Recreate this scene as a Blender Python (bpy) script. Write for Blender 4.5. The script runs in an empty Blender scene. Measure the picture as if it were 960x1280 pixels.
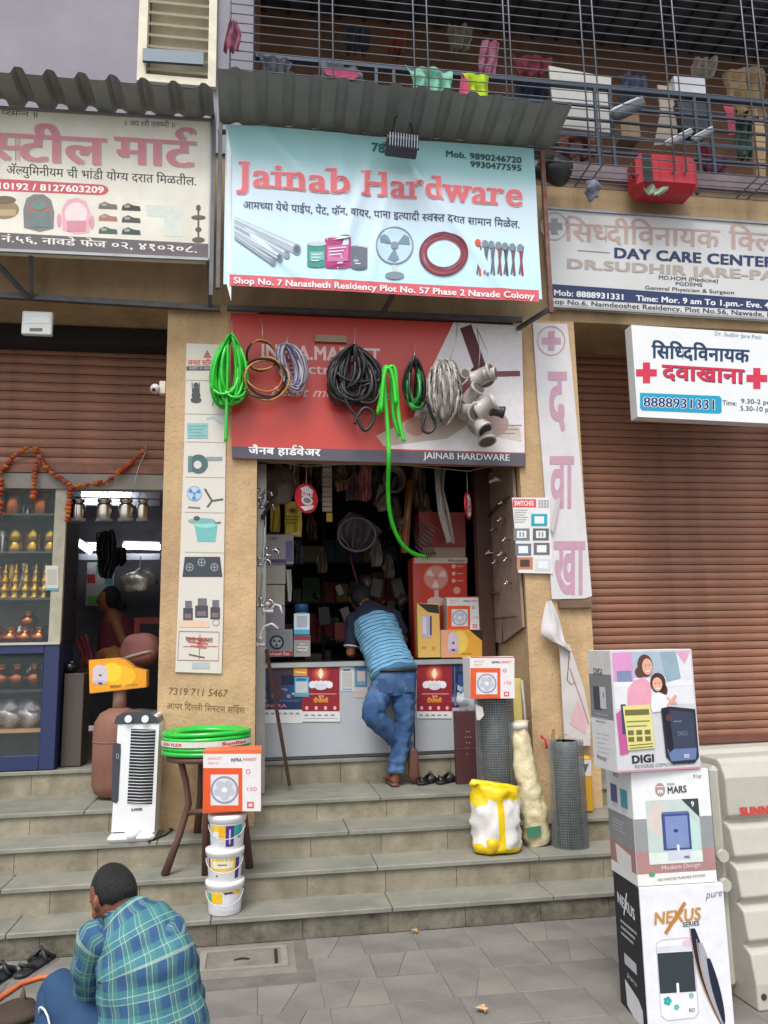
import bpy, bmesh, math, random
from mathutils import Vector as V, Matrix, noise
R = math.radians; PI = math.pi
rnd = random.Random(7)
scn = bpy.context.scene
col = scn.collection
# ------------------------------------------------------------------ camera
FP, YC, ZC = 1000.0, -6.37, 1.62
_p, _r, _y = R(9.496), R(-1.086), R(8.92)
_f = V((math.sin(_y)*math.cos(_p), math.cos(_y)*math.cos(_p), math.sin(_p)))
_ri = V((math.cos(_y), -math.sin(_y), 0)); _u = _ri.cross(_f)
_r2 = _ri*math.cos(_r)+_u*math.sin(_r); _u2 = -_ri*math.sin(_r)+_u*math.cos(_r)
CAM = V((0, YC, ZC))
cd = bpy.data.cameras.new('camera'); cam = bpy.data.objects.new('camera', cd); col.objects.link(cam)
cd.sensor_fit = 'VERTICAL'; cd.sensor_height = 36; cd.lens = 36*FP/1280; cd.clip_start = .05; cd.clip_end = 2000
m = Matrix((_r2, _u2, -_f)).transposed().to_4x4(); m.translation = CAM; cam.matrix_world = m
scn.camera = cam
# ------------------------------------------------------------------ light
w = bpy.data.worlds.new('World'); scn.world = w; w.use_nodes = True
nt = w.node_tree; nt.nodes.clear()
sky = nt.nodes.new('ShaderNodeTexSky'); sky.sky_type = 'NISHITA'; sky.sun_disc = False
SUN_EL, SUN_AZ = R(58), R(200)
sky.sun_elevation = SUN_EL; sky.sun_rotation = SUN_AZ; sky.air_density = 1.0; sky.dust_density = 3.0
hs = nt.nodes.new('ShaderNodeHueSaturation'); hs.inputs['Saturation'].default_value = .3
bg = nt.nodes.new('ShaderNodeBackground'); bg.inputs[1].default_value = .15
wo = nt.nodes.new('ShaderNodeOutputWorld')
nt.links.new(sky.outputs[0], hs.inputs['Color']); nt.links.new(hs.outputs[0], bg.inputs[0]); nt.links.new(bg.outputs[0], wo.inputs[0])
sl = bpy.data.lights.new('sun', 'SUN'); sl.energy = 1.35; sl.angle = R(22); sl.color = (1, .965, .91)
so = bpy.data.objects.new('sun', sl); col.objects.link(so)
sd = V((math.sin(SUN_AZ)*math.cos(SUN_EL), math.cos(SUN_AZ)*math.cos(SUN_EL), math.sin(SUN_EL)))
so.rotation_euler = sd.to_track_quat('Z', 'Y').to_euler(); so.location = (0, -8, 12)
scn.view_settings.view_transform = 'Standard'; scn.view_settings.look = 'None'
scn.view_settings.exposure = .66; scn.view_settings.gamma = 1
# ------------------------------------------------------------------ projection helpers (photo pixel -> point at a real depth)
def _ray(x, y): return _f*FP+_r2*(x-480)-_u2*(y-640)
def W(x, y, Y):
    d = _ray(x, y); return CAM+d*((Y-YC)/d.y)
def G(x, y, z):
    d = _ray(x, y); return CAM+d*((z-ZC)/d.z)
def hexc(h):
    h = h.lstrip('#'); c = [int(h[i:i+2], 16)/255 for i in (0, 2, 4)]
    return tuple((v/12.92 if v <= .04045 else ((v+.055)/1.055)**2.4) for v in c)
# ------------------------------------------------------------------ materials
_mc = {}
def M(h, rough=.6, metal=0, var=.12, sc=6., bump=0., bs=60., dirt=0., dc='4a4034', ds=2.5, emit=0, obv=0., alpha=1, trans=0, stretch=None, spec=.5, key='', speck=0, streak=0):
    k = (h, rough, metal, var, sc, bump, bs, dirt, dc, ds, emit, obv, alpha, trans, stretch, spec, key, speck, streak)
    if k in _mc: return _mc[k]
    mt = bpy.data.materials.new('mat_'+h+key); mt.use_nodes = True; n = mt.node_tree; N = n.nodes; L = n.links
    b = N['Principled BSDF']; c = hexc(h)
    b.inputs['Roughness'].default_value = rough; b.inputs['Metallic'].default_value = metal
    b.inputs['Specular IOR Level'].default_value = spec
    tc = N.new('ShaderNodeTexCoord'); out = tc.outputs['Object']
    if stretch:
        mp = N.new('ShaderNodeMapping'); mp.inputs['Scale'].default_value = stretch; L.new(out, mp.inputs[0]); out = mp.outputs[0]
    nz = N.new('ShaderNodeTexNoise'); nz.inputs['Scale'].default_value = sc; nz.inputs['Detail'].default_value = 5; L.new(out, nz.inputs[0])
    mr = N.new('ShaderNodeMapRange'); mr.inputs[1].default_value = .3; mr.inputs[2].default_value = .7; mr.inputs[3].default_value = 1-var; mr.inputs[4].default_value = 1+var
    L.new(nz.outputs[0], mr.inputs[0]); val = mr.outputs[0]
    if obv:
        oi = N.new('ShaderNodeObjectInfo'); m2 = N.new('ShaderNodeMapRange'); m2.inputs[3].default_value = 1-obv; m2.inputs[4].default_value = 1+obv
        L.new(oi.outputs['Random'], m2.inputs[0]); mu = N.new('ShaderNodeMath'); mu.operation = 'MULTIPLY'; L.new(val, mu.inputs[0]); L.new(m2.outputs[0], mu.inputs[1]); val = mu.outputs[0]
    vm = N.new('ShaderNodeVectorMath'); vm.operation = 'SCALE'; vm.inputs[0].default_value = c; L.new(val, vm.inputs['Scale']); cur = vm.outputs[0]
    if dirt:
        n2 = N.new('ShaderNodeTexNoise'); n2.inputs['Scale'].default_value = ds; n2.inputs['Detail'].default_value = 8; n2.inputs['Roughness'].default_value = .7; L.new(out, n2.inputs[0])
        r2 = N.new('ShaderNodeMapRange'); r2.inputs[1].default_value = .42; r2.inputs[2].default_value = .72; r2.inputs[3].default_value = 0; r2.inputs[4].default_value = dirt; L.new(n2.outputs[0], r2.inputs[0])
        mx = N.new('ShaderNodeMix'); mx.data_type = 'RGBA'; L.new(r2.outputs[0], mx.inputs[0]); L.new(cur, mx.inputs[6]); mx.inputs[7].default_value = (*hexc(dc), 1); cur = mx.outputs[2]
    for on_, scl, lo, hi, st in ((speck, 55, .66, .70, (1, 1, 1)), (streak, 5, .5, .8, (1, 1, .12))):
        if on_:
            mp = N.new('ShaderNodeMapping'); mp.inputs['Scale'].default_value = st; L.new(tc.outputs['Object'], mp.inputs[0])
            n4 = N.new('ShaderNodeTexNoise'); n4.inputs['Scale'].default_value = scl; n4.inputs['Detail'].default_value = 3; L.new(mp.outputs[0], n4.inputs[0])
            r4 = N.new('ShaderNodeMapRange'); r4.inputs[1].default_value = lo; r4.inputs[2].default_value = hi; r4.inputs[3].default_value = 0; r4.inputs[4].default_value = on_; L.new(n4.outputs[0], r4.inputs[0])
            x4 = N.new('ShaderNodeMix'); x4.data_type = 'RGBA'; L.new(r4.outputs[0], x4.inputs[0]); L.new(cur, x4.inputs[6]); x4.inputs[7].default_value = (*hexc(dc), 1); cur = x4.outputs[2]
    L.new(cur, b.inputs['Base Color'])
    if bump:
        n3 = N.new('ShaderNodeTexNoise'); n3.inputs['Scale'].default_value = bs; n3.inputs['Detail'].default_value = 4; L.new(out, n3.inputs[0])
        bp = N.new('ShaderNodeBump'); bp.inputs['Strength'].default_value = bump; bp.inputs['Distance'].default_value = .01; L.new(n3.outputs[0], bp.inputs['Height']); L.new(bp.outputs[0], b.inputs['Normal'])
    if emit: b.inputs['Emission Color'].default_value = (*c, 1); b.inputs['Emission Strength'].default_value = emit
    if alpha < 1: b.inputs['Alpha'].default_value = alpha
    if trans: b.inputs['Transmission Weight'].default_value = trans
    _mc[k] = mt; return mt
def lt(h, f): return ''.join('%02x' % min(255, int(int(h[i:i+2], 16)*f)) for i in (0, 2, 4))
def ink(h): return M(h, rough=.5, var=.05, sc=20, spec=.3)
# ------------------------------------------------------------------ mesh builder
class B:
    def __init__(s, mat=None):
        s.v = []; s.f = []; s.mi = []; s.sm = []; s.mats = []; s.uv = {}; s.cur = 0
        if mat: s.use(mat)
    def use(s, mat):
        if mat not in s.mats: s.mats.append(mat)
        s.cur = s.mats.index(mat); return s
    def add(s, vs, fs, smooth=False):
        o = len(s.v); s.v += [V(v) for v in vs]
        for f in fs: s.f.append([o+i for i in f]); s.mi.append(s.cur); s.sm.append(smooth)
        return o
    def box(s, x0, x1, y0, y1, z0, z1, mtx=None, bev=0):
        x0, x1 = min(x0, x1), max(x0, x1); y0, y1 = min(y0, y1), max(y0, y1); z0, z1 = min(z0, z1), max(z0, z1)
        if bev:
            e = min(bev, (x1-x0)*.45, (y1-y0)*.45, (z1-z0)*.45)
            bm = bmesh.new(); r = bmesh.ops.create_cube(bm, size=1)
            for v in bm.verts: v.co = V(((x0+x1)/2+v.co.x*(x1-x0), (y0+y1)/2+v.co.y*(y1-y0), (z0+z1)/2+v.co.z*(z1-z0)))
            bmesh.ops.bevel(bm, geom=bm.edges[:], offset=e, segments=1, affect='EDGES')
            bm.verts.index_update(); vs = [v.co.copy() for v in bm.verts]; fs = [[v.index for v in f.verts] for f in bm.faces]; bm.free()
        else:
            vs = [V((x, y, z)) for z in (z0, z1) for y in (y0, y1) for x in (x0, x1)]
            fs = [(0, 2, 3, 1), (4, 5, 7, 6), (0, 1, 5, 4), (2, 6, 7, 3), (0, 4, 6, 2), (1, 3, 7, 5)]
        if mtx: vs = [mtx @ v for v in vs]
        s.add(vs, fs); return s
    def poly(s, pts, smooth=False): s.add(pts, [list(range(len(pts)))], smooth); return s
    def prism(s, pts, d):
        n = len(pts); d = V(d); a = [V(p) for p in pts]
        s.add(a+[p+d for p in a], [list(range(n))[::-1], list(range(n, 2*n))]+[[i, (i+1) % n, n+(i+1) % n, n+i] for i in range(n)]); return s
    def tube(s, pts, r, n=8, closed=False, smooth=True):
        pts = [V(p) for p in pts]; m_ = len(pts); rr = r if isinstance(r, (list, tuple)) else [r]*m_
        vs = []; up = None
        for i, p in enumerate(pts):
            if closed: t = pts[(i+1) % m_]-pts[i-1]
            else: t = pts[min(i+1, m_-1)]-pts[max(i-1, 0)]
            t = t.normalized() if t.length > 1e-9 else V((0, 0, 1))
            if up is None: up = t.orthogonal().normalized()
            up = (up-t*up.dot(t)); up = up.normalized() if up.length > 1e-6 else t.orthogonal().normalized()
            b = t.cross(up)
            vs += [p+(up*math.cos(2*PI*k/n)+b*math.sin(2*PI*k/n))*rr[i] for k in range(n)]
        fs = [[i*n+k, i*n+(k+1) % n, ((i+1) % m_)*n+(k+1) % n, ((i+1) % m_)*n+k] for i in range(m_ if closed else m_-1) for k in range(n)]
        o = s.add(vs, fs, smooth)
        if not closed: s.f += [[o+k for k in range(n)][::-1], [o+(m_-1)*n+k for k in range(n)]]; s.mi += [s.cur]*2; s.sm += [False]*2
        return s
    def lathe(s, prof, c=(0, 0, 0), n=20, axis='Z', smooth=True, mtx=None):
        vs = []
        for r, h in prof:
            for k in range(n):
                a = 2*PI*k/n; p = V((r*math.cos(a), r*math.sin(a), h))
                if axis == 'Y': p = V((p.x, p.z, p.y))
                if axis == 'X': p = V((p.z, p.x, p.y))
                vs.append((mtx @ p if mtx else p)+V(c))
        m_ = len(prof)
        fs = [[i*n+k, i*n+(k+1) % n, (i+1)*n+(k+1) % n, (i+1)*n+k] for i in range(m_-1) for k in range(n)]
        o = s.add(vs, fs, smooth)
        s.f += [[o+k for k in range(n)][::-1], [o+(m_-1)*n+k for k in range(n)]]; s.mi += [s.cur]*2; s.sm += [False]*2
        return s
    def loft(s, rings, n=24, cap=True, fold=0, fs_=9., seed=0):
        # rings: (centre, axis_a vector, axis_b vector); a superellipse-free loft with uv (u around, v along)
        vs = []; uv = []; L = 0; pc = None
        for i, (c, a, b) in enumerate(rings):
            c, a, b = V(c), V(a), V(b)
            if pc is not None: L += (c-pc).length
            pc = c
            for k in range(n+1):
                t = 2*PI*k/n; d = a*math.cos(t)+b*math.sin(t); p = c+d
                if fold:
                    q = p*fs_+V((seed, 0, 0)); kk = k % n
                    if k == n: p = vs[i*(n+1)].copy()
                    else: p = p+d.normalized()*fold*noise.noise(V((q.x, q.y, q.z*1.7)))
                vs.append(p); uv.append((k/n, L))
        m_ = len(rings); fs = [[i*(n+1)+k, i*(n+1)+k+1, (i+1)*(n+1)+k+1, (i+1)*(n+1)+k] for i in range(m_-1) for k in range(n)]
        o = s.add(vs, fs, True)
        for i, u in enumerate(uv): s.uv[o+i] = u
        if cap:
            s.f += [[o+k for k in range(n)][::-1], [o+(m_-1)*(n+1)+k for k in range(n)]]; s.mi += [s.cur]*2; s.sm += [True]*2
        return s
    def ball(s, c, r, nu=12, nv=8, mtx=None):
        if not isinstance(r, (list, tuple)): r = (r, r, r)
        vs = []
        for j in range(nv+1):
            ph = PI*j/nv
            for i in range(nu):
                a = 2*PI*i/nu; p = V((r[0]*math.sin(ph)*math.cos(a), r[1]*math.sin(ph)*math.sin(a), r[2]*math.cos(ph)))
                vs.append((mtx @ p if mtx else p)+V(c))
        s.add(vs, [[j*nu+i, (j+1)*nu+i, (j+1)*nu+(i+1) % nu, j*nu+(i+1) % nu] for j in range(nv) for i in range(nu)], True); return s
    def grid(s, fn, nu, nv, smooth=True):
        vs = [fn(i/nu, j/nv) for j in range(nv+1) for i in range(nu+1)]; uv = [(i/nu, j/nv) for j in range(nv+1) for i in range(nu+1)]
        o = s.add(vs, [[j*(nu+1)+i, j*(nu+1)+i+1, (j+1)*(nu+1)+i+1, (j+1)*(nu+1)+i] for j in range(nv) for i in range(nu)], smooth)
        for i, u in enumerate(uv): s.uv[o+i] = u
        return s
    def sheet(s, fn, nu, nv, t=V((0, .004, 0))):
        s.grid(fn, nu, nv); s.grid(lambda a, b: fn(1-a, b)+V(t), nu, nv); return s
MW = {}
def _finish(me, b):
    for mt in b.mats: me.materials.append(mt)
    if not b.mats: me.materials.append(M('888888'))
    me.polygons.foreach_set('material_index', b.mi); me.polygons.foreach_set('use_smooth', b.sm)
    if b.uv:
        ul = me.uv_layers.new(name='UVMap'); 
        for lp in me.loops: ul.data[lp.index].uv = b.uv.get(lp.vertex_index, (0, 0))
    me.update()
def obj(name, b, parent=None, world=True, kind=None, base=True, fix=True):
    vs = b.v
    if parent is not None:
        if world: inv = MW[parent.name].inverted(); vs = [inv @ v for v in vs]
        mw = MW[parent.name].copy()
    else:
        if base and vs:
            lo = V([min(v[i] for v in vs) for i in range(3)]); hi = V([max(v[i] for v in vs) for i in range(3)])
            o = V(((lo.x+hi.x)/2, (lo.y+hi.y)/2, lo.z))
        else: o = V((0, 0, 0))
        vs = [v-o for v in vs]; mw = Matrix.Translation(o)
    me = bpy.data.meshes.new(name); me.from_pydata([tuple(v) for v in vs], [], b.f); _finish(me, b)
    if fix:
        bm = bmesh.new(); bm.from_mesh(me); bmesh.ops.recalc_face_normals(bm, faces=bm.faces); bm.to_mesh(me); bm.free()
    ob = bpy.data.objects.new(name, me); col.objects.link(ob)
    if parent is not None: ob.parent = parent
    else: ob.location = mw.translation
    if kind: ob['kind'] = kind
    MW[ob.name] = mw; return ob
def tag(o, label, cat, group=None):
    o['label'] = label; o['category'] = cat
    if group: o['group'] = group
    return o
def thing(name, label, cat, loc=(0, 0, 0), rz=0, group=None, kind=None):
    o = bpy.data.objects.new(name, None); col.objects.link(o); o.location = loc; o.rotation_euler = (0, 0, rz); o.empty_display_size = .1
    MW[o.name] = Matrix.Translation(loc) @ Matrix.Rotation(rz, 4, 'Z')
    if kind: o['kind'] = kind
    else: tag(o, label, cat, group)
    return o
def inst(name, me, loc, parent=None, rot=(0, 0, 0), scale=(1, 1, 1)):
    o = bpy.data.objects.new(name, me); col.objects.link(o)
    loc = V(loc)
    if parent is not None: o.parent = parent; loc = MW[parent.name].inverted() @ loc
    o.location = loc; o.rotation_euler = rot; o.scale = scale; return o
def dup(root, loc, label, rz=None):
    r = root.copy(); col.objects.link(r); r.location = loc; r['label'] = label
    if rz is not None: r.rotation_euler = (0, 0, rz)
    for ch in list(root.children):
        c = ch.copy(); col.objects.link(c); c.parent = r
        for g in ch.children:
            d = g.copy(); col.objects.link(d); d.parent = c
    return r
# ------------------------------------------------------------------ lettering
_fc = bpy.data.curves.new('type', 'FONT'); _fo = bpy.data.objects.new('type', _fc); col.objects.link(_fo); _fc.resolution_u = 3
_gl = {}
def _tm(body, bold):
    _fc.body = body; _fc.offset = bold; dg = bpy.context.evaluated_depsgraph_get(); dg.update()
    e = _fo.evaluated_get(dg); me = e.to_mesh()
    r = ([(v.co.x, v.co.y) for v in me.vertices], [list(p.vertices) for p in me.polygons]); e.to_mesh_clear(); return r
def glyph(ch, bold, half=False):
    k = (ch, bold, half)
    if k in _gl: return _gl[k]
    ref = _gl.get(('ref', bold))
    if ref is None: ref = _gl[('ref', bold)] = max(x for x, y in _tm('    |', bold)[0])
    adv = max(x for x, y in _tm(ch+'    |', bold)[0])-ref
    vs, fs = _tm(ch, bold) if not ch.isspace() else ([], [])
    if half:
        cut = adv-.155-(.04 if ch in 'कफ' else 0)
        bm = bmesh.new(); bv = [bm.verts.new((x, y, 0)) for x, y in vs]
        for f in fs:
            try: bm.faces.new([bv[i] for i in f])
            except ValueError: pass
        bmesh.ops.bisect_plane(bm, geom=bm.verts[:]+bm.edges[:]+bm.faces[:], plane_co=(cut, 0, 0), plane_no=(1, 0, 0), clear_outer=True)
        bm.verts.index_update(); vs = [(v.co.x, v.co.y) for v in bm.verts]; fs = [[v.index for v in f.verts] for f in bm.faces]; bm.free(); adv = cut
    _gl[k] = (vs, fs, adv); return _gl[k]
CONS = set(chr(c) for c in range(0x915, 0x93A)); HAL = '\u094d'; MAT = set(chr(c) for c in list(range(0x93e, 0x94d))+[0x901, 0x902, 0x903, 0x945])
def tokens(s):
    out = []; i = 0
    while i < len(s):
        c = s[i]
        if c in CONS:
            cl = [c]; i += 1
            while i+1 < len(s) and s[i] == HAL and s[i+1] in CONS: cl.append(s[i+1]); i += 2
            mk = []
            while i < len(s) and s[i] in MAT: mk.append(s[i]); i += 1
            reph = len(cl) > 1 and cl[0] == 'र'
            if reph: cl = cl[1:]
            if 'ि' in mk: out.append(('ि', 0)); mk.remove('ि')
            for h in cl[:-1]: out.append((h, 1))
            out.append((cl[-1], 0))
            for q in mk: out.append((q, 0))
            if reph: out.append(('reph', 0))
        else: out.append((c, 0)); i += 1
    return out
def layout(s, bold=0., track=0.):
    x = 0; V2 = []; F2 = []
    for ch, hf in tokens(s):
        if ch == 'reph':
            pts = [(x-.16+.13*math.cos(a), .80+.13*math.sin(a)) for a in [R(250-d*22) for d in range(12)]]
            o = len(V2)
            for j, (a, b) in enumerate(pts):
                t = .035+.02*math.sin(j/11*PI)+bold; V2 += [(a-t*.5, b-t*.5), (a+t*.5, b+t*.5)]
            F2 += [[o+2*j, o+2*j+1, o+2*j+3, o+2*j+2] for j in range(11)]; continue
        vs, fs, adv = glyph(ch, bold, bool(hf)); o = len(V2)
        V2 += [(x+a, b) for a, b in vs]; F2 += [[o+i for i in f] for f in fs]; x += adv+track
    return V2, F2, max(x-track, .01)
class Dec:
    """flat print laid a fraction of a millimetre above a surface; mapf turns sheet coordinates into points"""
    def __init__(s, mapf, n, step=.0009): s.m = mapf; s.n = V(n).normalized(); s.b = B(); s.st = step
    def P(s, x, y, L): return s.m(x, y)+s.n*(s.st*L)
    def poly(s, pts, c, L=1): s.b.use(ink(c) if isinstance(c, str) else c); s.b.poly([s.P(x, y, L) for x, y in pts]); return s
    def rect(s, x0, y0, x1, y1, c, L=1): return s.poly([(x0, y0), (x1, y0), (x1, y1), (x0, y1)], c, L)
    def ell(s, x, y, rx, ry, c, L=1, n=20, a0=0, a1=360): return s.poly([(x+rx*math.cos(R(a0+(a1-a0)*k/n)), y+ry*math.sin(R(a0+(a1-a0)*k/n))) for k in range(n+(a1-a0 < 360))], c, L)
    def line(s, pts, w, c, L=1, closed=False):
        s.b.use(ink(c) if isinstance(c, str) else c); n = len(pts); a = []
        for i, (x, y) in enumerate(pts):
            q0 = pts[i-1] if (i or closed) else pts[i]; q1 = pts[(i+1) % n] if (i < n-1 or closed) else pts[i]
            dx, dy = q1[0]-q0[0], q1[1]-q0[1]; l = math.hypot(dx, dy) or 1; a += [s.P(x-dy/l*w/2, y+dx/l*w/2, L), s.P(x+dy/l*w/2, y-dx/l*w/2, L)]
        k = n if closed else n-1
        s.b.add(a, [[2*i, 2*i+1, (2*i+3) % (2*n), (2*i+2) % (2*n)] for i in range(k)]); return s
    def ring(s, x, y, rx, ry, w, c, L=1, n=24): return s.line([(x+rx*math.cos(2*PI*k/n), y+ry*math.sin(2*PI*k/n)) for k in range(n)], w, c, L, True)
    def text(s, t, a, b, h, c, L=2, bold=0., track=0., sh=0., vert=None):
        bo = max(0, bold); s.b.use(ink(c) if isinstance(c, str) else c); v2, f2, wd = layout(t, 0, track+bo*.7); k = h/.7; ux, uy = (b[0]-a[0])/wd, (b[1]-a[1])/wd
        vx, vy = vert if vert else (0, -1)
        cp = [(0, 0)] if bo < .008 else ([(-bo, 0), (bo, 0)] if bo < .028 else [(-bo, -bo*.6), (bo, bo*.6), (-bo, bo*.6), (bo, -bo*.6)])
        if bo > .036: cp += [(0, 0)]
        for j, (ox, oy) in enumerate(cp): s.b.add([s.P(a[0]+ux*(x+ox+sh*y)+vx*(y+oy)*k, a[1]+uy*(x+ox+sh*y)+vy*(y+oy)*k, L+j*.11) for x, y in v2], f2)
        return s
    def cross(s, x, y, r, w, c, L=1): s.rect(x-r, y-w, x+r, y+w, c, L); s.rect(x-w, y-r, x+w, y+r, c, L+.3); return s
    def fan(s, x, y, r, c1, c2, L=1, n=3, ring='8a8f98'):
        s.ell(x, y, r, r, c1, L); s.ring(x, y, r, r, r*.07, ring, L+1)
        for k in range(n):
            a = R(90+k*360/n); ca, sa = math.cos(a), math.sin(a)
            s.poly([(x+r*(.15*ca), y+r*.15*sa), (x+r*(.75*ca-.38*sa), y+r*(.75*sa+.38*ca)), (x+r*(.9*ca), y+r*.9*sa), (x+r*(.75*ca+.25*sa), y+r*(.75*sa-.25*ca))], c2, L+1)
        s.ell(x, y, r*.2, r*.2, ring, L+2); return s
    def lines(s, x0, y0, x1, n, dy, w, c, L=1):
        for k in range(n): s.rect(x0, y0+k*dy, x1-(x1-x0)*(.25*((k*7) % 3)/2), y0+k*dy+w, c, L)
        return s
    def done(s, parent, name='printed_graphics'): return obj(name, s.b, parent, fix=False)
def smooth(pts, k=5):
    P_ = [V(p) for p in pts]; o = []
    for i in range(len(P_)-1):
        p0, p1, p2, p3 = P_[max(i-1, 0)], P_[i], P_[i+1], P_[min(i+2, len(P_)-1)]
        for j in range(k):
            t = j/k; o.append(.5*((2*p1)+(p2-p0)*t+(2*p0-5*p1+4*p2-p3)*t*t+(3*p1-p0-3*p2+p3)*t**3))
    return o+[P_[-1]]
def pixdec(Y): return Dec(lambda x, y: W(x, y, Y), (0, -1, 0))
def facedec(o, u, v, w, h):
    o, u, v = V(o), V(u), V(v); return Dec(lambda x, y: o+u*(x/w)+v*(y/h), v.cross(u))
def pbox(x0, y0, x1, y1, Y, dep, mat, bev=.003):
    a = W(x0, y1, Y); c = W(x1, y0, Y); xm0 = (W(x0, y0, Y).x+a.x)/2; xm1 = (c.x+W(x1, y1, Y).x)/2
    z1 = (W(x0, y0, Y).z+c.z)/2; z0 = (a.z+W(x1, y1, Y).z)/2
    return B(mat).box(xm0, xm1, Y, Y+dep, z0, z1, bev=bev), (xm0, xm1, z0, z1)
# ------------------------------------------------------------------ common materials
YP, YB = -.68, -1.05
m_plaster = M('c0a27a', rough=.85, var=.1, sc=3, bump=.5, bs=45, dirt=.4, dc='80654a', ds=5, speck=.6, streak=.3)
m_beam = M('ab9270', rough=.85, var=.1, sc=2, bump=.4, bs=40, dirt=.55, dc='6f5a42', ds=3, stretch=(1, 1, .35), speck=.5, streak=.5)
m_tread = M('7b7c74', rough=.6, var=.16, sc=2.5, bump=.25, bs=30, dirt=.75, dc='918b7c', ds=5, obv=.07, speck=.45)
m_riser = M('918a77', rough=.75, var=.16, sc=5, bump=.35, bs=40, dirt=.75, dc='625b48', ds=4.5, obv=.09, streak=.7, speck=.4)
m_riser0 = M('777264', rough=.85, var=.2, sc=5, bump=.5, bs=30, dirt=.95, dc='3f3c33', ds=9, obv=.06, streak=.7, speck=.6)
m_pave = M('6e6b67', rough=.85, var=.13, sc=3, bump=.4, bs=70, dirt=.7, dc='85807a', ds=2, obv=.04, speck=.5, key='a')
m_pave2 = M('75726d', rough=.85, var=.13, sc=3, bump=.4, bs=70, dirt=.7, dc='888078', ds=2, obv=.04, speck=.5, key='b')
m_steel = M('5a5d60', rough=.5, metal=.4, var=.2, sc=10, dirt=.5, dc='53392a', ds=8)
m_rust = M('6b4438', rough=.8, var=.25, sc=14, dirt=.5, dc='8d7a70', ds=10)
m_tin = M('8a8e8a', rough=.55, metal=.25, var=.12, sc=2, dirt=.4, dc='565850', ds=4)
m_lav = M('8c8993', rough=.9, var=.08, sc=2, bump=.25, bs=60, dirt=.3, dc='77707c', ds=3)
m_cream = M('dcd5c0', rough=.7, var=.08, dirt=.4, dc='a39a82', ds=5)
m_dark = M('241f1e', rough=.9, var=.2)
m_black = M('161618', rough=.5)
m_shut = M('93654f', rough=.5, metal=.1, var=.12, sc=4, dirt=.5, dc='50382e', ds=5, obv=.07, stretch=(.5, 1, 3), streak=.35, speck=.3)
m_white = M('e4e4e2', rough=.5, var=.04)
m_alum = M('b4b7ba', rough=.35, metal=.7, var=.08)
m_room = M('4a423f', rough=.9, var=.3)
# ------------------------------------------------------------------ ground and pavement
obj('ground', B(M('6d6a66', rough=.9, var=.15, sc=.5, dirt=.3)).poly([(-400, -400, -.03), (400, -400, -.03), (400, 400, -.03), (-400, 400, -.03)]), kind='structure', base=False)
pv = obj('pavement', B(M('67645e', rough=.95, var=.2, sc=8)).box(-4, 6, -5.6, -1.49, -.025, -.0035), kind='structure', base=False)
def paver_mesh(k):
    b = B(m_pave if k != 1 else m_pave2); s = .1497; h = .012
    if k == 0: b.box(-s, s, -s, s, -.012, 0, bev=.003)
    else:
        mm = [m_pave, m_pave2] if k == 1 else [m_pave2, m_pave]
        for q, (a, c) in enumerate((((-s, -s), (.02, s)), ((-.02, -s), (s, s)))):
            b.use(mm[q]); x0 = -s if q == 0 else -.002
            sh = .05
            if q == 0: pts = [(-s, -s), (-sh, -s), (sh-.004, s), (-s, s)]
            else: pts = [(-sh+.004, -s), (s, -s), (s, s), (sh, s)]
            b.prism([V((x, y, -.012)) for x, y in pts], (0, 0, .012))
    o = obj('paver', b, pv, world=False); return o
pm = [paver_mesh(k) for k in range(3)]; first = {0, 1, 2}; hole = (-.29, .15, -1.88, -1.60)
n_ = 0
for j in range(10):
    for i in range(20):
        x = -2.3+i*.302+j*.02; y = -1.665-j*.302; k = rnd.choice((0, 1, 2, 0, 0, 0))
        if y > -1.99 and -.44 < x < .3: continue
        z = rnd.uniform(-.001, .001)
        if k in first: first.discard(k); o = pm[k]; o.location = MW[pv.name].inverted() @ V((x, y, z))
        else: o = inst('paver', pm[k].data, (x, y, z), pv)
        o.rotation_euler = (rnd.uniform(-.004, .004), rnd.uniform(-.004, .004), rnd.uniform(-.004, .004)+(PI if rnd.random() < .3 else 0))
b = B(M('7f7b74', rough=.9, var=.12, sc=8, bump=.4, dirt=.4)); b.box(-.40, .2, -1.97, -1.53, -.012, -.0015); obj('concrete_patch', b, pv)
b = B(M('86827a', rough=.9, var=.12, sc=8, bump=.4)); 
for q in ((-.30, -.265, -1.89, -1.6), (.125, .16, -1.89, -1.6), (-.265, .125, -1.89, -1.86), (-.265, .125, -1.63, -1.6)): b.box(*q, -.01, .008)
dc = obj('drain_frame', b, pv)
b = B(M('7b7870', rough=.9, var=.15, sc=8, bump=.5, dirt=.6)); b.box(-.255, .11, -1.852, -1.638, -.01, .003, bev=.003); b.use(m_dark).tube([(-.12, -1.76, .004), (-.08, -1.75, .008), (-.04, -1.76, .004)], .006, 6); b.box(.09, .108, -1.85, -1.64, .0035, .0045)
obj('drain_cover', b, pv)
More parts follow.
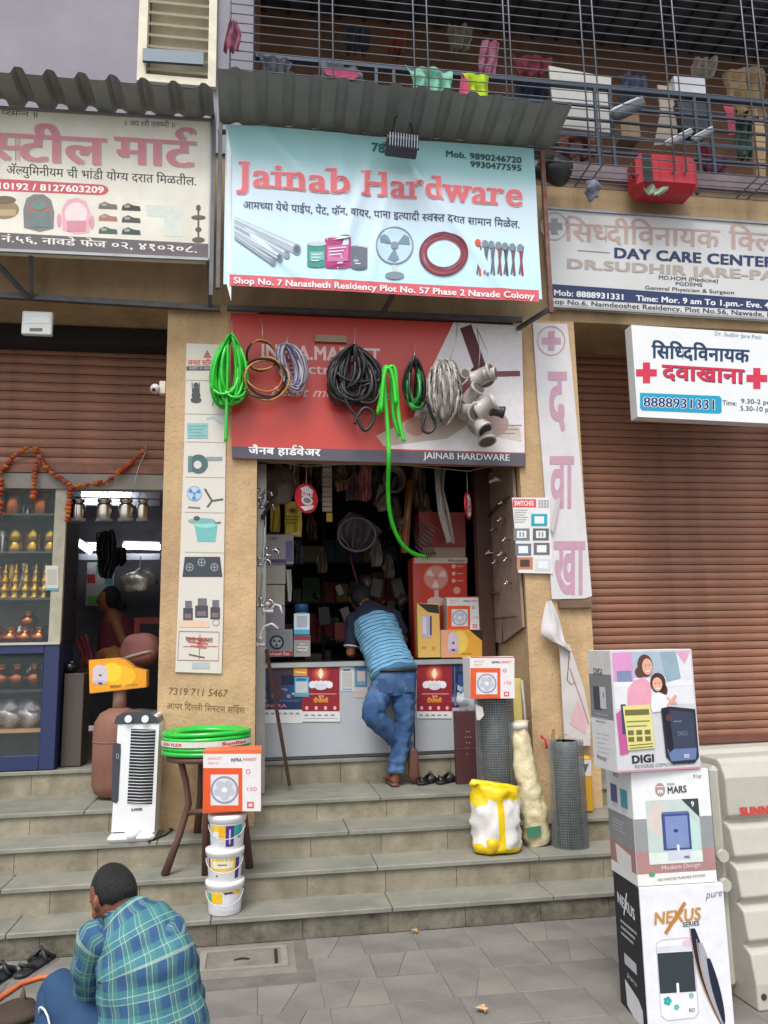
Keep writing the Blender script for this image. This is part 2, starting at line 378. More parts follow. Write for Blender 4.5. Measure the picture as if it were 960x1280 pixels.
# ------------------------------------------------------------------ staircase
st = obj('staircase', B(M('6d685e', rough=.9)).box(-4, 6, -1.47, .4, -.02, .10).box(-4, 6, -1.2, .4, .1, .25).box(-4, 6, -.93, .4, .25, .405).box(-4, 6, -.59, .4, .405, .55).box(-4, 6, .04, 3.5, .55, .72), kind='structure', base=False)
levels = [(-1.51, .14, -1.235, 0), (-1.235, .295, -.96, .14), (-.96, .45, -.62, .295), (-.62, .592, 0, .45), (0., .77, .5, .592)]
for li, (yf, zt, yb, zb) in enumerate(levels):
    x = -3.4-.3*li
    while x < 5.2:
        wd = rnd.uniform(.95, 1.25)
        obj('tread_slab', B(m_tread).box(x+.002, x+wd-.002, yf-.018, yb+.02, zt-.028, zt, bev=.004), st); x += wd
    x = -3.4-.13*li; n = 0
    while x < 5.2:
        wd = rnd.uniform(.42, .5)
        if x > -2.6 and x < 4.4: obj('riser_tile', B(m_riser0 if li == 0 else m_riser).box(x+.0015, x+wd-.0015, yf+rnd.uniform(0, .003), yf+.03, zb, zt-.028), st)
        x += wd
b = B(M('4d4136', rough=.9))
# ------------------------------------------------------------------ the building
bd = thing('shop_building', 'tan plastered shop building with lavender upper wall, brown shutters and a caged balcony', 'building', (0, 0, 0))
XL0, XL1, XR0, XR1 = -.675, -.025, 1.94, 2.44
obj('pillar', B(m_plaster).box(XL0, XL1, YP, .3, .45, 4.12), bd)
obj('pillar', B(m_plaster).box(XR0, XR1, YP, .3, .45, 4.12), bd)
obj('beam', B(m_beam).box(-5, 7, YP+.002, .3, 4.12, 5.34), bd)
obj('lintel', B(m_beam).box(XL1, XR0, -.55, -.3, 3.02, 4.12), bd)
obj('balcony_slab', B(M('7f7076', rough=.85, var=.12, dirt=.5, dc='4c4346', ds=5)).box(-.08, 7, YP-.04, 1.0, 5.342, 5.47), bd)
obj('upper_wall', B(m_lav).box(-5, -.945, YP-.02, .3, 5.341, 9).box(-.36, -.08, YP-.02, .3, 5.341, 9).box(-.945, -.36, YP-.02, .3, 5.341, 5.87), bd)
obj('balcony_wall', B(M('7a5a46', rough=.9, var=.2, sc=2, dirt=.5, dc='33261f')).box(-.3, 7, .9, 1.0, 5.47, 8.3).box(-.08, -.03, .3, .9, 5.47, 8.3), bd)
b = B(M('4c4c54', rough=.8, var=.25, sc=3)); b.box(-.3, 7, -.9, 1.2, 8.04, 8.2); obj('balcony_ceiling', b, bd)
cr = obj('ceiling_rib', B(M('3c3c44', rough=.7)).box(-.02, .02, -.85, .9, 8.0, 8.045), bd)
for i in range(22): inst('ceiling_rib', cr.data, (i*.26+.25, 0, 0), bd)
obj('roof_light_block', B(m_lav).box(-5, 7, -.9, 1.2, 8.21, 9), bd)  # unseen roof mass over the balcony, added to block light from above
# rooms behind the openings
def room(x0, x1, y1, z1, mt, zf=.772, y0=.3):
    b = B(mt); b.box(x0-.05, x0, y0, y1, zf, z1); b.box(x1, x1+.05, y0, y1, zf, z1); b.box(x0, x1, y1, y1+.05, zf, z1); obj('room_wall', b, bd)
    obj('room_ceiling', B(mt).box(x0, x1, y0, y1, z1, z1+.05), bd)
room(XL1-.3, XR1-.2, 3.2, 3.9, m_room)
room(-3.6, XL1-.36, 3.6, 3.35, M('66646a', rough=.9, var=.2))
obj('inner_jamb', B(M('4a2b22', rough=.6, var=.2)).box(1.78, 1.90, .02, .12, .772, 3.1), bd)
obj('ceiling_board', B(m_dark).box(-3.6, XL0, -.2, .28, 3.97, 4.1), bd)
# shutters
def shutter(x0, x1, z0, z1, pitch, Y):
    rs = obj('rolling_shutter', B(m_dark).box(x0, x1, Y+.03, Y+.035, z0, z1), bd)
    pr = []
    for k in range(7): a = k/6; pr.append(V((x0, Y-.008*math.sin(a*PI)-.004, a*(pitch-.006))))
    b = B(m_shut).prism(pr+[V((x0, Y+.02, pitch-.006)), V((x0, Y+.02, 0))], (x1-x0, 0, 0))
    s0 = obj('slat', b, rs); n = int((z1-z0)/pitch)
    b0 = MW[rs.name].translation
    s0.location = (0, 0, z0)
    for k in range(1, n+1): inst('slat', s0.data, (0, 0, 0), rs).location = (0, rnd.uniform(-.0015, .0015), z0+k*pitch+rnd.uniform(-.0008, .0008))
    return rs
shutter(-3.6, XL0+.01, 3.04, 3.95, .075, .0)
shutter(XR1-.01, 6.2, .82, 4.1, .0655, .0)
obj('shutter_bottom_bar', B(M('8a5540', rough=.5, var=.15, dirt=.6, dc='3e2a22', ds=9)).box(-3.6, XL0+.005, -.03, .03, 2.985, 3.05), bd)
obj('shutter_bottom_bar', B(M('6b4536', rough=.5, var=.15)).box(XR1-.005, 6.2, -.03, .03, .776, .825), bd)
obj('shutter_channel', B(m_steel).box(XR1-.004, XR1+.02, -.05, .04, .78, 4.1), bd)
obj('lintel_bar', B(M('857f76', rough=.6, var=.15)).box(-3.6, XL0, -.02, .1, 2.86, 2.98), bd)
# window with louvres
wf = obj('louvred_window', B(m_cream).box(-.945, -.88, YP-.06, YP+.05, 5.87, 8.2).box(-.42, -.36, YP-.06, YP+.05, 5.87, 8.2).box(-.88, -.42, YP-.06, YP+.05, 5.87, 5.93).box(-.88, -.42, YP+.12, YP+.14, 5.93, 8.2), bd)
MW[wf.name] = MW[wf.name]
sb = B(m_cream).box(-.88, -.42, -.035, .035, -.008, .008, Matrix.Translation((0, YP, 0)) @ Matrix.Rotation(R(38), 4, 'X'))
sl0 = obj('louvre', sb, wf); o0 = sl0.location.copy(); sl0.location = o0+V((0, 0, 6.02))
for k in range(1, 18): inst('louvre', sl0.data, (0, 0, 0), wf).location = o0+V((0, 0, 6.02+k*.098))
tag(obj('blue_board', B(M('2b4a5e', rough=.5, var=.1)).box(0, .45, 0, .02, 0, .13, Matrix.Translation((-.90, YP-.11, 6.0)) @ Matrix.Rotation(R(-12), 4, 'X') @ Matrix.Rotation(R(-2), 4, 'Y'))), 'dark blue board wedged against the louvres of the cream window', 'board')
# ------------------------------------------------------------------ tin awnings
def awning(x0, x1, y0, z0, y1, z1, pitch, amp, label):
    n = int((x1-x0)/pitch*8); rr = random.Random(int(x0*100))
    def fn(a, bq):
        x = x0+(x1-x0)*a; ph = (x/pitch) % 1; h = amp*max(0, min(1, (abs(ph-.5)-.28)/.08))
        dent = .012*noise.noise(V((x*2.5, bq*2, 3)))
        y = y0+(y1-y0)*bq; z = z0+(z1-z0)*bq-(.06*max(0, a-.3)*bq if x0 > -1 else 0)
        return V((x+bq*(x-.9)*.0, y, z+h+dent))
    b = B(m_tin); b.grid(fn, n, 6, False); b.grid(lambda a, q: fn(a, q)+V((0, 0, .004)), n, 6, False)
    return tag(obj('tin_awning', b), label, 'awning')
awning(-.31, 2.22, YB+.03, 5.36, -1.42, 5.49, .185, .026, 'grey-green corrugated tin sheet over the hardware banner')
awning(-2.9, -.34, YB+.03, 5.37, -1.36, 5.37, .20, .05, 'dented dark corrugated tin sheet over the steel mart signboard')
# steelwork
fr = thing('sign_frame', 'rusty steel frame holding the hardware banner out from the beam', 'frame', (.9, YB, 4.08))
def bar(name, p, q, r, mt, par): return obj(name, B(mt).tube([p, q], r, 4, smooth=False), par)
bar('side_bar', (2.11, YB, 5.33), (2.11, YB, 4.02), .022, m_rust, fr)
bar('side_bar', (-.30, YB-.01, 5.34), (-.30, YB-.01, 4.08), .02, m_steel, fr)
bar('top_bar', (-.32, YB+.03, 5.30), (2.13, YB+.03, 5.30), .018, m_steel, fr)
bar('cross_bar', (-.25, YP-.07, 4.075), (1.99, YP-.07, 4.085), .026, m_steel, fr)
bar('bracket', (2.10, YB, 4.05), (1.96, YP-.05, 4.02), .02, m_steel, fr)
bar('bracket', (.96, YB+.03, 4.16), (.9, YP-.05, 4.09), .02, m_steel, fr)
bar('bracket', (2.11, YB, 4.06), (2.26, YP-.08, 4.17), .015, m_rust, fr)
fl = thing('sign_frame', 'dark steel frame and struts under the steel mart signboard', 'frame', (-1.2, YB, 4.1))
bar('side_bar', (-.345, YB-.02, 5.4), (-.345, YB-.02, 4.02), .02, m_steel, fl)
bar('cross_bar', (-3.2, YP-.06, 4.12), (-.3, YP-.06, 4.07), .028, m_steel, fl)
bar('bracket', (-1.85, YB, 4.3), (-1.62, YP-.08, 4.08), .02, m_steel, fl)
bar('bracket', (-1.55, YB+.05, 4.3), (-1.6, YP-.08, 4.09), .02, m_steel, fl)
bar('bracket', (-.37, YB, 4.28), (-.37, YP-.05, 4.06), .018, m_steel, fl)
# ------------------------------------------------------------------ balcony cage and railing
YG = -1.03
cg = thing('balcony_cage', 'projecting grey window cage of thin steel bars along the balcony', 'grille', (2, YG, 5.26))
m_bar = M('666c74', rough=.5, metal=.3, var=.2, sc=5, dirt=.4, dc='4a4038', ds=12)
xl = W(288, 60, YG).x
hb = obj('horizontal_bar', B(m_bar).tube([(xl, YG, 0), (4.9, YG, 0)], .0046, 5), cg)
o0 = hb.location.copy(); zz = [5.27+.077*k for k in range(31)]
base = hb.data
hb.location = o0+V((0, 0, zz[0]))
for k, z in enumerate(zz[1:]): h2 = inst('horizontal_bar', base, (0, 0, 0), cg); h2.location = o0+V((0, 0, z)); h2.rotation_euler = (0, rnd.uniform(-.0012, .0012), 0)
vb = obj('vertical_bar', B(m_bar).tube([(0, YG-.008, 5.26), (0, YG-.008, 7.7)], .0068, 5), cg); base = vb.data; first_ = True
for px in (288, 399, 416, 517, 534, 630, 637, 727, 742, 829, 843, 930, 944):
    x = W(px, 50, YG).x
    if first_: vb.location += V((x, 0, 0)); first_ = False
    else: o = inst('vertical_bar', base, (0, 0, 0), cg); o.location = vb.location+V((x-W(288, 50, YG).x, 0, 0))
    if x > .5: obj('floor_bar', B(m_bar).tube([(x, YG-.008, 5.265), (x, YP-.04, 5.262)], .007, 5), cg)
for k in range(4): obj('floor_bar', B(m_bar).tube([(.2, YG+.075*(k+1), 5.255), (4.9, YG+.075*(k+1), 5.255)], .005, 5), cg)
rl = thing('balcony_railing', 'dark blue-grey painted railing behind the window cage', 'railing', (2, -.6, 5.47))
m_rail = M('3f4d5c', rough=.5, metal=.2, var=.15, dirt=.3, dc='2b2a2c', ds=8)
bar('top_rail', (-.06, -.6, 6.28), (6, -.6, 6.28), .03, m_rail, rl)
for z in (6.1, 5.97, 5.83, 5.68, 5.54): bar('rail', (-.06, -.6, z), (6, -.6, z), .014, m_rail, rl)
for px, py in ((470, 110), (492, 112), (593, 130), (746, 170), (765, 170), (872, 190), (890, 190)):
    x = W(px, py, -.6).x; bar('post', (x, -.612, 5.47), (x, -.612, 6.27), .018, m_rail, rl)
# ------------------------------------------------------------------ washing and clutter on the balcony
def drape(name, label, cat, pts_l, pts_r, Y, mt, fold=.02, nf=5, nu=22, nv=14, thick=.006, parent=None, sag=0):
    """cloth between a left and a right outline given top to bottom"""
    def at(P_, t):
        q = t*(len(P_)-1); i = min(int(q), len(P_)-2); f = q-i; return (P_[i][0]*(1-f)+P_[i+1][0]*f, P_[i][1]*(1-f)+P_[i+1][1]*f)
    sd_ = rnd.random()*10
    def fn(a, t):
        l, r = at(pts_l, t), at(pts_r, t); x = l[0]+(r[0]-l[0])*a; y = l[1]+(r[1]-l[1])*a+sag*math.sin(a*PI)
        p = W(x, y, Y); p.y += fold*math.sin(a*nf*2*PI+sd_+t*1.5)*(.4+.6*t)+fold*1.3*noise.noise(V((a*3+sd_, t*3, 1))); p.x += fold*.4*noise.noise(V((a*4, t*4, sd_))); return p
    b = B(mt).sheet(fn, nu, nv, V((0, thick, 0))); o = obj(name, b, parent)
    if parent is None: tag(o, label, cat)
    return o
def cloth(h, **k): return M(h, rough=.9, var=.15, sc=12, bump=.2, bs=150, **k)
drape('shirt', 'dark grey shirt hanging on the balcony railing at far left', 'shirt', [(322, 68), (328, 85), (335, 102)], [(366, 74), (362, 92), (352, 106)], -.66, cloth('3f4550'), .03, 3)
b_ = drape('blouse', 'grey garment with pink edging over the balcony railing', 'clothing', [(400, 76), (402, 96), (404, 112)], [(452, 86), (455, 100), (456, 114)], -.67, cloth('5a5f6c'), .03, 3)
drape('pink_band', '', '', [(403, 84), (408, 92), (414, 96)], [(450, 88), (447, 96), (440, 100)], -.72, cloth('a8486a'), .01, 2, 10, 4, parent=b_)
drape('cloth', 'pale teal cloth knotted over the balcony railing', 'cloth', [(505, 82), (516, 100), (514, 121)], [(566, 89), (564, 105), (562, 124)], -.69, cloth('7db8a2'), .045, 3)
drape('cloth', 'bright yellow-green cloth over the balcony railing', 'cloth', [(578, 90), (585, 108), (588, 126)], [(612, 95), (611, 112), (610, 129)], -.69, cloth('b5d420', dirt=.3, dc='3a4a20', ds=14), .03, 2)
drape('cloth', 'narrow pink cloth beside the yellow-green one on the railing', 'cloth', [(577, 92), (574, 112), (571, 126)], [(584, 96), (586, 112), (587, 128)], -.685, cloth('c24a6c'), .015, 1, 8, 8)
drape('cloth', 'patterned magenta cloth hanging above the end of the tin awning', 'cloth', [(603, 50), (600, 72), (598, 95)], [(624, 52), (622, 76), (618, 100)], -.4, cloth('8e5068', dirt=.6, dc='2b2230', ds=20), .03, 2)
drape('cloth', 'maroon cloth hanging under the balcony ceiling', 'cloth', [(640, 68), (642, 84), (650, 96)], [(690, 72), (690, 84), (684, 93)], -.1, cloth('6b2030'), .03, 3)
drape('rag', 'dull pink rag tied to the left end of the balcony cage', 'rag', [(288, 24), (282, 44), (279, 62)], [(296, 26), (302, 44), (298, 66)], YG-.02, cloth('7a4258'), .025, 2)
def card(name, label, cat, pts, Y, th, mt):
    ps = [W(x, y, Y) for x, y in pts]; return tag(obj(name, B(mt).prism(ps, (0, th, 0))), label, cat)
card('cardboard_sheet', 'large white sheet of board leaning behind the balcony railing', 'board', [(686, 82), (764, 97), (763, 166), (694, 158)], -.4, .02, M('bdbcb8', rough=.7, var=.08, dirt=.2, dc='8d8878'))
card('cardboard_sheet', 'narrow greyish cardboard standing near the balcony shoes', 'board', [(822, 106), (842, 108), (848, 178), (818, 182), (826, 140)], -.35, .02, M('9a9284', rough=.8, var=.15))
card('plastic_crate', 'white plastic crate on the balcony behind the railing', 'crate', [(842, 95), (881, 98), (883, 124), (845, 122)], -.4, .2, M('b9bcc2', rough=.5, var=.1))
card('bag', 'dark bag with white print below the white balcony crate', 'bag', [(846, 127), (884, 130), (888, 165), (856, 166)], -.42, .15, M('2c3138', rough=.6, var=.2))
card('wooden_post', 'pale wooden post at the right end of the balcony', 'post', [(944, 152), (957, 153), (957, 222), (946, 221)], -.3, .05, M('a38a66', rough=.8, var=.15))
drape('towel', 'pink towel hanging at the right end of the balcony', 'towel', [(905, 132), (908, 150), (911, 168)], [(917, 134), (919, 152), (920, 170)], -.5, cloth('b04a62'), .01, 1, 6, 6)
drape('cloth', 'yellowish brown cloth bundle hanging behind the right balcony rails', 'cloth', [(905, 90), (908, 115), (915, 140)], [(955, 80), (957, 110), (957, 150)], -.1, cloth('7c6748'), .05, 3)
drape('trousers', 'dark red trousers hanging low behind the right railing posts', 'trousers', [(872, 178), (876, 195), (880, 218)], [(884, 180), (892, 198), (890, 222)], -.3, cloth('7c2438'), .02, 2, 8, 8)
def shoe(name, label, a, b_, r, Y, c1, c2):
    p, q = W(*a, Y), W(*b_, Y); d = q-p; t = thing(name, label, 'shoe', p)
    u = d.normalized(); n = V((0, -1, 0)); s = u.cross(n)
    bb = B(M(c1, rough=.7, var=.15)); bb.loft([(p+d*f, s*r*w_, n*r*.8*w_) for f, w_ in ((0, .4), (.06, .85), (.3, 1), (.6, .95), (.85, .8), (.97, .5), (1, .2))], 12)
    obj('shoe_upper', bb, t); bb = B(M(c2, rough=.5)); bb.loft([(p+d*f-s*r*.75, s*r*.35, n*r*.9*w_) for f, w_ in ((0, .5), (.1, .95), (.5, 1), (.9, .85), (1, .4))], 10); obj('sole', bb, t)
shoe('sneaker', 'grey sneaker with white sole on its side on the balcony rails', (766, 146), (806, 128), .055, -.72, '5b6068', 'c9cdd0')
shoe('sneaker', 'white-soled shoe resting on top of the red suitcase, left of its pair', (832, 182), (866, 164), .03, -.86, '8f9296', 'd5d8da')
shoe('sneaker', 'white-soled shoe resting on the red suitcase, right one of the pair', (866, 176), (892, 162), .03, -.84, '7f8286', 'd0d3d6')
for nm, cat, a_, c_, Y_, hx in (('dark blue jacket on the inner balcony line left of the white board', 'jacket', (646, 100), (684, 150), .1, '2c3550'), ('brown blanket piled low behind the balcony rails by the white board', 'blanket', (690, 168), (745, 200), .0, '5a3a34'), ('grey blue shirt hanging between white board and cardboard', 'shirt', (776, 92), (808, 128), .2, '566078'), ('cream cloth hanging near the top right of the balcony', 'cloth', (868, 70), (895, 100), .3, '9a9082'), ('dark green cloth behind the pink towel', 'cloth', (920, 150), (942, 200), .0, '2f4438'), ('plum cloth piled right of the red suitcase', 'cloth', (880, 196), (905, 222), -.35, '5c2c48'), ('pale cloth hanging deep in the balcony centre', 'cloth', (560, 30), (588, 66), .5, '8a8070'), ('dark shirt hanging deep in the left of the balcony', 'shirt', (430, 30), (462, 68), .5, '3a3840'), ('rust cloth hanging deep in the left of the balcony', 'cloth', (486, 40), (508, 72), .55, '7c4030')):
    (x0_, y0_), (x1_, y1_) = a_, c_; drape('cloth' if cat == 'cloth' else cat, nm, cat, [(x0_, y0_), (x0_-2, (y0_+y1_)/2), (x0_+1, y1_-3)], [(x1_, y0_+3), (x1_+2, (y0_+y1_)/2), (x1_-3, y1_)], Y_, cloth(hx), .05, 3)
b, _q = pbox(655, 160, 682, 186, -.2, .2, M('3f5f74', rough=.5, var=.2), .01); tag(obj('storage_tub', b), 'blue plastic tub low on the balcony above the black bag', 'tub')
b, _q = pbox(776, 140, 800, 172, -.1, .2, M('84705a', rough=.8, var=.2), .004); tag(obj('cardboard_box', b), 'brown cardboard box on the balcony behind the grey sneaker', 'box')
# suitcase
sc_ = thing('suitcase', 'red hard suitcase lying on the floor of the balcony cage', 'suitcase', W(838, 238, -.9))
b, r4 = pbox(799, 188, 876, 236, -1.0, .26, M('b0202e', rough=.4, var=.12, dirt=.25, dc='6a1a20', ds=6), bev=.06)
obj('shell', b, sc_); x0, x1, z0, z1 = r4
obj('end_panel', B(m_black).box(x0+.03, x0+.11, -1.006, -1.0, z0+.04, z1-.05, bev=.002), sc_)
for k in range(2): obj('groove', B(M('8a1c28', rough=.4)).box(x0+.17+k*.12, x0+.175+k*.12, -1.002, -.998, z0+.06, z1-.06), sc_)
obj('handle', B(m_black).tube([(x0-.02, -.95, z0+.1), (x0-.04, -.95, z0+.13), (x0-.04, -.95, z1-.12), (x0-.01, -.95, z1-.09)], .008, 6), sc_)
obj('wheel', B(m_black).lathe([(.02, -.01), (.02, .01)], (x1-.03, -.98, z0-.0), 10, 'Y'), sc_)
drape('rag', 'pale green rag trailing below the red suitcase', 'rag', [(803, 225), (806, 236), (812, 243)], [(836, 232), (834, 238), (824, 244)], -.97, cloth('8ea08e'), .02, 2, 10, 6)
def lump(name, label, cat, c, r, mt, amp=.3, s=6, parent=None, nu=20, nv=14, world=True):
    c = V(c); vs = B(mt); vs.ball(c, r, nu, nv); 
    vs.v = [c+(p-c)*(1+amp*noise.noise((p-c)*s+c)) for p in vs.v]
    o = obj(name, vs, parent)
    if parent is None and label: tag(o, label, cat)
    return o
lump('bag', 'black plastic bag bulging under the balcony cage beside the tin awning', 'bag', W(690, 212, -.9), (.17, .1, .13), M('24272a', rough=.35, var=.2), .4)
lump('rag_bundle', 'grey and blue rag bundle hanging below the balcony cage', 'rag', W(740, 238, -.92), (.07, .05, .085), cloth('7c8090', dirt=.6, dc='2b2a40', ds=30), .7, 16)
# ------------------------------------------------------------------ signboards
def pboard(name, label, cat, pts, Y, th, mt, frame=None, extra=0):
    ps = [W(x, y, Y) for x, y in pts]; t = obj(name, B(mt).prism(ps, (0, th, 0))); tag(t, label, cat)
    if frame:
        n = len(ps)
        b = B(frame)
        for i in range(n):
            p, q = ps[i], ps[(i+1) % n]; e = (q-p).normalized()*.012
            b.tube([p-e+V((0, -.004, 0)), q+e+V((0, -.004, 0))], .014, 4, smooth=False)
        obj('rim', b, t)
    return t
m_face = M('d9d6ca', rough=.45, var=.05, dirt=.35, dc='a59a78', ds=2)
s = pboard('signboard', 'cream steel mart signboard with pink Marathi lettering, left of the hardware banner', 'signboard', [(-120, 128), (265, 151), (262, 325), (-120, 308)], YB, .07, m_face, M('8d8f90', rough=.4, metal=.6))
d = pixdec(YB); gp, gr = 'cc8790', '3f3c3c'
d.text('स्टील', (-14, 199), (131, 207), 37, 'b89a9c', 1, .035); d.text('स्टील', (-16, 198), (129, 206), 37, gp, 2.2, .022)
d.text('मार्ट', (146, 204), (243, 210), 36, 'b89a9c', 1, .035); d.text('मार्ट', (144, 203), (241, 209), 36, gp, 2.2, .022)
d.text('॥ जय श्री लक्ष्मी ॥', (154, 157), (219, 160), 7, gr, 1); d.text('प्रसन्न ॥', (2, 144), (48, 147), 7, gr, 1)
d.text('अॅल्युमिनीयम ची भांडी योग्य दरात मिळतील.', (8, 217), (246, 232), 11, gr, 1, .012); d.text('व', (-9, 216), (0, 217), 11, gr, 1, .012)
d.poly([(-60, 220), (128, 231), (134, 234), (136, 238), (133, 242), (127, 244), (-60, 236)], 'c05560', 1)
d.text('9822610192 / 8127603209', (-44, 234.5), (130, 241.5), 8, 'f0e6e0', 2.2, .03)
d.poly([(-120, 284), (262, 305), (262, 323), (-120, 306)], '635c60', 1)
d.text('शॉप नं.५६, नावडे फेज ०२, ४१०२०८.', (-36, 300), (247, 316), 8.5, 'dedad2', 2.2, .025)
d.ell(5, 262, 19, 12, '8d7b5e', 1); d.ell(5, 250, 15, 5, '6f6148', 2); d.rect(-8, 262, 20, 270, 'b09c78', 2)
d.poly([(30, 285), (29, 262), (33, 248), (42, 243), (55, 243), (64, 250), (68, 265), (67, 286), (50, 290)], '75787a', 1); d.ell(49, 262, 13, 13, 'a8645c', 2, 14); d.rect(38, 265, 61, 284, '6b7c78', 3); d.ell(49, 257, 9, 6, '5f8a80', 3.5)
d.poly([(78, 288), (77, 262), (84, 250), (96, 247), (108, 252), (113, 266), (112, 291), (95, 293)], 'd9a8b0', 1); d.ell(95, 268, 14, 15, 'e6cdd0', 2); d.rect(84, 276, 107, 289, 'c98a98', 3); d.ell(74, 276, 3, 9, 'cf97a4', 1); d.ell(115, 278, 3, 9, 'cf97a4', 1)
for i, (x, y, c) in enumerate(((135, 257, '6d6664'), (164, 259, '3f3a38'), (135, 272, 'a86f66'), (164, 274, '4c4a4a'), (135, 288, '3f5f58'), (164, 289, '35504c'))):
    d.poly([(x-12, y+4), (x-11, y-2), (x-4, y-5), (x+3, y-2), (x+11, y-1), (x+12, y+5)], c, 1); d.ell(x-5, y-1, 4, 2, 'a09890', 2, 10)
d.poly([(182, 256), (222, 258), (230, 266), (229, 296), (206, 295), (205, 272), (184, 270)], 'c9cfc6', 1)
d.line([(248, 258), (248, 302)], 2.4, '5d5648', 1); d.ell(248, 272, 9, 3, '5d5648', 2); d.ell(248, 300, 8, 3.5, '5d5648', 2); d.ell(248, 260, 3, 4, '5d5648', 2); d.ell(248, 287, 4, 3, '5d5648', 2)
d.done(s)
# ---- hardware banner (cloth, with folds)
bl, br_ = -.262, 2.035; bt, bb_ = 5.325, 4.105
def bdisp(x, z):
    r = 0
    for (x0, z0, x1, z1, a, wd) in ((.95, 5.3, 1.75, 4.15, .016, .04), (.55, 5.3, .62, 4.2, .012, .05), (.8, 5.2, .5, 4.15, .014, .035), (1.0, 5.3, 1.3, 4.6, .016, .03), (0, 5.3, .35, 4.9, .014, .05), (-.1, 4.5, .3, 4.15, .01, .03), (.95, 5.1, .75, 4.15, .01, .025)):
        dx, dz = x1-x0, z1-z0; l = math.hypot(dx, dz); t = ((x-x0)*dx+(z-z0)*dz)/l/l; q = ((x-x0)*dz-(z-z0)*dx)/l
        if -.2 < t < 1.2: r += a*math.exp(-(q/wd)**2)*max(0, min(1, 1.2-t))*max(0, min(1, t+.2))
    return -r*2.6+.012*noise.noise(V((x*1.6, z*1.6, 0)))
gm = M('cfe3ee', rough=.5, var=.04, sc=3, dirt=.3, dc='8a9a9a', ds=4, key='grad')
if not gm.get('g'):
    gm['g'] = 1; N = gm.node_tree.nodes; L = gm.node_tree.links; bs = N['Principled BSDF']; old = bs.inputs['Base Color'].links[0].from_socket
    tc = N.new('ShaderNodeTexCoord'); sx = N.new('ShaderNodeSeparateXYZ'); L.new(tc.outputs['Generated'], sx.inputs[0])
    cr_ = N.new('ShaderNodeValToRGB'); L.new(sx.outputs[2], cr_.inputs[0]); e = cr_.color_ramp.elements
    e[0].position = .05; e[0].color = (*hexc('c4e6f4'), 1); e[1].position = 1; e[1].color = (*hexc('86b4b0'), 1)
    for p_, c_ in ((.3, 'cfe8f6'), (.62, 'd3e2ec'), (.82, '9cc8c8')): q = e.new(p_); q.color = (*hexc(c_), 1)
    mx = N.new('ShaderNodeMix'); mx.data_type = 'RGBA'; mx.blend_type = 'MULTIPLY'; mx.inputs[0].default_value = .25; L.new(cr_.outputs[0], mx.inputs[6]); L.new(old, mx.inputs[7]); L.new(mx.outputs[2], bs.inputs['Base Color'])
def bmap(x, y):
    p = W(x, y, YB-.025); p.y += bdisp(p.x, p.z); return p
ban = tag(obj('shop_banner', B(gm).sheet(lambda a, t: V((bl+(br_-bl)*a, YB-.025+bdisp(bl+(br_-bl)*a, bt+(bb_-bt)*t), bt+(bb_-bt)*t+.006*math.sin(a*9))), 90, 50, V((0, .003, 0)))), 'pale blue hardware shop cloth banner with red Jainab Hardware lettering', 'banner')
d = Dec(bmap, (0, -1, 0), .0034)
def strip(y0l, y1l, y0r, y1r, x0, x1, c, L, n=30):
    for k in range(n):
        a, q = k/n, (k+1)/n; xa, xb = x0+(x1-x0)*a, x0+(x1-x0)*q
        for h in range(2):
            f0, f1 = h/2, (h+1)/2
            ya = y0l+(y0r-y0l)*a; yb = y1l+(y1r-y1l)*a; yc = y0l+(y0r-y0l)*q; yd = y1l+(y1r-y1l)*q
            d.poly([(xa, ya+(yb-ya)*f0), (xb, yc+(yd-yc)*f0), (xb, yc+(yd-yc)*f1), (xa, ya+(yb-ya)*f1)], c, L)
strip(158, 356, 190, 377, 283.5, 289, 'd8dde0', 1, 1)
strip(343.5, 357.5, 363.5, 378, 287, 673, 'cf6069', 1.6, 60)
d.text('Shop No. 7 Nanasheth Residency Plot No. 57 Phase 2 Navade Colony', (292, 355), (667, 375), 7.6, 'f0e4e6', 3, .03)
# serif display lettering: heavy letters with slab feet
XH = max(v[1] for v in glyph('x', 0.)[0])
def serif(t, a, b, h, c, outc, L):
    for (cc, bo, ll) in ((outc, .042, L), (c, .026, L+1)):
        d.text(t, a, b, h, cc, ll, bo, .038+(.026-bo)*.7)
    v2, f2, wd = layout(t, 0, .056); x = 0; ux = (b[0]-a[0])/wd; uy = (b[1]-a[1])/wd; k = h/.7
    for ch in t:
        vs, _, adv = glyph(ch, 0.); adv += .056; 
        feet = {'J': [(.55, 1)], 'a': [(.85, 0)], 'i': [(.5, 0), (.38, .7)], 'n': [(.2, 0), (.8, 0), (.12, .7)], 'b': [(.08, 1)], 'H': [(.15, 0), (.85, 0), (.15, 1), (.85, 1)], 'r': [(.28, 0), (.15, .7)], 'd': [(.9, 0), (.75, 1)], 'w': [(.1, .7), (.5, .7), (.9, .7)], 'e': []}.get(ch, [])
        if vs:
            w_ = max(v[0] for v in vs); tt = max(v[1] for v in vs) if ch in 'JHbd' else .52
            for fx, top in feet:
                gx = x+fx*w_; gy = 0 if top == 0 else (tt-.055 if top == 1 else XH-.05)
                for (cc, e, ll) in ((outc, .018, L), (c, 0, L+1)):
                    q = [(gx-.13-e, gy-e), (gx+.13+e, gy-e), (gx+.13+e, gy+.06+e), (gx-.13-e, gy+.06+e)]
                    d.poly([(a[0]+ux*p, a[1]+uy*p-r*k) for p, r in q], cc, ll)
        x += adv
serif('Jainab', (300, 232), (438, 243), 31, 'd9727a', 'e4c6ca', 1)
serif('Hardware', (453, 244), (653, 258), 31, 'd9727a', 'e4c6ca', 1)
d.text('आमच्या येथे पाईप, पेंट, फॅन, वायर, पाना इत्यादी स्वस्त दरात सामान मिळेल.', (304, 260), (650, 285), 9.5, '474a6c', 1, .014)
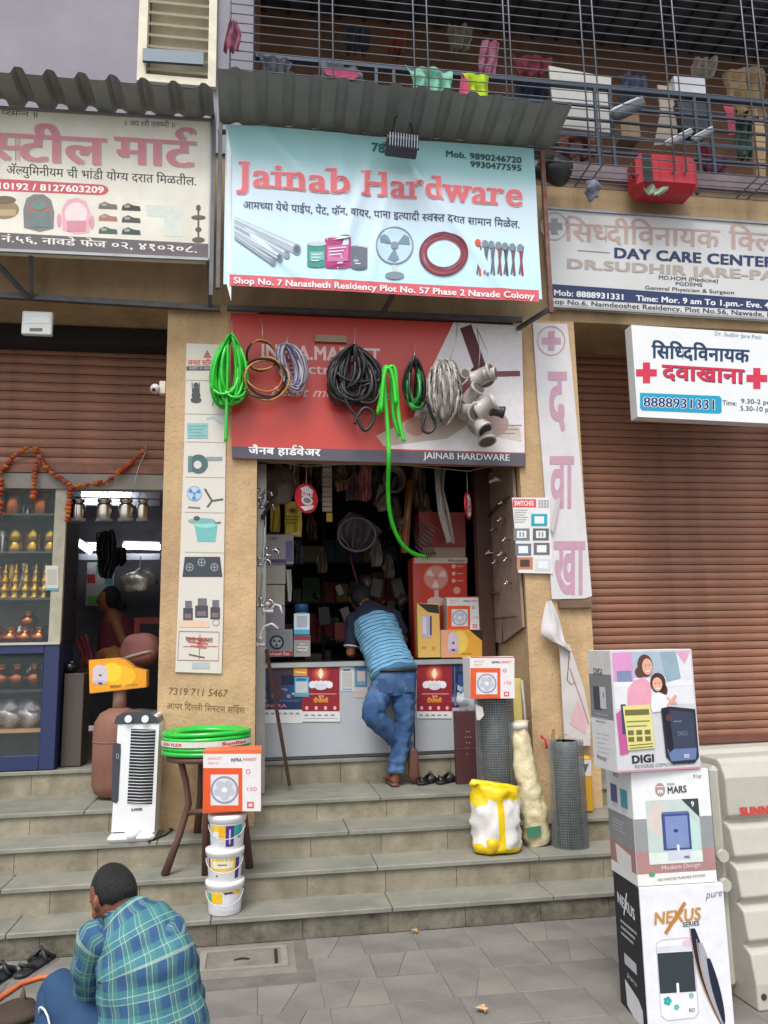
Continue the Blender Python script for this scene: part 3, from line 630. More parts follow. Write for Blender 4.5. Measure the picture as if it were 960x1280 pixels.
d.text('786', (464, 190), (490, 192), 11, '2f5f62', 1, .03)
d.text('Mob. 9890246720', (557, 195), (652, 204), 7.5, '2f4f50', 1, .03); d.text('9930477595', (588, 208), (652, 214), 7.5, '2f4f50', 1, .03)
for k, (x0, y0, x1, y1, r) in enumerate(((293, 276, 371, 312, 7), (293, 283, 358, 319, 5.5), (293, 290, 350, 323, 5), (293, 296, 341, 328, 4.5))):
    d.poly([(x0, y0-r*.8), (x1, y1-r), (x1, y1+r), (x0, y0+r*.6)], ('a9b6c0', '98a6b2')[k % 2], 1+k*.6); d.poly([(x0, y0-r*.6), (x1, y1-r*.7), (x1, y1-r*.1), (x0, y0-r*.2)], 'c8d4dc', 1.4+k*.6); d.ell(x1, y1, r*.75, r, '8593a0', 1.8+k*.6); d.ell(x1, y1, r*.5, r*.7, '5a6874', 2+k*.6)
for x0, x1, y0, y1, c, c2 in ((384, 408, 305, 332, '3f8f86', '6fb5aa'), (406, 438, 298, 334, 'a83f78', 'c86fa0'), (438, 459, 309, 335, '6a7480', '98a2ac')):
    d.rect(x0, y0, x1, y1, c, 2); d.ell((x0+x1)/2, y0, (x1-x0)/2, 3, 'c0c8cc', 2.6); d.ell((x0+x1)/2, y1, (x1-x0)/2, 3, c, 2); d.rect(x0+3, y0+10, x1-3, y1-6, c2, 2.8); d.lines(x0+5, y0+13, x1-6, 3, 4, 1.2, 'dfe4e6', 3.4)
d.fan(493, 307, 23, 'bcd6e6', '7590a2', 1); d.rect(490, 330, 496, 344, 'c5ccd2', 1); d.ell(493, 345, 12, 5, '7f8d98', 2)
for k in range(9): d.ring(554+rnd.uniform(-2, 2), 318+rnd.uniform(-2, 2), 22+k*.9, 19+k*.9, 2.1, ('8a3f4c', 'a05560', '75303c')[k % 3], 1+k*.25, 28)
d.line([(526, 318), (527, 330)], 1.5, '75303c', 1)
for k, (x, c) in enumerate(((597, 'd05540'), (606, '5a6670'), (614, '6a7680'), (623, 'a84a4e'), (631, '3f4b54'), (640, '7a5560'), (650, 'a8303c'))):
    d.line([(x, 304+k*.8), (x+3, 345)], 3, c, 1); d.ell(x, 304+k, 4, 5, '7d8890' if k else 'd05540', 2, 10); d.line([(x+4, 308), (x-1, 343)], 2.2, '5d6870', 1.5)
d.done(ban)
# ---- red shop fascia
fas = pboard('fascia_board', 'red and white fascia board above the shop opening reading JAINAB HARDWARE', 'signboard', [(288, 391), (652, 407), (657, 583), (290, 572)], YP-.03, .028, M('bf3f36', rough=.35, var=.05, sc=2, dirt=.15, dc='a84038'), None)
Yf = YP-.031; d = pixdec(Yf)
wpoly = [(567, 403), (652, 407), (656, 566), (482, 561), (500, 545), (516, 525), (530, 480)]
d.poly(wpoly, 'd9d4d6', 1)
d.poly([(289.5, 558), (656.6, 567.5), (657, 583), (290, 572.5)], '585560', 1.5)
d.text('जैनब हार्डवेअर', (311, 567), (400, 570), 9, 'e6e6e6', 2.5, .03)
d.text('JAINAB HARDWARE', (530, 573), (637, 576), 8, 'dcdcde', 2.5, .01)
d.text('INFRA.MARKET', (326, 447), (475, 453), 17, 'dfc6c2', 1, .03); d.text('Electricals', (357, 466), (452, 470), 13, 'dcbdb8', 1, .02)
d.text('heart meets style', (338, 494), (488, 500), 12, 'e0b8b2', 1, 0, 0, .35)
d.line([(582, 408), (604, 470)], 15, '5d2c33', 2); d.line([(604, 468), (650, 467)], 7, '74454a', 2); d.line([(600, 470), (560, 505)], 12, '8a4c50', 2); d.ell(603, 470, 17, 15, '4d2a30', 3)
d.poly([(470, 545), (560, 500), (600, 520), (560, 548), (480, 558)], 'b9a79c', 2); d.poly([(600, 520), (650, 535), (652, 552), (610, 545)], 'c4b8b0', 2); d.ell(520, 533, 14, 12, 'ad7f72', 2.6)
d.ell(610, 530, 26, 18, 'a89088', 2.8); d.lines(620, 531, 652, 3, 5, 1.5, '9c8c86', 3.3)
d.done(fas)
tag(obj('metal_strip', B(M('9a8468', rough=.5, var=.2)).box(W(393, 418, YP).x, W(432, 418, YP).x, YP-.06, YP-.035, W(393, 430, YP).z, W(393, 422, YP).z)), 'short tan metal strip fixed on top of the red fascia board', 'strip')
# ---- clinic signboards
cs = pboard('signboard', 'long white clinic signboard reading DAY CARE CENTER on the beam', 'signboard', [(679, 260), (1120, 291), (1120, 409), (690, 383)], YP-.05, .045, M('c6c8c8', rough=.4, var=.04, dirt=.25, dc='9c9684', ds=3), M('9a9c9e', rough=.4, metal=.5))
d = pixdec(YP-.0515); tb, nv = 'b39a94', '2f3a5e'
d.ring(693, 283, 16, 17, 2, 'a9a6a4', 1); d.cross(693, 283, 10, 4, '8f9094', 2)
d.text('सिध्दीविनायक', (706, 301), (899, 310), 25, tb, 1, .022); d.text('क्लिनिक', (912, 311), (1030, 319), 25, tb, 1, .022)
d.line([(722, 313), (762, 316)], 1.2, '8a8488', 1)
d.text('DAY CARE CENTER', (767, 322), (968, 334), 12.5, nv, 1, .04); d.text('DR.SUDHIR JARE-PATIL', (708, 335), (1010, 353), 11.5, 'a59a94', 1, .045)
d.text('MD.HOM (Medicine)', (823, 349), (898, 353.5), 5, '4b4a50', 1, .02); d.text('PGDEMS', (844, 356.5), (878, 358.5), 4.5, '4b4a50', 1, .02); d.text('General Physician & Surgeon', (806, 361.5), (918, 368), 4.6, '4b4a50', 1, .02)
d.poly([(689.5, 355), (1120, 386), (1120, 399), (691, 372)], nv, 1)
d.text('Mob: 8888931331', (692, 369), (781, 375), 7, 'd8dade', 2, .03); d.text('Time: Mor. 9 am To 1.pm.- Eve. 4 To 9 pm.', (795, 376), (1010, 388), 7, 'd8dade', 2, .03)
d.text('Shop No.6, Namdeoshet Residency, Plot No.56, Nawade, Phase-II,Navi Mumbai', (682, 379), (1060, 402), 6, '3c3c44', 1, .02)
d.done(cs)
bx = pboard('signboard', 'small white box sign with red crosses hanging before the brown shutter', 'signboard', [(789, 406), (1010, 421), (1014, 532), (797, 521)], -.80, .11, M('dcdfe0', rough=.35, var=.03))
d = pixdec(-.8012)
d.text('सिध्दिविनायक', (815, 447), (936, 453), 17, '1f3c5e', 1, .03)
d.text('दवाखाना', (829, 474), (930, 480), 19, '5f3a48', 1, .03); d.text('दवाखाना', (828, 473), (929, 479), 19, 'c62f4e', 2, .028)
d.cross(808, 466, 13, 4.5, 'c93450', 1); d.cross(946, 473, 13, 4.5, 'c93450', 1)
d.text('Dr. Sudhir Jare Patil', (893, 419), (952, 424), 5, '7f9aac', 1, .01)
d.poly([(800, 491), (899, 495), (902, 498), (902, 515), (899, 517), (803, 513), (800, 510)], '1f96bc', 1); d.text('8888931331', (804, 508), (896, 512), 12, 'e8f0f4', 2, .055); d.text('8888931331', (804, 508), (896, 512), 12, '1f2f5e', 3, .02)
d.text('Time:', (903, 506), (921, 507), 6, '4b4a50', 1, .015); d.text('9.30-2 pm', (926, 504), (966, 506), 6, '4b4a50', 1, .015); d.text('5.30-10 pm', (925, 513), (968, 515), 6, '4b4a50', 1, .015)
d.done(bx)
# ---- vertical flex strip on the right pillar
vs_ = pboard('vertical_banner', 'tall peeling white banner with faded pink lettering on the right pillar', 'banner', [(666, 403), (709, 405), (714, 450), (724, 560), (740, 745), (731, 748), (690, 749), (680, 600), (672, 500)], YP-.02, .012, M('ccc9cb', rough=.5, var=.05, dirt=.2, dc='a59c9c', ds=4))
d = pixdec(YP-.0212); vp = 'b791a2'
d.ring(689, 426, 17, 18, 1.5, vp, 1); d.cross(689, 426, 12, 4, vp, 2)
d.text('द', (686, 532), (707, 532), 74, vp, 1, .028); d.text('वा', (688, 634), (716, 634), 70, vp, 1, .028); d.text('खा', (693, 742), (730, 742), 72, vp, 1, .028)
d.done(vs_)
drape('peeled_corner', '', '', [(684, 752), (678, 778), (677, 792), (690, 802), (712, 812)], [(690, 750), (702, 780), (706, 800), (712, 812), (714, 818)], YP-.09, M('c9c6c4', rough=.5, var=.08), .02, 1, 10, 10, .003, parent=vs_)
tag(obj('loose_strip', B(M('bdb4b4', rough=.6)).prism([W(x, y, YP-.05) for x, y in ((697, 622), (700, 622), (692, 665), (688, 662))], (0, .006, 0))), 'thin white strip curling off the vertical banner above the switch poster', 'strip')
wb = pboard('leaning_board', 'worn white board leaning against the right pillar behind the wire mesh roll', 'board', [(699, 800), (712, 806), (730, 860), (738, 900), (738, 932), (706, 933)], YP-.06, .012, M('c0bcb8', rough=.6, var=.1, dirt=.3, dc='a58c94', ds=4))
d = pixdec(YP-.0612); d.line([(712, 812), (709, 850), (714, 856), (719, 852)], 1.2, '8a5c50', 1); d.poly([(712, 905), (722, 875), (733, 895), (732, 918)], 'c7a3aa', 1); d.line([(712, 835), (728, 880), (736, 905)], 1.2, 'a47a80', 1.5); d.done(wb)
tag(obj('ledge', B(M('6d5a48', rough=.9, var=.2)).box(W(697, 755, YP).x, W(738, 755, YP).x, YP-.035, YP, W(697, 760, YP).z, W(697, 752, YP).z)), 'small brown ledge on the right pillar below the vertical banner', 'ledge')
sp_ = pboard('poster', 'poster of electric switches fixed beside the vertical banner', 'poster', [(640, 622), (687, 622), (691, 717), (648, 716)], YP-.03, .008, M('d8d6d4', rough=.4, var=.04))
d = pixdec(YP-.031); d.rect(641, 624, 670, 634, 'd05058', 1); d.text('SWITCHES', (643, 632), (667, 632), 6, 'f0dcdc', 2, .03); d.lines(643, 637, 660, 6, 3, 1, 'a8a8ac', 1)
for i, (x, y, c) in enumerate(((674, 650, '1f9cae'), (652, 668, '77787e'), (676, 668, '5f6066'), (654, 687, '6c6e76'), (677, 686, '6a6468'), (656, 704, 'b87a60'), (679, 706, 'c9c9ce'))):
    d.rect(x-10, y-7.5, x+10, y+7.5, c, 1); d.rect(x-6, y-4.5, x+6, y+4.5, 'd9dde0' if i != 5 else '4a3c38', 2)
    if i in (1, 2): d.rect(x-3, y-3, x-1, y+3, '88888c', 3); d.rect(x+1, y-3, x+3, y+3, '88888c', 3)
for i in range(4):
    for j in range(3): d.rect(673+i*3.5, 625+j*3.5, 675.5+i*3.5, 627.5+j*3.5, '9a9a9e', 1)
d.done(sp_)
# ---- pillar poster (left)
pp = pboard('poster', 'long narrow poster of kitchen appliances hanging on the left pillar', 'poster', [(233, 429), (280, 431), (283, 500), (281, 640), (279, 760), (277, 842), (219, 840), (224, 720), (230, 560)], YP-.012, .008, M('cfcbc2', rough=.6, var=.05, dirt=.25, dc='a09480', ds=6))
d = pixdec(YP-.0132)
d.poly([(259, 437), (264, 447), (254, 447)], 'a86a5c', 1); d.rect(234, 448, 268, 457, 'd4c0b4', 1); d.text('जनता स्टील', (235, 456), (267, 456), 6, 'b85048', 2, .03); d.rect(233, 458, 268, 463, '4c4c54', 1); d.text('पाईप व वायर', (236, 462), (266, 462), 3, 'c0c0c4', 2)
for y in (475, 517, 552, 596, 640, 690): d.line([(231, y), (281, y+1)], .7, 'b0aaa0', 1)
for k in range(4): d.ell(245, 500-k*6, 7-k*1.2, 4, '4b4f50', 1+k*.2, 12)
d.line([(240, 478), (241, 496)], 1, '3c4040', 2); d.line([(249, 478), (249, 496)], 1, '3c4040', 2); d.ell(270, 492, 6, 5, '8088a0', 1); d.line([(262, 486), (276, 488)], 2, '7a7a98', 1); d.line([(268, 492), (266, 507)], 1.5, '7a8088', 1); d.line([(273, 492), (275, 507)], 1.5, '7a8088', 1)
d.rect(234, 529, 260, 548, '86b4b4', 1); d.lines(236, 532, 258, 4, 4, 1.2, '6fa0a0', 2); d.line([(258, 524), (265, 521), (272, 526), (277, 530)], 2.5, 'a9c0c0', 1)
d.ell(248, 580, 12, 12, '4a6668', 1); d.ell(247, 581, 5, 5, 'd0c4bc', 2); d.rect(258, 571, 278, 576, '8a9498', 1); d.rect(235, 570, 240, 590, '5f7c7c', 1.5)
d.fan(243, 617, 9, 'a5c2da', '4f82b8', 1); d.line([(235, 634), (250, 635)], 2, '6a7480', 1); d.line([(256, 611), (265, 626), (279, 624)], 2.6, '55585c', 1); d.line([(265, 626), (259, 634)], 2.2, '55585c', 1)
d.poly([(243, 656), (272, 656), (269, 677), (247, 677)], '6fb0ac', 1); d.ell(257, 656, 15, 4, '8ccac4', 2); d.ell(252, 651, 17, 3.5, '79a8a4', 2.5); d.ell(246, 648, 4, 3, '4d5858', 3); d.line([(268, 654), (276, 653)], 2, '6a7070', 2)
d.poly([(231, 696), (275, 696), (278, 721), (228, 721)], '41464e', 1)
for x, y in ((237, 709), (252, 703), (268, 709)): d.ring(x, y, 4.5, 4.5, 1, '9aa0a6', 2, 12); d.cross(x, y, 3, .5, '9aa0a6', 2.4)
for x, y, r in ((235, 766, 6), (252, 763, 8), (269, 765, 6)): d.rect(x-r, y-6, x+r, y+9, '4b484e', 1); d.rect(x-r*.6, y-15, x+r*.8, y-6, '6a6a70', 1); d.rect(x-r*.7, y+1, x+r*.7, y+7, '7a6a70', 2)
d.rect(224, 776, 262, 784, 'd8bca0', 1); d.ring(270, 778, 4, 4, 1, '9a8c80', 1)
d.line([(224, 789), (274, 790), (273, 826), (222, 825)], 1, 'a06a60', 1, True)
for k in range(6): d.line([(232+k*3, 797+(k % 3)*5), (262-k*2, 800+(k*5) % 12)], 2, 'c46a64', 2)
d.line([(229, 808), (272, 808)], .8, 'b05850', 2); d.line([(250, 792), (249, 824)], .8, 'b05850', 2.2); d.text('जय जनता', (232, 802), (266, 803), 6, '7a4848', 3, .02); d.line([(236, 818), (256, 822)], 1.6, '6a5854', 2); d.rect(240, 828, 262, 836, 'a9b4b4', 1)
d.done(pp)
# handwriting on the left pillar
d = pixdec(YP-.0008); d.text('7319 711 5467', (210, 868), (284, 871), 9, '6e543c', 1, -.012, 0, .15); d.text('आपर दिल्ली सिस्टम सर्विस', (208, 886), (306, 892), 8, '755b42', 1, -.01)
hw = d.done(bd, 'handwriting')
# posters on the counter come with the counter
# ------------------------------------------------------------------ counter of the hardware shop
m_panel = M('a9aeb4', rough=.45, var=.05, dirt=.15, dc='8d8f8e', ds=3)
ct = thing('shop_counter', 'grey-white panelled shop counter with aluminium edge between the pillars', 'counter', (.84, .2, .77))
xs = W(517, 880, 0).x
obj('front_panel', B(m_panel).box(.0, xs-.006, 0, .02, .80, 1.47), ct); obj('front_panel', B(m_panel).box(xs+.006, 1.70, 0, .02, .80, 1.47), ct)
obj('counter_top', B(m_alum).box(-.02, 1.72, -.025, .012, 1.465, 1.505, bev=.004).use(M('2e2d2d', rough=.4)).box(-.02, 1.72, .012, .5, 1.47, 1.508), ct)
obj('carcass', B(M('6f7275', rough=.6)).box(0, 1.7, .021, .48, .775, 1.465), ct)
obj('corner_post', B(m_alum).box(-.035, .0, -.02, .02, .775, 1.47), ct); obj('corner_post', B(m_alum).box(1.70, 1.725, -.02, .02, .775, 1.47), ct)
obj('gap_strip', B(m_black).box(xs-.006, xs+.006, .005, .018, .80, 1.46), ct)
obj('tall_post', B(M('a3a29c', rough=.4, metal=.4, var=.1)).box(-.02, .045, -.36, -.32, .6, 3.0), ct)
def cposter(name, label, x0, y0, x1, y1, fn, base='d8d8d8', Y=-.004, tilt=0):
    t = obj(name, B(ink(base)).prism([W(x0, y0+tilt, Y), W(x1, y0, Y), W(x1, y1, Y), W(x0, y1+tilt, Y)], (0, .003, 0))); tag(t, label, 'poster'); d = pixdec(Y-.0005); fn(d); d.done(t); return t
def diwali(x0, y0, w):
    def fn(d):
        d.rect(x0, y0, x0+w, y0+60, '8c2430', 1)
        cx = x0+w/2
        for r_, c in ((11, 'a83c38'), (8, 'c85c48'), (5, 'e89870')): d.ell(cx, y0+13, r_, r_*1.05, c, 1+(12-r_)*.1)
        d.ell(cx, y0+13, 2.6, 6.5, 'fbe3c4', 3)
        for k in range(7): a = R(180-k*30); d.ell(cx+math.cos(a)*11, y0+24+abs(math.sin(a))*-1+3, 4, 4.5, 'e2dfe4', 3.2+k*.1, 12)
        d.ell(cx, y0+29, 8, 4.5, 'cfd2de', 4.2); d.lines(x0+6, y0+38, x0+w-4, 1, 3, .8, 'e0b0a8', 1.5)
        d.text('दीपावली', (cx-9, y0+49), (cx+9, y0+49), 5, 'f0a030', 2, .03); d.text('शुभ', (cx-3, y0+43), (cx+4, y0+43), 3, 'f0c0a0', 2, .02)
        for k in range(4): d.ell(x0+6+k*(w-12)/3, y0+56, 2, 2.5, 'e0b0b0', 1.5, 8)
        for k in range(5): d.rect(x0+3+k*(w-6)/5, y0+64, x0+(k+.6)*(w-6)/5+3, y0+66, '8a8a90', 1)
        d.line([(x0+2, y0+69), (x0+w-2, y0+69)], .8, 'a0a0a8', 1)
    return fn
def blue(x0, y0, w):
    def fn(d):
        d.rect(x0, y0, x0+w, y0+57, '24355c', 1)
        for k in range(14): d.rect(x0+rnd.uniform(0, w-8), y0+rnd.uniform(3, 46), x0+w-rnd.uniform(0, 5), y0+rnd.uniform(10, 48), ('2d4878', '1b2544', '3d5c86', '4a3a44')[k % 4], 1.1+k*.1)
        for k in range(9): x = x0+rnd.uniform(0, w*.75); y = y0+rnd.uniform(25, 48); d.rect(x, y, x+rnd.uniform(2, 5), y+rnd.uniform(2, 7), ('8fa6c8', 'aeb9c8', '7a8cb0')[k % 3], 2.6+k*.1)
        d.line([(x0+4, y0+4), (x0+5, y0+56)], 1, '6a7898', 3.6); d.text('INFRA', (x0+3, y0+54), (x0+w*.6, y0+54), 4, 'c06a78', 3.7, .03)
        for k in range(6): d.rect(x0+3+k*w/6.5, y0+61, x0+3+(k+.6)*w/6.5, y0+63, '8a8a90', 1)
    return fn
cposter('calendar_poster', 'dark blue calendar poster at the left end of the counter front', 328, 830, 378, 904, blue(328, 830, 50))
cposter('calendar_poster', 'red Diwali calendar poster with lamp, left of the leaning man', 377.5, 829, 425, 902, diwali(377.5, 829, 47), Y=-.008)
cposter('calendar_poster', 'red Diwali calendar poster with lamp, right of the leaning man', 521, 829, 565, 898, diwali(521, 829, 44))
cposter('calendar_poster', 'blue calendar poster at the right end of the counter front', 564, 828, 588, 882, blue(564, 827, 22), Y=-.003)
def qrc(x0, y0, x1, y1, c, hdr): 
    def fn(d): d.rect(x0+1.5, y0+6, x1-1.5, y1-5, c, 1); d.rect(x0+3, y0+2.5, x1-4, y0+4.5, '4a5a70', 1); d.rect(x0+1.5, y1-3.5, x1-1.5, y1-1.5, '6fa0c0', 1)
    return fn
cposter('payment_card', 'payment card in blue frame over the join of the two left posters', 368, 846, 386, 871, qrc(368, 846, 386, 871, 'c2c6ca', ''), '4fa5cc', -.012)
cposter('orange_sticker', 'orange sticker above the payment card on the counter posters', 367, 835, 384, 845, lambda d: d.line([(369, 840), (382, 841)], 1.6, 'f2d8a0', 1), 'd8963c', -.012)
cposter('payment_card', 'white payment card on the counter right of the red poster', 426, 832, 442, 864, qrc(426, 834, 442, 864, 'b4b2ae', ''), 'cdd3d3')
cposter('payment_card', 'small blue-framed payment card beside the leaning man', 444, 832, 459, 858, qrc(445, 833, 458, 857, 'b8a8a0', ''), '567f9c')
cposter('faded_sticker', 'faded pinkish sticker low on the counter beside the man', 442, 860, 460, 872, lambda d: d.lines(444, 864, 457, 2, 3, 1, 'c8a898', 1), 'b9b2ae')
# ------------------------------------------------------------------ goods on the counter
def carton(name, label, x0, y0, x1, y1, Y, dep, h, fn=None, cat='box', bev=.003, rough=.5):
    b, r4 = pbox(x0, y0, x1, y1, Y, dep, M(h, rough=rough, var=.05, dirt=.12, dc='7a6f60', ds=6), bev); t = tag(obj(name, b), label, cat)
    if fn: d = pixdec(Y-.0006); fn(d); d.done(t)
    return t
def p_fanbox(d):
    d.rect(335, 789, 364, 812, '7d8288', 1); d.ring(346, 803, 8, 8, 2.2, '24262c', 2); d.fan(346, 803, 6, '9aa0a6', '24262c', 3)
    d.rect(330, 814, 365.5, 820, 'a83440', 1); d.text('Exhaust Fan', (334, 819), (362, 819), 4, 'e6c8c8', 2, .02)
carton('fan_carton', 'grey fan carton with red strip at the left end of the counter', 329, 787, 366, 821, .0+.03, .2, '868a90', p_fanbox)
carton('small_carton', 'mauve-grey package standing on the fan carton by the taps', 332, 757, 356, 787, .08, .15, '8f8898')
carton('small_carton', 'cream box in the left stack, lower of the two cream ones', 331, 731, 356, 757, .07, .16, 'a9a294')
carton('small_carton', 'cream box in the left stack, upper of the two cream ones', 332, 705, 357, 730, .07, .16, 'a7a49a')
carton('tap_carton', 'grey and purple tap carton at the top of the left stack', 331, 668, 367, 705, .05, .2, '9a979c', lambda d: (d.rect(357, 676, 366, 702, '6c6688', 1), d.rect(334, 699, 358, 704, '5f4878', 1.4), d.ell(346, 688, 4, 3, '4a4a4e', 2, 10), d.line([(343, 684), (350, 690)], 1.5, 'd8d8da', 3), d.text('TAP', (336, 675), (346, 675), 3.5, '55565a', 1, .03)))
drape('cable_loop', 'white looped cord hanging beside the cream boxes', 'cord', [(358, 712), (359, 735), (360, 752)], [(364, 712), (365, 735), (364, 752)], .1, M('aeaca6', rough=.6), .01, 2, 6, 8)
t = thing('plastic_jar', 'clear jar with blue lid and a payment card taped on it, on the counter', 'jar', W(377, 794, .12))
def jz(y): return W(377, y, .12).z
jx = W(377, 780, .12).x
obj('jar_body', B(M('8d9aa6', rough=.15, var=.1, alpha=.75)).lathe([(.055, jz(795)), (.062, jz(792)), (.062, jz(770)), (.05, jz(765))], (jx, .12, 0), 18), t)
obj('lid', B(M('1f4f80', rough=.35)).lathe([(.056, jz(765)), (.056, jz(757)), (.05, jz(755))], (jx, .12, 0), 18), t)
d = pixdec(.05); d.rect(367.5, 767, 387, 787, 'cfe2ea', 1); d.rect(367.5, 787, 387, 793, '4fb0cc', 1); d.rect(371, 770, 384, 784, 'b0bcc4', 2); d.done(t, 'card')
carton('packet', 'silver and red packet under the blue-lidded jar', 367, 794, 388, 821, .06, .12, '9e9a98', lambda d: (d.rect(367.5, 795, 387.5, 800, '98404a', 1), d.ell(378, 810, 7, 6, 'c8c4c2', 1, 14), d.lines(371, 806, 385, 3, 4, 1, '77706e', 2)))
def p_bigfan(d):
    d.rect(518, 697, 584, 704, 'c4b4aa', 1); d.rect(526, 705, 583.5, 762, 'c23a28', 1.4)
    d.fan(545, 722, 15, 'c8887a', 'd9c0b4', 2, 3, 'b87868'); d.rect(543, 736, 548, 748, 'd0b0a4', 2); d.ell(545, 752, 11, 6, 'd4bcb2', 2.5)
    for k, y in enumerate((708, 717, 726)): d.ell(567, y, 2.6, 2.6, 'dca898', 2, 10); d.rect(571, y-.7, 579, y+.7, 'd89080', 2)
    d.ell(571, 738, 4.5, 4.5, 'd8a090', 2, 12); d.text('INFRA.MARKET', (560, 702), (582, 703), 3, '7a4a44', 2, .03)
carton('fan_carton', 'tall orange-red table fan carton at the right end of the counter', 517, 697, 585, 822, .24, .22, 'b8362a', p_bigfan)
carton('fan_carton', 'dark red carton on top of the tall table fan carton', 524, 640, 582, 684, .26, .2, '8e2a28', lambda d: d.rect(532, 684, 580, 696, 'a88a70', 1))
carton('flat_carton', 'flat beige carton lying between the two red cartons', 529, 684, 582, 697, .25, .2, '9c826a', lambda d: d.text('FAN', (534, 694), (545, 694), 4, '4f3a30', 1, .03))
def p_exh(x0, y0, x1, y1, side=False):
    w, h = x1-x0, y1-y0
    def fn(d):
        d.rect(x0, y0, x1, y1, 'd9d6d6', 1); d.rect(x0, y0, x1, y0+h*.03, 'd8683c', 1.3)
        fx1, fy0 = x0+w*.68, y0+h*.27
        d.rect(x0, fy0, fx1, y1, 'd8562a', 1.6); ix0, iy0, ix1, iy1 = x0+w*.13, fy0+h*.11, fx1-w*.07, y1-h*.1
        d.rect(ix0, iy0, ix1, iy1, 'd2d2d6', 2.2); cx, cy = (ix0+ix1)/2, (iy0+iy1)/2; r = (iy1-iy0)*.42
        d.ring(cx, cy, r, r, r*.16, '8a90a0', 3)
        for k in range(5): a = k*2*PI/5+.3; d.ell(cx+math.cos(a)*r*.52, cy+math.sin(a)*r*.52, r*.34, r*.3, 'b4b8c4', 3.2+k*.1, 10)
        d.ell(cx, cy, r*.22, r*.22, 'e0e0e4', 4)
        d.text('INFRA.', (x0+w*.48, y0+h*.16), (x0+w*.68, y0+h*.155), h*.055, '3c3438', 2, .03); d.text('MARKET', (x0+w*.69, y0+h*.155), (x0+w*.93, y0+h*.15), h*.055, 'c85c60', 2, .02)
        d.text('EXHAUST', (x0+w*.08, y0+h*.13), (x0+w*.32, y0+h*.125), h*.04, 'd8848c', 2, .02); d.text('FAN 6"', (x0+w*.08, y0+h*.21), (x0+w*.28, y0+h*.205), h*.04, 'd8848c', 2, .02)
        d.ring(x0+w*.78, y0+h*.33, w*.035, w*.035, 1, 'cf5a60', 2, 10); d.text('150', (x0+w*.74, y0+h*.66), (x0+w*.93, y0+h*.66), h*.07, 'd88088', 2, .02)
        d.rect(x0+w*.76, y1-h*.16, x0+w*.88, y1-h*.05, 'cf5a60', 2); d.rect(x0+w*.79, y1-h*.13, x0+w*.85, y1-h*.08, 'e8d0d0', 2.6)
    return fn
carton('exhaust_fan_carton', 'small white and orange exhaust fan carton on the yellow heater carton', 559, 746, 601, 787, .05, .15, 'd2cfcf', p_exh(559, 746, 601, 787))
def p_gey(x0, y0, x1, y1, flip=0):
    w, h = x1-x0, y1-y0
    def fn(d):
        d.rect(x0+.5, y0+.5, x0+w*.3, y1-.5, 'd99a7c', 1); d.rect(x0+w*.3, y0+.5, x1-.5, y1-.5, 'dda33c', 1); d.ell(x0+w*.45, y0+h*.45, w*.2, h*.4, 'e6c45c', 1.5)
        d.poly([(x0+w*.68, y0+.3), (x1-.3, y0+.3), (x1-.3, y0+h*.4)], '2c2422', 2)
        cx = x0+w*.3; d.ell(cx, y0+h*.38, w*.13, h*.3, 'c6b6c2', 2); d.rect(cx-w*.13, y0+h*.36, cx+w*.13, y0+h*.75, 'c6b6c2', 2.1); d.ell(cx, y0+h*.75, w*.13, h*.1, 'b4a2b2', 2.2)
        d.ell(cx, y0+h*.48, w*.03, h*.05, '4a3c58', 3, 8); d.rect(cx-w*.04, y0+h*.7, cx+w*.04, y0+h*.77, '4a3c58', 3); d.text('INSTANT', (x0+w*.5, y1-h*.1), (x0+w*.75, y1-h*.1), h*.07, '7a5424', 2, .02)
    return fn
carton('heater_carton', 'yellow and pink water heater carton below the small exhaust fan carton', 551, 787, 603, 822, .02, .2, 'c99a58', p_gey(551, 787, 603, 822))
def p_tall(d):
    d.poly([(522, 754.5), (548, 756), (549, 767), (535, 765)], '2f2824', 1); d.rect(527.5, 769, 539, 797, 'aea6bc', 1); d.rect(537.5, 770, 539.5, 794, '2c2830', 2); d.rect(528, 771, 533, 792, 'c6c0d0', 2); d.text('LED', (527, 811), (533, 811), 3, '8a6a3c', 1, .02); d.rect(540, 808, 544, 813, 'c09038', 1)
carton('light_carton', 'narrow upright yellow carton on the counter beside the leaning man', 522, 754, 550, 822, .0+.02, .1, 'd6ac58', p_tall)
# ------------------------------------------------------------------ taps on the left jamb
m_chrome = M('c9ccd0', rough=.12, metal=1, var=.03)
def tapx(name, label, px, py, Y, s=1., mt=None, style=0, sx=1):
    p = W(px, py, Y); b = B(mt or m_chrome); t = thing(name, label, 'tap', p)
    b.tube([p+V((-.03*sx*s, .0, 0)), p+V((.04*sx*s, 0, 0))], .012*s, 8); b.lathe([(.02*s, 0), (.022*s, .008*s), (.012*s, .012*s)], p+V((-.03*sx*s, 0, 0)), 10, 'X')
    obj('tap_body', b, t)
    b = B(mt or m_chrome)
    if style == 0: b.tube([p+V((.02*sx*s, 0, 0)), p+V((.05*sx*s, 0, .045*s)), p+V((.085*sx*s, 0, .035*s)), p+V((.1*sx*s, 0, -.02*s))], .009*s, 8)
    else: b.tube([p+V((.0, 0, .01)), p+V((.0, 0, .08*s)), p+V((.03*sx*s, 0, .14*s)), p+V((.09*sx*s, 0, .16*s)), p+V((.14*sx*s, 0, .12*s))], .010*s, 8)
    obj('spout', b, t)
    b = B(mt or m_chrome); b.lathe([(.01*s, 0), (.008*s, .03*s), (.02*s, .034*s), (.018*s, .05*s), (.004*s, .054*s)], p+V((0, 0, .008)), 10); obj('handle', b, t)
    return t
m_wht = M('d9d7d4', rough=.3, var=.04)
tapx('swan_neck_tap', 'white swan-neck tap at the foot of the left tap display', 325, 806, -.36, .95, m_wht, 1)
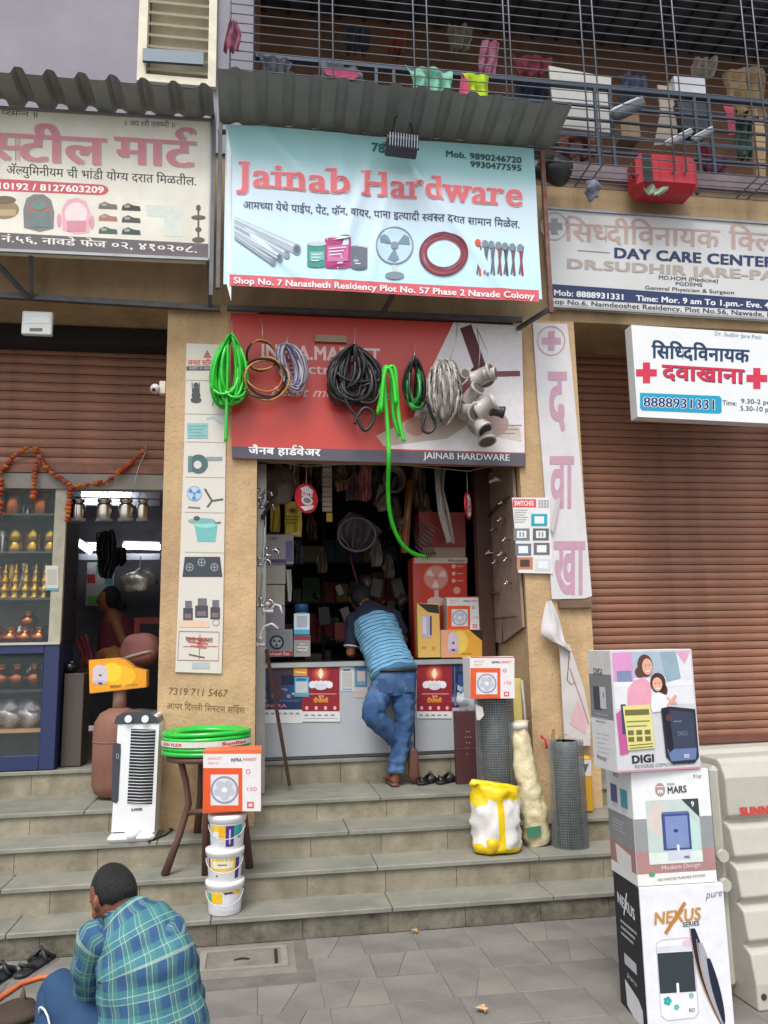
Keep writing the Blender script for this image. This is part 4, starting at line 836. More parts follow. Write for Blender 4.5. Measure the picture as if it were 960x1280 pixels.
for k, (px, py, s, sty, lb) in enumerate(((322, 622, 1.2, 0, 'chrome tap topmost on the left display, beside the yellow packets'), (326, 634, 1.0, 0, 'chrome angle tap just below the topmost one at left'), (333, 694, 1.0, 0, 'chrome tap in front of the grey and purple tap carton'), (324, 706, .9, 0, 'chrome tap with long spout below the purple carton tap'), (326, 757, 1.0, 0, 'dull chrome tap by the lower cream box'), (334, 764, 1.1, 0, 'pale tap lying just above the mauve package'))):
    tapx('tap', lb, px, py, -.36, s, m_chrome if k not in (5,) else m_wht, sty)
tag(obj('tap_holder', B(M('b9b9b7', rough=.4, metal=.3, var=.1)).box(W(318, 700, -.34).x, W(327, 700, -.34).x, -.345, -.335, W(320, 660, -.34).z, W(320, 622, -.34).z)), 'small white backing plate behind the topmost chrome taps', 'plate')
b = B(m_chrome); b.tube([W(331, 640, -.38), W(330, 680, -.38), W(328, 715, -.38), W(326, 745, -.38)], .004, 6); tag(obj('hanging_rod', b), 'thin bright rod hanging down the left tap display', 'rod')
b = B(m_black); pts = [W(327+k*.95+2*math.sin(k*2.1), 648-k*1.6, -.39) for k in range(22)]; b.tube(pts, .012, 6); tag(obj('flexible_hose', b), 'black ribbed flexible hose beside the topmost chrome tap', 'hose')
# ------------------------------------------------------------------ leaning rod
tag(obj('wooden_rod', B(M('4a302a', rough=.8, var=.2, stretch=(1, 1, .2))).tube([W(333, 812, -.42), W(362, 982, -.22)], .019, 4, smooth=False)), 'dark brown wooden rod leaning against the counter posters', 'rod')
# ------------------------------------------------------------------ tap board on the right jamb
tb_ = thing('tap_display_board', 'brown display board with small taps on the inner side of the right pillar', 'board', (1.9, -.35, 1.6))
def J(px, py, X=1.905):
    d_ = _ray(px, py); return CAM+d_*(X/d_.x)
mb = M('8a7568', rough=.7, var=.15, dirt=.4, dc='5c4438', ds=5)
ps = [J(601, 592), J(640, 584), J(653, 784), J(627, 804), J(603, 800)]
obj('board', B(mb).prism(ps, (.02, 0, 0)), tb_)
for a, c, w_ in (((603, 652), (636, 618), .012), ((598, 738), (622, 742), .012), ((600, 776), (646, 770), .006), ((628, 803), (628, 770), .004)): obj('strip', B(M('4b3029', rough=.6)).tube([J(*a, 1.885), J(*c, 1.885)], w_, 6), tb_)
for k, (x, y, s, c) in enumerate(((622, 600, 1.5, m_wht), (601, 619, 1.3, M('b79a84', rough=.5)), (628, 629, .8, m_chrome), (627, 650, .9, m_chrome), (617, 662, .6, m_chrome), (633, 675, .9, m_chrome), (612, 691, .8, m_wht), (628, 693, 1., m_chrome), (634, 700, .8, m_chrome), (620, 703, .8, m_chrome), (635, 729, .8, m_chrome), (610, 778, 1, M('b0a090', rough=.3, metal=.6)))):
    p = J(x, y, 1.87); b = B(c); b.tube([p+V((.03, 0, 0)), p+V((-.02*s, 0, 0)), p+V((-.045*s, -.005, -.012*s))], .008*s, 7); b.tube([p+V((-.01, -.03*s, 0)), p+V((-.01, .03*s, 0))], .006*s, 6); b.ball(p+V((-.01*s, 0, .012)), .011*s, 8, 6)
    obj('tap', b, tb_)
# ------------------------------------------------------------------ coils hanging before the red fascia
YH = YP-.15
def coil(name, label, cat, cx, top, w, h, n, r, mt, Y=YH, jit=.12, tail=None, mt2=None, drop=0., hook=None, tw=.0, seed=1):
    """a hank of tubing: narrow at the hook, hanging in long loops"""
    rr = random.Random(seed); t = thing(name, label, cat, W(cx, top+h, Y)); s = 1/FP*(Y-YC)
    b = B(mt); c0 = W(cx, top, Y)
    for k in range(n):
        ww = w*s/2*(1-rr.random()*.55)*(.98 if k else 1); hh = h*s*(1-rr.random()*(.25+drop)); ox = rr.uniform(-jit, jit)*w*s*.5; oy = rr.uniform(-.05, .05)
        if mt2: b.use(mt2 if k % 2 else mt)
        pts = []
        for q in range(26):
            a = 2*PI*q/26; z = -(1-math.cos(a))/2*hh; f = ((1-math.cos(a))/2)**.55 if drop >= 0 else 1
            x = math.sin(a)*ww*(.35+.65*f)*1.05+ox*f; pts.append(c0+V((x+tw*z, oy*math.sin(a*1.3+k)+.02*math.cos(a*2+k), z-rr.uniform(0, .004))))
        b.tube(pts, r, 6, True)
    obj('coiled_tube', b, t)
    if tail: obj('loose_end', B(mt).tube(smooth([W(x, y, Y-.03) for x, y in tail]), r, 8), t)
    if hook: obj('hook_wire', B(M('b9b4a8', rough=.4, metal=.6)).tube([W(hook[0], hook[1], Y+.04), W(cx+1, top-6, Y), W(cx, top+3, Y)], .003, 5), t)
    return t
m_green = M('25b52a', rough=.25, var=.08, sc=15, spec=.6)
coil('hose_coil', 'bright green hose coil hanging left of the red fascia', 'hose', 289, 421, 46, 94, 22, .0115, m_green, hook=(290, 400), tail=[(285, 430), (284, 470), (283, 520), (282, 552)], jit=.4, seed=3)
# round black and yellow coils
t = thing('cable_coil', 'black and yellow striped cable coil in large rings beside the green hose', 'cable', W(328, 497, YH)); s_ = (YH-YC)/FP
for k in range(6):
    cx, cy, rx = (328, 445, 20) if k < 2 else (330+(k-3)*2, 468+(k % 3)*3, 24+(k % 3)*2)
    ry = rx*(1.0 if k < 2 else (.95)); c0 = W(cx, cy, YH-.01*k)
    b = B((M('1c1a18', rough=.35), M('b07a3c', rough=.35))[k % 2]); b.tube([c0+V((math.cos(a)*rx*s_, .03*math.sin(a*2+k), math.sin(a)*ry*s_)) for a in [2*PI*q/32 for q in range(32)]], .0075, 6, True); obj('ring', b, t)
obj('hook_wire', B(M('c9c4b8', rough=.4, metal=.6)).tube([W(326, 398, YP-.08), W(328, 410, YH), W(328, 426, YH)], .003, 5), t)
coil('cable_coil', 'grey and lilac flexible cable coil next to the black and yellow rings', 'cable', 358, 430, 32, 68, 16, .0062, M('77748e', rough=.4), mt2=M('a8a6b0', rough=.35), hook=(364, 412), jit=.4, tw=-.22, drop=-.01, seed=5)
coil('hose_bundle', 'large tangled black hose bundle hanging over the INFRA.MARKET lettering', 'hose', 442, 434, 64, 80, 30, .0125, M('1c1a1c', rough=.4, var=.2), hook=(444, 408), jit=.55, drop=.15, tail=[(430, 470), (432, 500), (445, 520), (455, 538), (466, 528), (466, 515), (456, 510), (447, 520), (443, 530)], seed=9)
b = thing('hose_offcuts', 'light green hose lengths draped over a hook, one hanging down into the shop', 'hose', W(485, 560, YH))
for k, pts in enumerate(([(472, 518), (476, 490), (480, 462), (485, 459), (489, 470), (490, 490), (492, 520), (499, 545)], [(480, 470), (482, 500), (485, 540), (486, 575), (485, 610), (488, 645), (499, 675), (515, 691), (532, 696)], [(484, 464), (489, 458), (494, 463), (496, 490), (499, 525), (505, 552)], [(476, 515), (480, 470), (486, 460), (492, 475), (495, 505)])):
    obj('hose', B(M('35c22c', rough=.22, var=.08, sc=12)).tube(smooth([W(x, y, YH-.03*k if k != 1 or j < 4 else YH+.12*(j-3)) for j, (x, y) in enumerate(pts)]), .0155 if k == 1 else .0145, 8), b)
coil('hose_coil', 'black and green hose coil hanging between the light green lengths and the duct', 'hose', 517, 449, 30, 74, 11, .0115, M('1f2420', rough=.35), mt2=M('1f8a34', rough=.3), hook=(520, 425), jit=.3, tail=[(532, 500), (538, 515), (544, 532), (536, 541), (528, 536), (531, 520)], seed=11)
# plastic wrapped duct and pipe fittings
m_wrap = M('a8a29b', rough=.3, var=.4, sc=22, bump=1., bs=40, dirt=.95, dc='3a332e', ds=9, stretch=(1, 1, .6))
dt = thing('duct_bundle', 'crumpled plastic-wrapped grey duct bundle hanging from the frame', 'duct', W(552, 530, YH))
lump('wrapped_duct', '', '', W(555, 490, YH-.05), (.115, .08, .225), m_wrap, .25, 11, dt, 40, 30)
rr = random.Random(4)
for hx in ('a8a29b', '7c756e', '5a534d', 'b8b2ab', '938c84'):
    b = B(M(hx, rough=.3, var=.3, sc=30))
    for k in range(15):
        a = rr.uniform(-.2, PI+.2); f0 = rr.uniform(0, .6); f1 = f0+rr.uniform(.15, .45); tw = rr.uniform(-.5, .5)
        pts = []
        for q in range(8):
            f = f0+(f1-f0)*q/7; ph = PI*min(1, f); s_ = 1.04+rr.uniform(-.02, .07); pts.append(W(555, 490, YH-.05)+V((.12*s_*math.sin(ph)*math.cos(a+tw*f), -.095*s_*math.sin(ph)*abs(math.sin(a+tw*f)), .235*s_*math.cos(ph))))
        b.tube(pts, [.002]+[rr.uniform(.004, .010)]*6+[.002], 4)
    obj('plastic_strands', b, dt, kind='stuff')
for k in range(9):
    c0 = W(541+k*2.6, 490, YH-.05+.01*k); obj('fold', B(m_wrap).tube([c0+V((.09*math.sin(a)*(.6+.05*k), -.1*math.cos(a*.5), .22*math.cos(a))) for a in [PI*q/9 for q in range(10)]], .006, 5), dt) if k in (1, 3, 5, 7) else None
obj('hook_wire', B(m_alum).tube([W(572, 402, YP-.08), W(570, 425, YH), W(562, 452, YH)], .003, 5), dt)
ft = thing('pipe_fitting_bundle', 'bunch of grey-white PVC pipe fittings hanging at the right of the fascia', 'pipe fittings', W(600, 530, YH))
m_pvc = M('b0aaa4', rough=.4, var=.1, dirt=.3, dc='7a6e64', ds=8)
def fitting(px, py, r, L, ax, dy=0, mt=m_pvc, cap=None):
    c = W(px, py, YH-.05+dy); ax = V(ax).normalized(); q = V((0, 0, 1)).rotation_difference(ax).to_matrix()
    b = B(mt); b.lathe([(r*.7, -L/2-.001), (r, -L/2), (r, -L/2+.02), (r*.86, -L/2+.025), (r*.86, L/2-.025), (r, L/2-.02), (r, L/2)], c, 18, mtx=q)
    b.use(cap or M('5a5450', rough=.6)); b.lathe([(r*.8, L/2), (r*.8, L/2+.003)], c, 18, mtx=q); obj('fitting', b, ft)
fitting(603, 470, .07, .17, (.6, -.6, .2)); fitting(612, 467, .045, .09, (.9, -.5, 0), -.06); fitting(590, 493, .06, .15, (.5, -.8, .5), .03); fitting(608, 508, .075, .16, (.8, -.5, .35), -.05, cap=M('c9c5c0', rough=.5)); fitting(588, 515, .07, .16, (.3, -.9, -.3), .02)
fitting(600, 530, .065, .14, (.4, -.5, -.8), 0, cap=m_black); fitting(622, 514, .045, .1, (1, -.3, -.3), -.08, M('2c2a2a', rough=.4)); fitting(578, 470, .04, .1, (.2, -1, .1), .02); fitting(607, 545, .07, .11, (.1, -.4, -1), .04)
obj('hook_wire', B(m_alum).tube([W(596, 410, YP-.08), W(600, 440, YH), W(598, 462, YH)], .003, 5), ft); obj('hook_wire', B(m_alum).tube([W(596, 410, YP-.08), W(612, 445, YH-.02), W(606, 480, YH)], .003, 5), ft)
# strings and hooks
b = B(M('b5b0a4', rough=.6)); b.tube([W(322, 574, -.45), W(382, 583, -.45), W(470, 578, -.45), W(585, 589, -.45), W(640, 577, -.45)], .0025, 5); tag(obj('hanging_string', b), 'thin string strung across the top of the shop opening', 'string')
def disc(label, px, py, rx, ry, yaw):
    c = W(px, py, -.46); t = thing('hanging_sign', label, 'sign', c); q = Matrix.Rotation(yaw, 3, 'Z')
    obj('disc', B(M('c01f30', rough=.35, var=.05)).lathe([(.0, -.004), (ry, -.004), (ry, .004), (.0, .004)], c, 28, 'Y', False, None), t)
    o = t.children[0]
    dd = facedec(c+V((-ry, -.006, ry)), (2*ry, 0, 0), (0, 0, -2*ry), 20, 20)
    dd.ell(10, 10, 9.2, 9.2, 'c8283a', 1, 28); dd.poly([(4, 4), (10, 1.5), (16, 4.5), (14, 6.5), (6, 6.2)], 'e6dcdc', 2); dd.ell(10, 11.5, 5, 3.2, 'e4dcdc', 2); dd.ell(10, 11.5, 3.4, 1.8, '8a8488', 3); dd.poly([(4, 16.2), (16, 14), (15, 16.5), (8, 18.8)], 'e6dcdc', 2); dd.text('SALE', (5, 9), (15, 8.4), 2.4, 'f0eaea', 3, .03)
    dd.done(t, 'printed_face'); obj('string', B(M('b5b0a4')).tube([c+V((0, 0, ry)), c+V((0, 0, ry+.18))], .002, 5), t)
    for ch in t.children: ch.rotation_euler.z = 0
    t.rotation_euler.z = yaw; return t
disc('round red and white hanging disc at the left of the shop opening', 383, 623, 14, .112, R(38))
disc('round red and white hanging disc at the right of the shop opening', 585, 632, 12, .105, R(62))
# ------------------------------------------------------------------ things hanging inside the shop mouth
def pack(name, label, x0, y0, x1, y1, Y, h, fn=None, cat='packet', f=.012):
    o = drape(name, label, cat, [(x0, y0), (x0, (y0+y1)/2), (x0, y1)], [(x1, y0), (x1+.5, (y0+y1)/2), (x1, y1)], Y, M(h, rough=.35, var=.15, dirt=.2, dc='5a4a20', ds=8), f, 1.5, 10, 12, .02)
    if fn: d = Dec(lambda x, y: W(x, y, Y-.03), (0, -1, 0)); fn(d); d.done(o)
    return o
pack('packet', 'yellow packet hanging below the red disc, right one of the pair', 356, 627, 377, 671, .1, 'c0a01c', lambda d: (d.ell(366, 638, 4, 3, '4a4020', 1, 10), d.lines(357, 645, 374, 3, 4, 1.2, '6a5a20', 1), d.text('ACC', (366, 669), (376, 669), 3.5, 'e0d8a0', 1, .03)))
pack('packet', 'narrow yellow packet hanging beside the chrome taps', 338, 630, 350, 665, .12, 'a88e20')
lump('plastic_bag', 'dim translucent bag of goods hanging at the top left of the shop opening', 'bag', W(348, 606, .1), (.14, .1, .17), M('7a6a62', rough=.3, var=.4, sc=10, bump=.6, bs=25), .35, 8)
t = thing('sachet_strip', 'hanging strip of pale sachets in the middle of the shop opening', 'sachets', W(409, 640, .1))
for k in range(10): b, _q = pbox(403, 578+k*6.2, 415, 583.4+k*6.2, .1-(k % 2)*.012, .02, M('b3a596', rough=.5, var=.2), .002); obj('sachet', b, t)
b, _q = pbox(408, 641, 415.5, 652, .1, .02, M('c79a28'), .002); obj('sachet', b, t)
drape('net_bag', 'grey translucent ring-shaped net bag hanging in the dark of the shop', 'bag', [(436, 640), (420, 655), (424, 672), (440, 690)], [(452, 643), (478, 663), (468, 678), (446, 694)], .7, M('5c5458', rough=.5, var=.3, sc=9), .05, 3)
b = B(M('807078', rough=.4)); c0 = W(446, 668, .66); b.tube([c0+V((.17*math.cos(a), 0, .15*math.sin(a))) for a in [2*PI*k/24 for k in range(24)]], .012, 6, True); tag(obj('hoop', b), 'pale hoop in front of the net bag inside the shop', 'hoop')
tag(obj('cord', B(M('7a2030', rough=.5)).tube([W(437, 690, .8), W(440, 705, .8), W(445, 722, .8), W(449, 735, .8)], .008, 6)), 'dark red cord hanging below the net bag', 'cord')
def bundle(name, label, pts, Y, h, n, r, spread, seed=2):
    rr = random.Random(seed); t = thing(name, label, 'pipes', W(*pts[-1], Y)); b = B(M(h, rough=.4, var=.15))
    for k in range(n):
        o = (rr.uniform(-spread, spread), rr.uniform(-.04, .04)); obj('pipe', B(M(h, rough=.4, var=.15)).tube([W(x+o[0]*(1 if j % 2 == 0 else .3)+(k-n/2)*1.2, y+rr.uniform(-2, 2), Y+o[1]) for j, (x, y) in enumerate(pts)], r, 7), t)
    return t
bundle('pipe_bundle', 'white flat conduit bundle hanging at the right of the shop opening', [(548, 585), (549, 610), (553, 640), (563, 678)], .05, 'b9b2aa', 8, .014, 6)
bundle('pipe_bundle', 'brownish pipe bundle hanging beside the green hose end', [(512, 600), (510, 640), (505, 690)], .25, '8a5c3c', 6, .014, 5, 5)
bundle('pipe_bundle', 'pale diagonal tubes hanging in the dim shop behind the green hose', [(500, 592), (488, 612), (474, 632)], .5, '756258', 6, .016, 6, 8)
t = thing('racket_grille', 'dark criss-cross wire rack hanging behind the end of the green hose', 'rack', W(532, 690, .15))
for k in range(9):
    obj('wire', B(M('4b4750', rough=.4, metal=.4)).tube([W(515+k*2.5, 650+abs(k-4)*2.5, .12), W(526+k*2.2, 700-abs(k-4)*2, .12)], .0035, 5), t); obj('wire', B(M('8a8690', rough=.4, metal=.4)).tube([W(538-k*2.8, 655+k*4, .118), W(548-k*2.4, 662+k*4.4, .118)], .0028, 5), t)
# dim shelves and stock in the back of the shop
sh = thing('stock_shelf', 'dim shelving along the back wall of the hardware shop', 'shelf', (.8, 3.0, .77))
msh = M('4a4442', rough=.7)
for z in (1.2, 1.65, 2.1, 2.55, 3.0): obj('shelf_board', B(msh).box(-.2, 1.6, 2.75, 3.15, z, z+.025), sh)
for x in (-.2, .7, 1.58): obj('upright', B(msh).box(x, x+.03, 2.74, 3.16, .772, 3.4), sh)
cols = ['9b8a70', 'b84a44', '6c7a90', 'c8b89c', '5f8a6a', 'a08a92', 'c8b060', '8a8088', 'd0ccc4']
ordn = ['first', 'second', 'third', 'fourth', 'fifth', 'sixth', 'seventh', 'eighth', 'ninth', 'tenth', 'eleventh', 'twelfth', 'thirteenth', 'fourteenth', 'fifteenth', 'sixteenth']
for zi, z in enumerate((1.225, 1.675, 2.125, 2.575)):
    x = -.12; bi = 0
    while x < 1.5:
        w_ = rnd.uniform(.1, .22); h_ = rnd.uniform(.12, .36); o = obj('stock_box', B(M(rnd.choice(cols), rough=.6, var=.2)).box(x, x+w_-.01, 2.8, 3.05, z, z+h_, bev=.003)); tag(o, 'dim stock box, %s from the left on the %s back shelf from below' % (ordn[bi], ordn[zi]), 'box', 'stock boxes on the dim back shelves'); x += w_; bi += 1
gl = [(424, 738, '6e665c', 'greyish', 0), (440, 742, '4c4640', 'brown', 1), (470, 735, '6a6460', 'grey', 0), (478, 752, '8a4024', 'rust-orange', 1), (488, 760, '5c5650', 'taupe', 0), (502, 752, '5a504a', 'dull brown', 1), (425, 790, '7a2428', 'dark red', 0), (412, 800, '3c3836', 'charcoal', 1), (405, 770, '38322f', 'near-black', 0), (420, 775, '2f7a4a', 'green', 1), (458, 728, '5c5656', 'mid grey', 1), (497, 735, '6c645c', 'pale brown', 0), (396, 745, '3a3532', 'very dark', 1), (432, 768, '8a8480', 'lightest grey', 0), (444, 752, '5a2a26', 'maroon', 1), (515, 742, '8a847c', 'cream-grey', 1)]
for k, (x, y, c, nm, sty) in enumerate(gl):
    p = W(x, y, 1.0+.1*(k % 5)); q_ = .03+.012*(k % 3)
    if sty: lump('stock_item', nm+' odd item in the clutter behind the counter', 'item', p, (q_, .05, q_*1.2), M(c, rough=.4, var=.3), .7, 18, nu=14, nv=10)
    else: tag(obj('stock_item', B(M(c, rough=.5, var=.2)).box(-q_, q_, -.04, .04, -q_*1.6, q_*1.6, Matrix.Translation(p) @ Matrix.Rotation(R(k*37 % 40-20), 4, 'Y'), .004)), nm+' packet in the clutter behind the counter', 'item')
tag(obj('glass_shelf', B(M('3a3636', rough=.3)).box(.25, 1.5, .8, 1.5, 1.36, 1.40)), 'dark inner worktop behind the counter carrying the clutter', 'shelf')
b, _q = pbox(418, 778, 448, 800, .75, .12, M('7c2024', rough=.5, var=.2), .004); tag(obj('red_box', b), 'dark red box in the shadows left of the leaning man', 'box')

# stock hanging from the ceiling of the shop mouth
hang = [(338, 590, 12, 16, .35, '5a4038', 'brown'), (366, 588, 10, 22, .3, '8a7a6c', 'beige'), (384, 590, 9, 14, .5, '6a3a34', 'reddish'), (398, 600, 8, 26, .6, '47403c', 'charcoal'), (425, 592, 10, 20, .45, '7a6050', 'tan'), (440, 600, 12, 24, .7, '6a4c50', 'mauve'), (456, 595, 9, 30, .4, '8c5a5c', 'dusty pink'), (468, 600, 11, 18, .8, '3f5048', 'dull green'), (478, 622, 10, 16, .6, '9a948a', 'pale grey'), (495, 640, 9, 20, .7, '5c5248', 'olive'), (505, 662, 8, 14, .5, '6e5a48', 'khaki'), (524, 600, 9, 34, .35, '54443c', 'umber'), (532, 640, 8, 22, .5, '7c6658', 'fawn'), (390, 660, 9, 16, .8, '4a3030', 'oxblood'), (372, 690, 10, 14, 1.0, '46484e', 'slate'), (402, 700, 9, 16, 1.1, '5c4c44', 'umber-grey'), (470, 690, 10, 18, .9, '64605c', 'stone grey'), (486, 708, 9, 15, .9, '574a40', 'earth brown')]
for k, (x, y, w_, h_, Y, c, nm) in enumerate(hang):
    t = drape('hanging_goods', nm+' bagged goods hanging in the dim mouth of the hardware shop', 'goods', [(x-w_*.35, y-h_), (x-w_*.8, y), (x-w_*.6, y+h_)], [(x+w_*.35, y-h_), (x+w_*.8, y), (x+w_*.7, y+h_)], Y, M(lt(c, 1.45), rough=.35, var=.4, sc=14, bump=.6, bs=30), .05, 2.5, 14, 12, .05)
for k, (x, y, r_, Y, c, nm) in enumerate(((352, 600, 13, .25, '8a6c60', 'pinkish'), (430, 588, 12, .3, '4c3c3a', 'dark'), (492, 600, 14, .4, '7a6c60', 'greyish'))):
    c0 = W(x, y, Y); s_ = (Y-YC)/FP; t = thing('hanging_coil', nm+' coil of pipe hanging high in the shop opening', 'coil', c0)
    for j in range(4): obj('ring', B(M(c, rough=.4, var=.2)).tube([c0+V((math.cos(a)*r_*s_*(1-.07*j), .03*j-.04, math.sin(a)*r_*s_*(1.2-.07*j))) for a in [2*PI*q/22 for q in range(22)]], .012, 6, True), t)
# ------------------------------------------------------------------ goods on the steps
def wire_roll(label, px0, px1, ptop, Y, zb, seed=1, extra=None):
    c = W((px0+px1)/2, ptop, Y); r = abs(W(px1, ptop, Y).x-W(px0, ptop, Y).x)/2; zt = c.z
    t = thing('wire_mesh_roll', label, 'mesh roll', (c.x, Y, zb))
    m1 = M('8d9294', rough=.4, metal=.6, var=.2, sc=20); b = B(m1); n = 46; pit = .0165
    def rr_(a): return r*(1-.04*a/(2*PI))
    for turn in range(2):
        rt = r*(1-.13*turn)
        nz = int((zt-zb)/pit)
        for k in range(nz): b.tube([(c.x+rt*math.cos(a), Y+rt*math.sin(a), zb+.004+k*pit) for a in [2*PI*q/22 for q in range(22)]], .0013, 3, True, False)
        for k in range(n): a = 2*PI*k/n; p = (c.x+(rt+.0005)*math.cos(a), Y+(rt+.0005)*math.sin(a)); b.tube([(*p, zb), (*p, zt+rnd.uniform(-.006, .01))], .0013, 3, smooth=False)
    obj('wire_mesh', b, t, kind='stuff')
    b = B(M('5d6364', rough=.6, metal=.3, var=.25, sc=40)); 
    for k in range(4): b.lathe([(r*(.7-.1*k), zb+.003), (r*(.7-.1*k), zt-.004)], (c.x, Y, 0), 20)
    obj('inner_turns', b, t); return t, c, r, zt
wr, c, r, zt = wire_roll('tall wire mesh roll behind the yellow and white sack, topped by a fan carton', 594, 640, 868, -.80, .452)
b = B(M('c4c2be', rough=.6)); b.prism([W(x, y, -.80-r-.01) for x, y in ((594, 880), (603, 884), (605, 894), (600, 900), (596, 900))], (0, .002, 0)); obj('paper_tag', b, wr)
t = carton('exhaust_fan_carton', 'white and orange exhaust fan carton standing on the tall wire mesh roll', 588, 821, 643, 873, -.98, .2, 'd9d6d6', p_exh(588, 821, 643, 873), bev=.002)
wr2, c2, r2, z2 = wire_roll('shorter wire mesh roll standing free at the foot of the right pillar', 686, 727, 925, -1.06, .297)
obj('binding_wire', B(M('9a9a9a')).tube([(c2.x-.05, -1.06, z2), (c2.x-.03, -1.07, z2+.05), (c2.x+.02, -1.05, z2+.03)], .003, 5), wr2)
tag(obj('red_tape', B(M('c8303a', rough=.4)).tube([W(676, 920, -.72), W(682, 924, -.74), W(684, 936, -.76)], .010, 5)), 'small red tape end against the right pillar above the mesh roll', 'tape')
tag(obj('stick', B(M('8a6038', rough=.8)).tube([W(692, 912, -.85), W(690, 935, -.9), W(695, 970, -.98)], .011, 6)), 'short brown stick poking out of the free mesh roll', 'stick')
# sack
t = thing('sack', 'crumpled yellow and white plastic sack standing on the steps', 'sack', W(622, 1064, -1.08))
pY = -1.09; c0 = W(622, 1064, pY); sz = (W(622, 976, pY).z-.30)
mt = M('d9d6d2', rough=.35, var=.06, bump=.35, bs=14, key='sack')
N = mt.node_tree.nodes; L = mt.node_tree.links; bs = N['Principled BSDF']; old = bs.inputs['Base Color'].links[0].from_socket
tc = N.new('ShaderNodeTexCoord'); sx = N.new('ShaderNodeSeparateXYZ'); L.new(tc.outputs['Object'], sx.inputs[0]); nz = N.new('ShaderNodeTexNoise'); nz.inputs['Scale'].default_value = 9; L.new(tc.outputs['Object'], nz.inputs[0])
ad = N.new('ShaderNodeMath'); ad.operation = 'MULTIPLY_ADD'; L.new(nz.outputs[0], ad.inputs[0]); ad.inputs[1].default_value = .22; L.new(sx.outputs[2], ad.inputs[2])
rp = N.new('ShaderNodeValToRGB'); rp.color_ramp.interpolation = 'CONSTANT'; L.new(ad.outputs[0], rp.inputs[0]); e = rp.color_ramp.elements; e[0].position = 0; e[0].color = (1, 1, 1, 1); e[1].position = .17; e[1].color = (0, 0, 0, 1); q = e.new(.43); q.color = (1, 1, 1, 1)
ax = N.new('ShaderNodeMath'); ax.operation = 'ABSOLUTE'; L.new(sx.outputs[0], ax.inputs[0]); lt = N.new('ShaderNodeMath'); lt.operation = 'LESS_THAN'; L.new(ax.outputs[0], lt.inputs[0]); lt.inputs[1].default_value = .022
mxx = N.new('ShaderNodeMath'); mxx.operation = 'MAXIMUM'; L.new(rp.outputs[0], mxx.inputs[0]); L.new(lt.outputs[0], mxx.inputs[1])
mx = N.new('ShaderNodeMix'); mx.data_type = 'RGBA'; L.new(mxx.outputs[0], mx.inputs[0]); L.new(old, mx.inputs[6]); mx.inputs[7].default_value = (*hexc('dfc010'), 1); L.new(mx.outputs[2], bs.inputs['Base Color'])
b = B(mt); rings = []
for z, w_, d_, ox in ((0, .11, .08, 0), (.015, .15, .105, 0), (.08, .162, .115, 0), (.2, .165, .115, .0), (.32, .16, .10, -.005), (.42, .15, .085, -.01), (sz-.04, .135, .05, -.02), (sz, .12, .02, -.03)): rings.append((V((c0.x+ox, pY, .297+z)), V((w_, 0, -.02 if z > .4 else 0)), V((0, d_, 0))))
R2 = []
for i in range(len(rings)-1):
    for f in (0, .33, .66): R2.append(tuple(rings[i][k].lerp(rings[i+1][k], f) for k in range(3)))
R2.append(rings[-1]); b.loft(R2, 72, fold=.035, fs_=11)
for i_, p in enumerate(b.v): b.v[i_] = p+V((noise.noise(p*26), noise.noise(p*26+V((9, 0, 0))), 0))*.012*min(1, (p.z-.297)*12)+V((1, 1, 0))*(.003*abs(noise.noise(p*60)))
obj('sack_body', b, t)
lump('fold', '', '', (c0.x-.04, pY-.07, .36), (.09, .05, .05), M('dcb81a', rough=.35, bump=.4, bs=20), .6, 14, t)
# cream pipe bundle wrapped in plastic
t = thing('wrapped_pipe_bundle', 'cream roll wrapped in printed plastic leaning between the sack and the free mesh roll', 'roll', W(670, 1056, -.98))
mw_ = M('c9bb94', rough=.35, var=.12, sc=7, bump=.9, bs=26, dirt=.45, dc='8a9a90', ds=7)
def limbpath(b, pts, n=20, fold=0, seed=0, sub=3, ref=V((1, 0, 0)), fs_=9.):
    """pts: (point, half width, half depth) -> loft following the path"""
    P_ = []
    for i in range(len(pts)-1):
        for f in range(sub):
            q = f/sub; P_.append((V(pts[i][0]).lerp(V(pts[i+1][0]), q), pts[i][1]*(1-q)+pts[i+1][1]*q, pts[i][2]*(1-q)+pts[i+1][2]*q))
    P_.append((V(pts[-1][0]), pts[-1][1], pts[-1][2])); rings = []
    for i, (c, a, d) in enumerate(P_):
        t_ = (P_[min(i+1, len(P_)-1)][0]-P_[max(i-1, 0)][0]).normalized(); u = (ref-t_*ref.dot(t_)).normalized(); v = t_.cross(u); rings.append((c, u*a, v*d))
    b.loft(rings, n, fold=fold, seed=seed, fs_=fs_); return b
b = limbpath(B(mw_), [(W(672, 1056, -.98), .06, .05), (W(671, 1050, -.98), .088, .07), (W(668, 1020, -.97), .09, .075), (W(663, 995, -.95), .086, .07), (W(658, 970, -.92), .078, .065), (W(651, 930, -.86), .07, .06), (W(647, 902, -.82), .066, .055)], 40, .022, 3, 6, fs_=16); obj('roll', b, t)
obj('cap_band', B(M('cfcac0', rough=.4)).lathe([(.069, -.03), (.072, .0), (.066, .02)], W(647, 906, -.83), 16), t)
obj('green_print', B(M('3f7f62', rough=.5)).prism([W(x, y, -1.062) for x, y in ((658, 1035), (676, 1032), (677, 1044), (660, 1047))], (0, .004, 0)), t)
b, _q = pbox(640, 848, 652, 905, -.62+.0-.08, .02, M('d3bd6c', rough=.6), .002); tag(obj('cardboard_strip', b), 'pale yellow strip standing between the fan carton and the pillar', 'strip')
tag(obj('grey_pipe', B(M('9a9690', rough=.5)).tube([W(652, 850, YP-.05), W(657, 905, YP-.05), W(664, 960, YP-.12)], .010, 6)), 'thin grey pipe running down the right pillar beside the mesh roll', 'pipe')
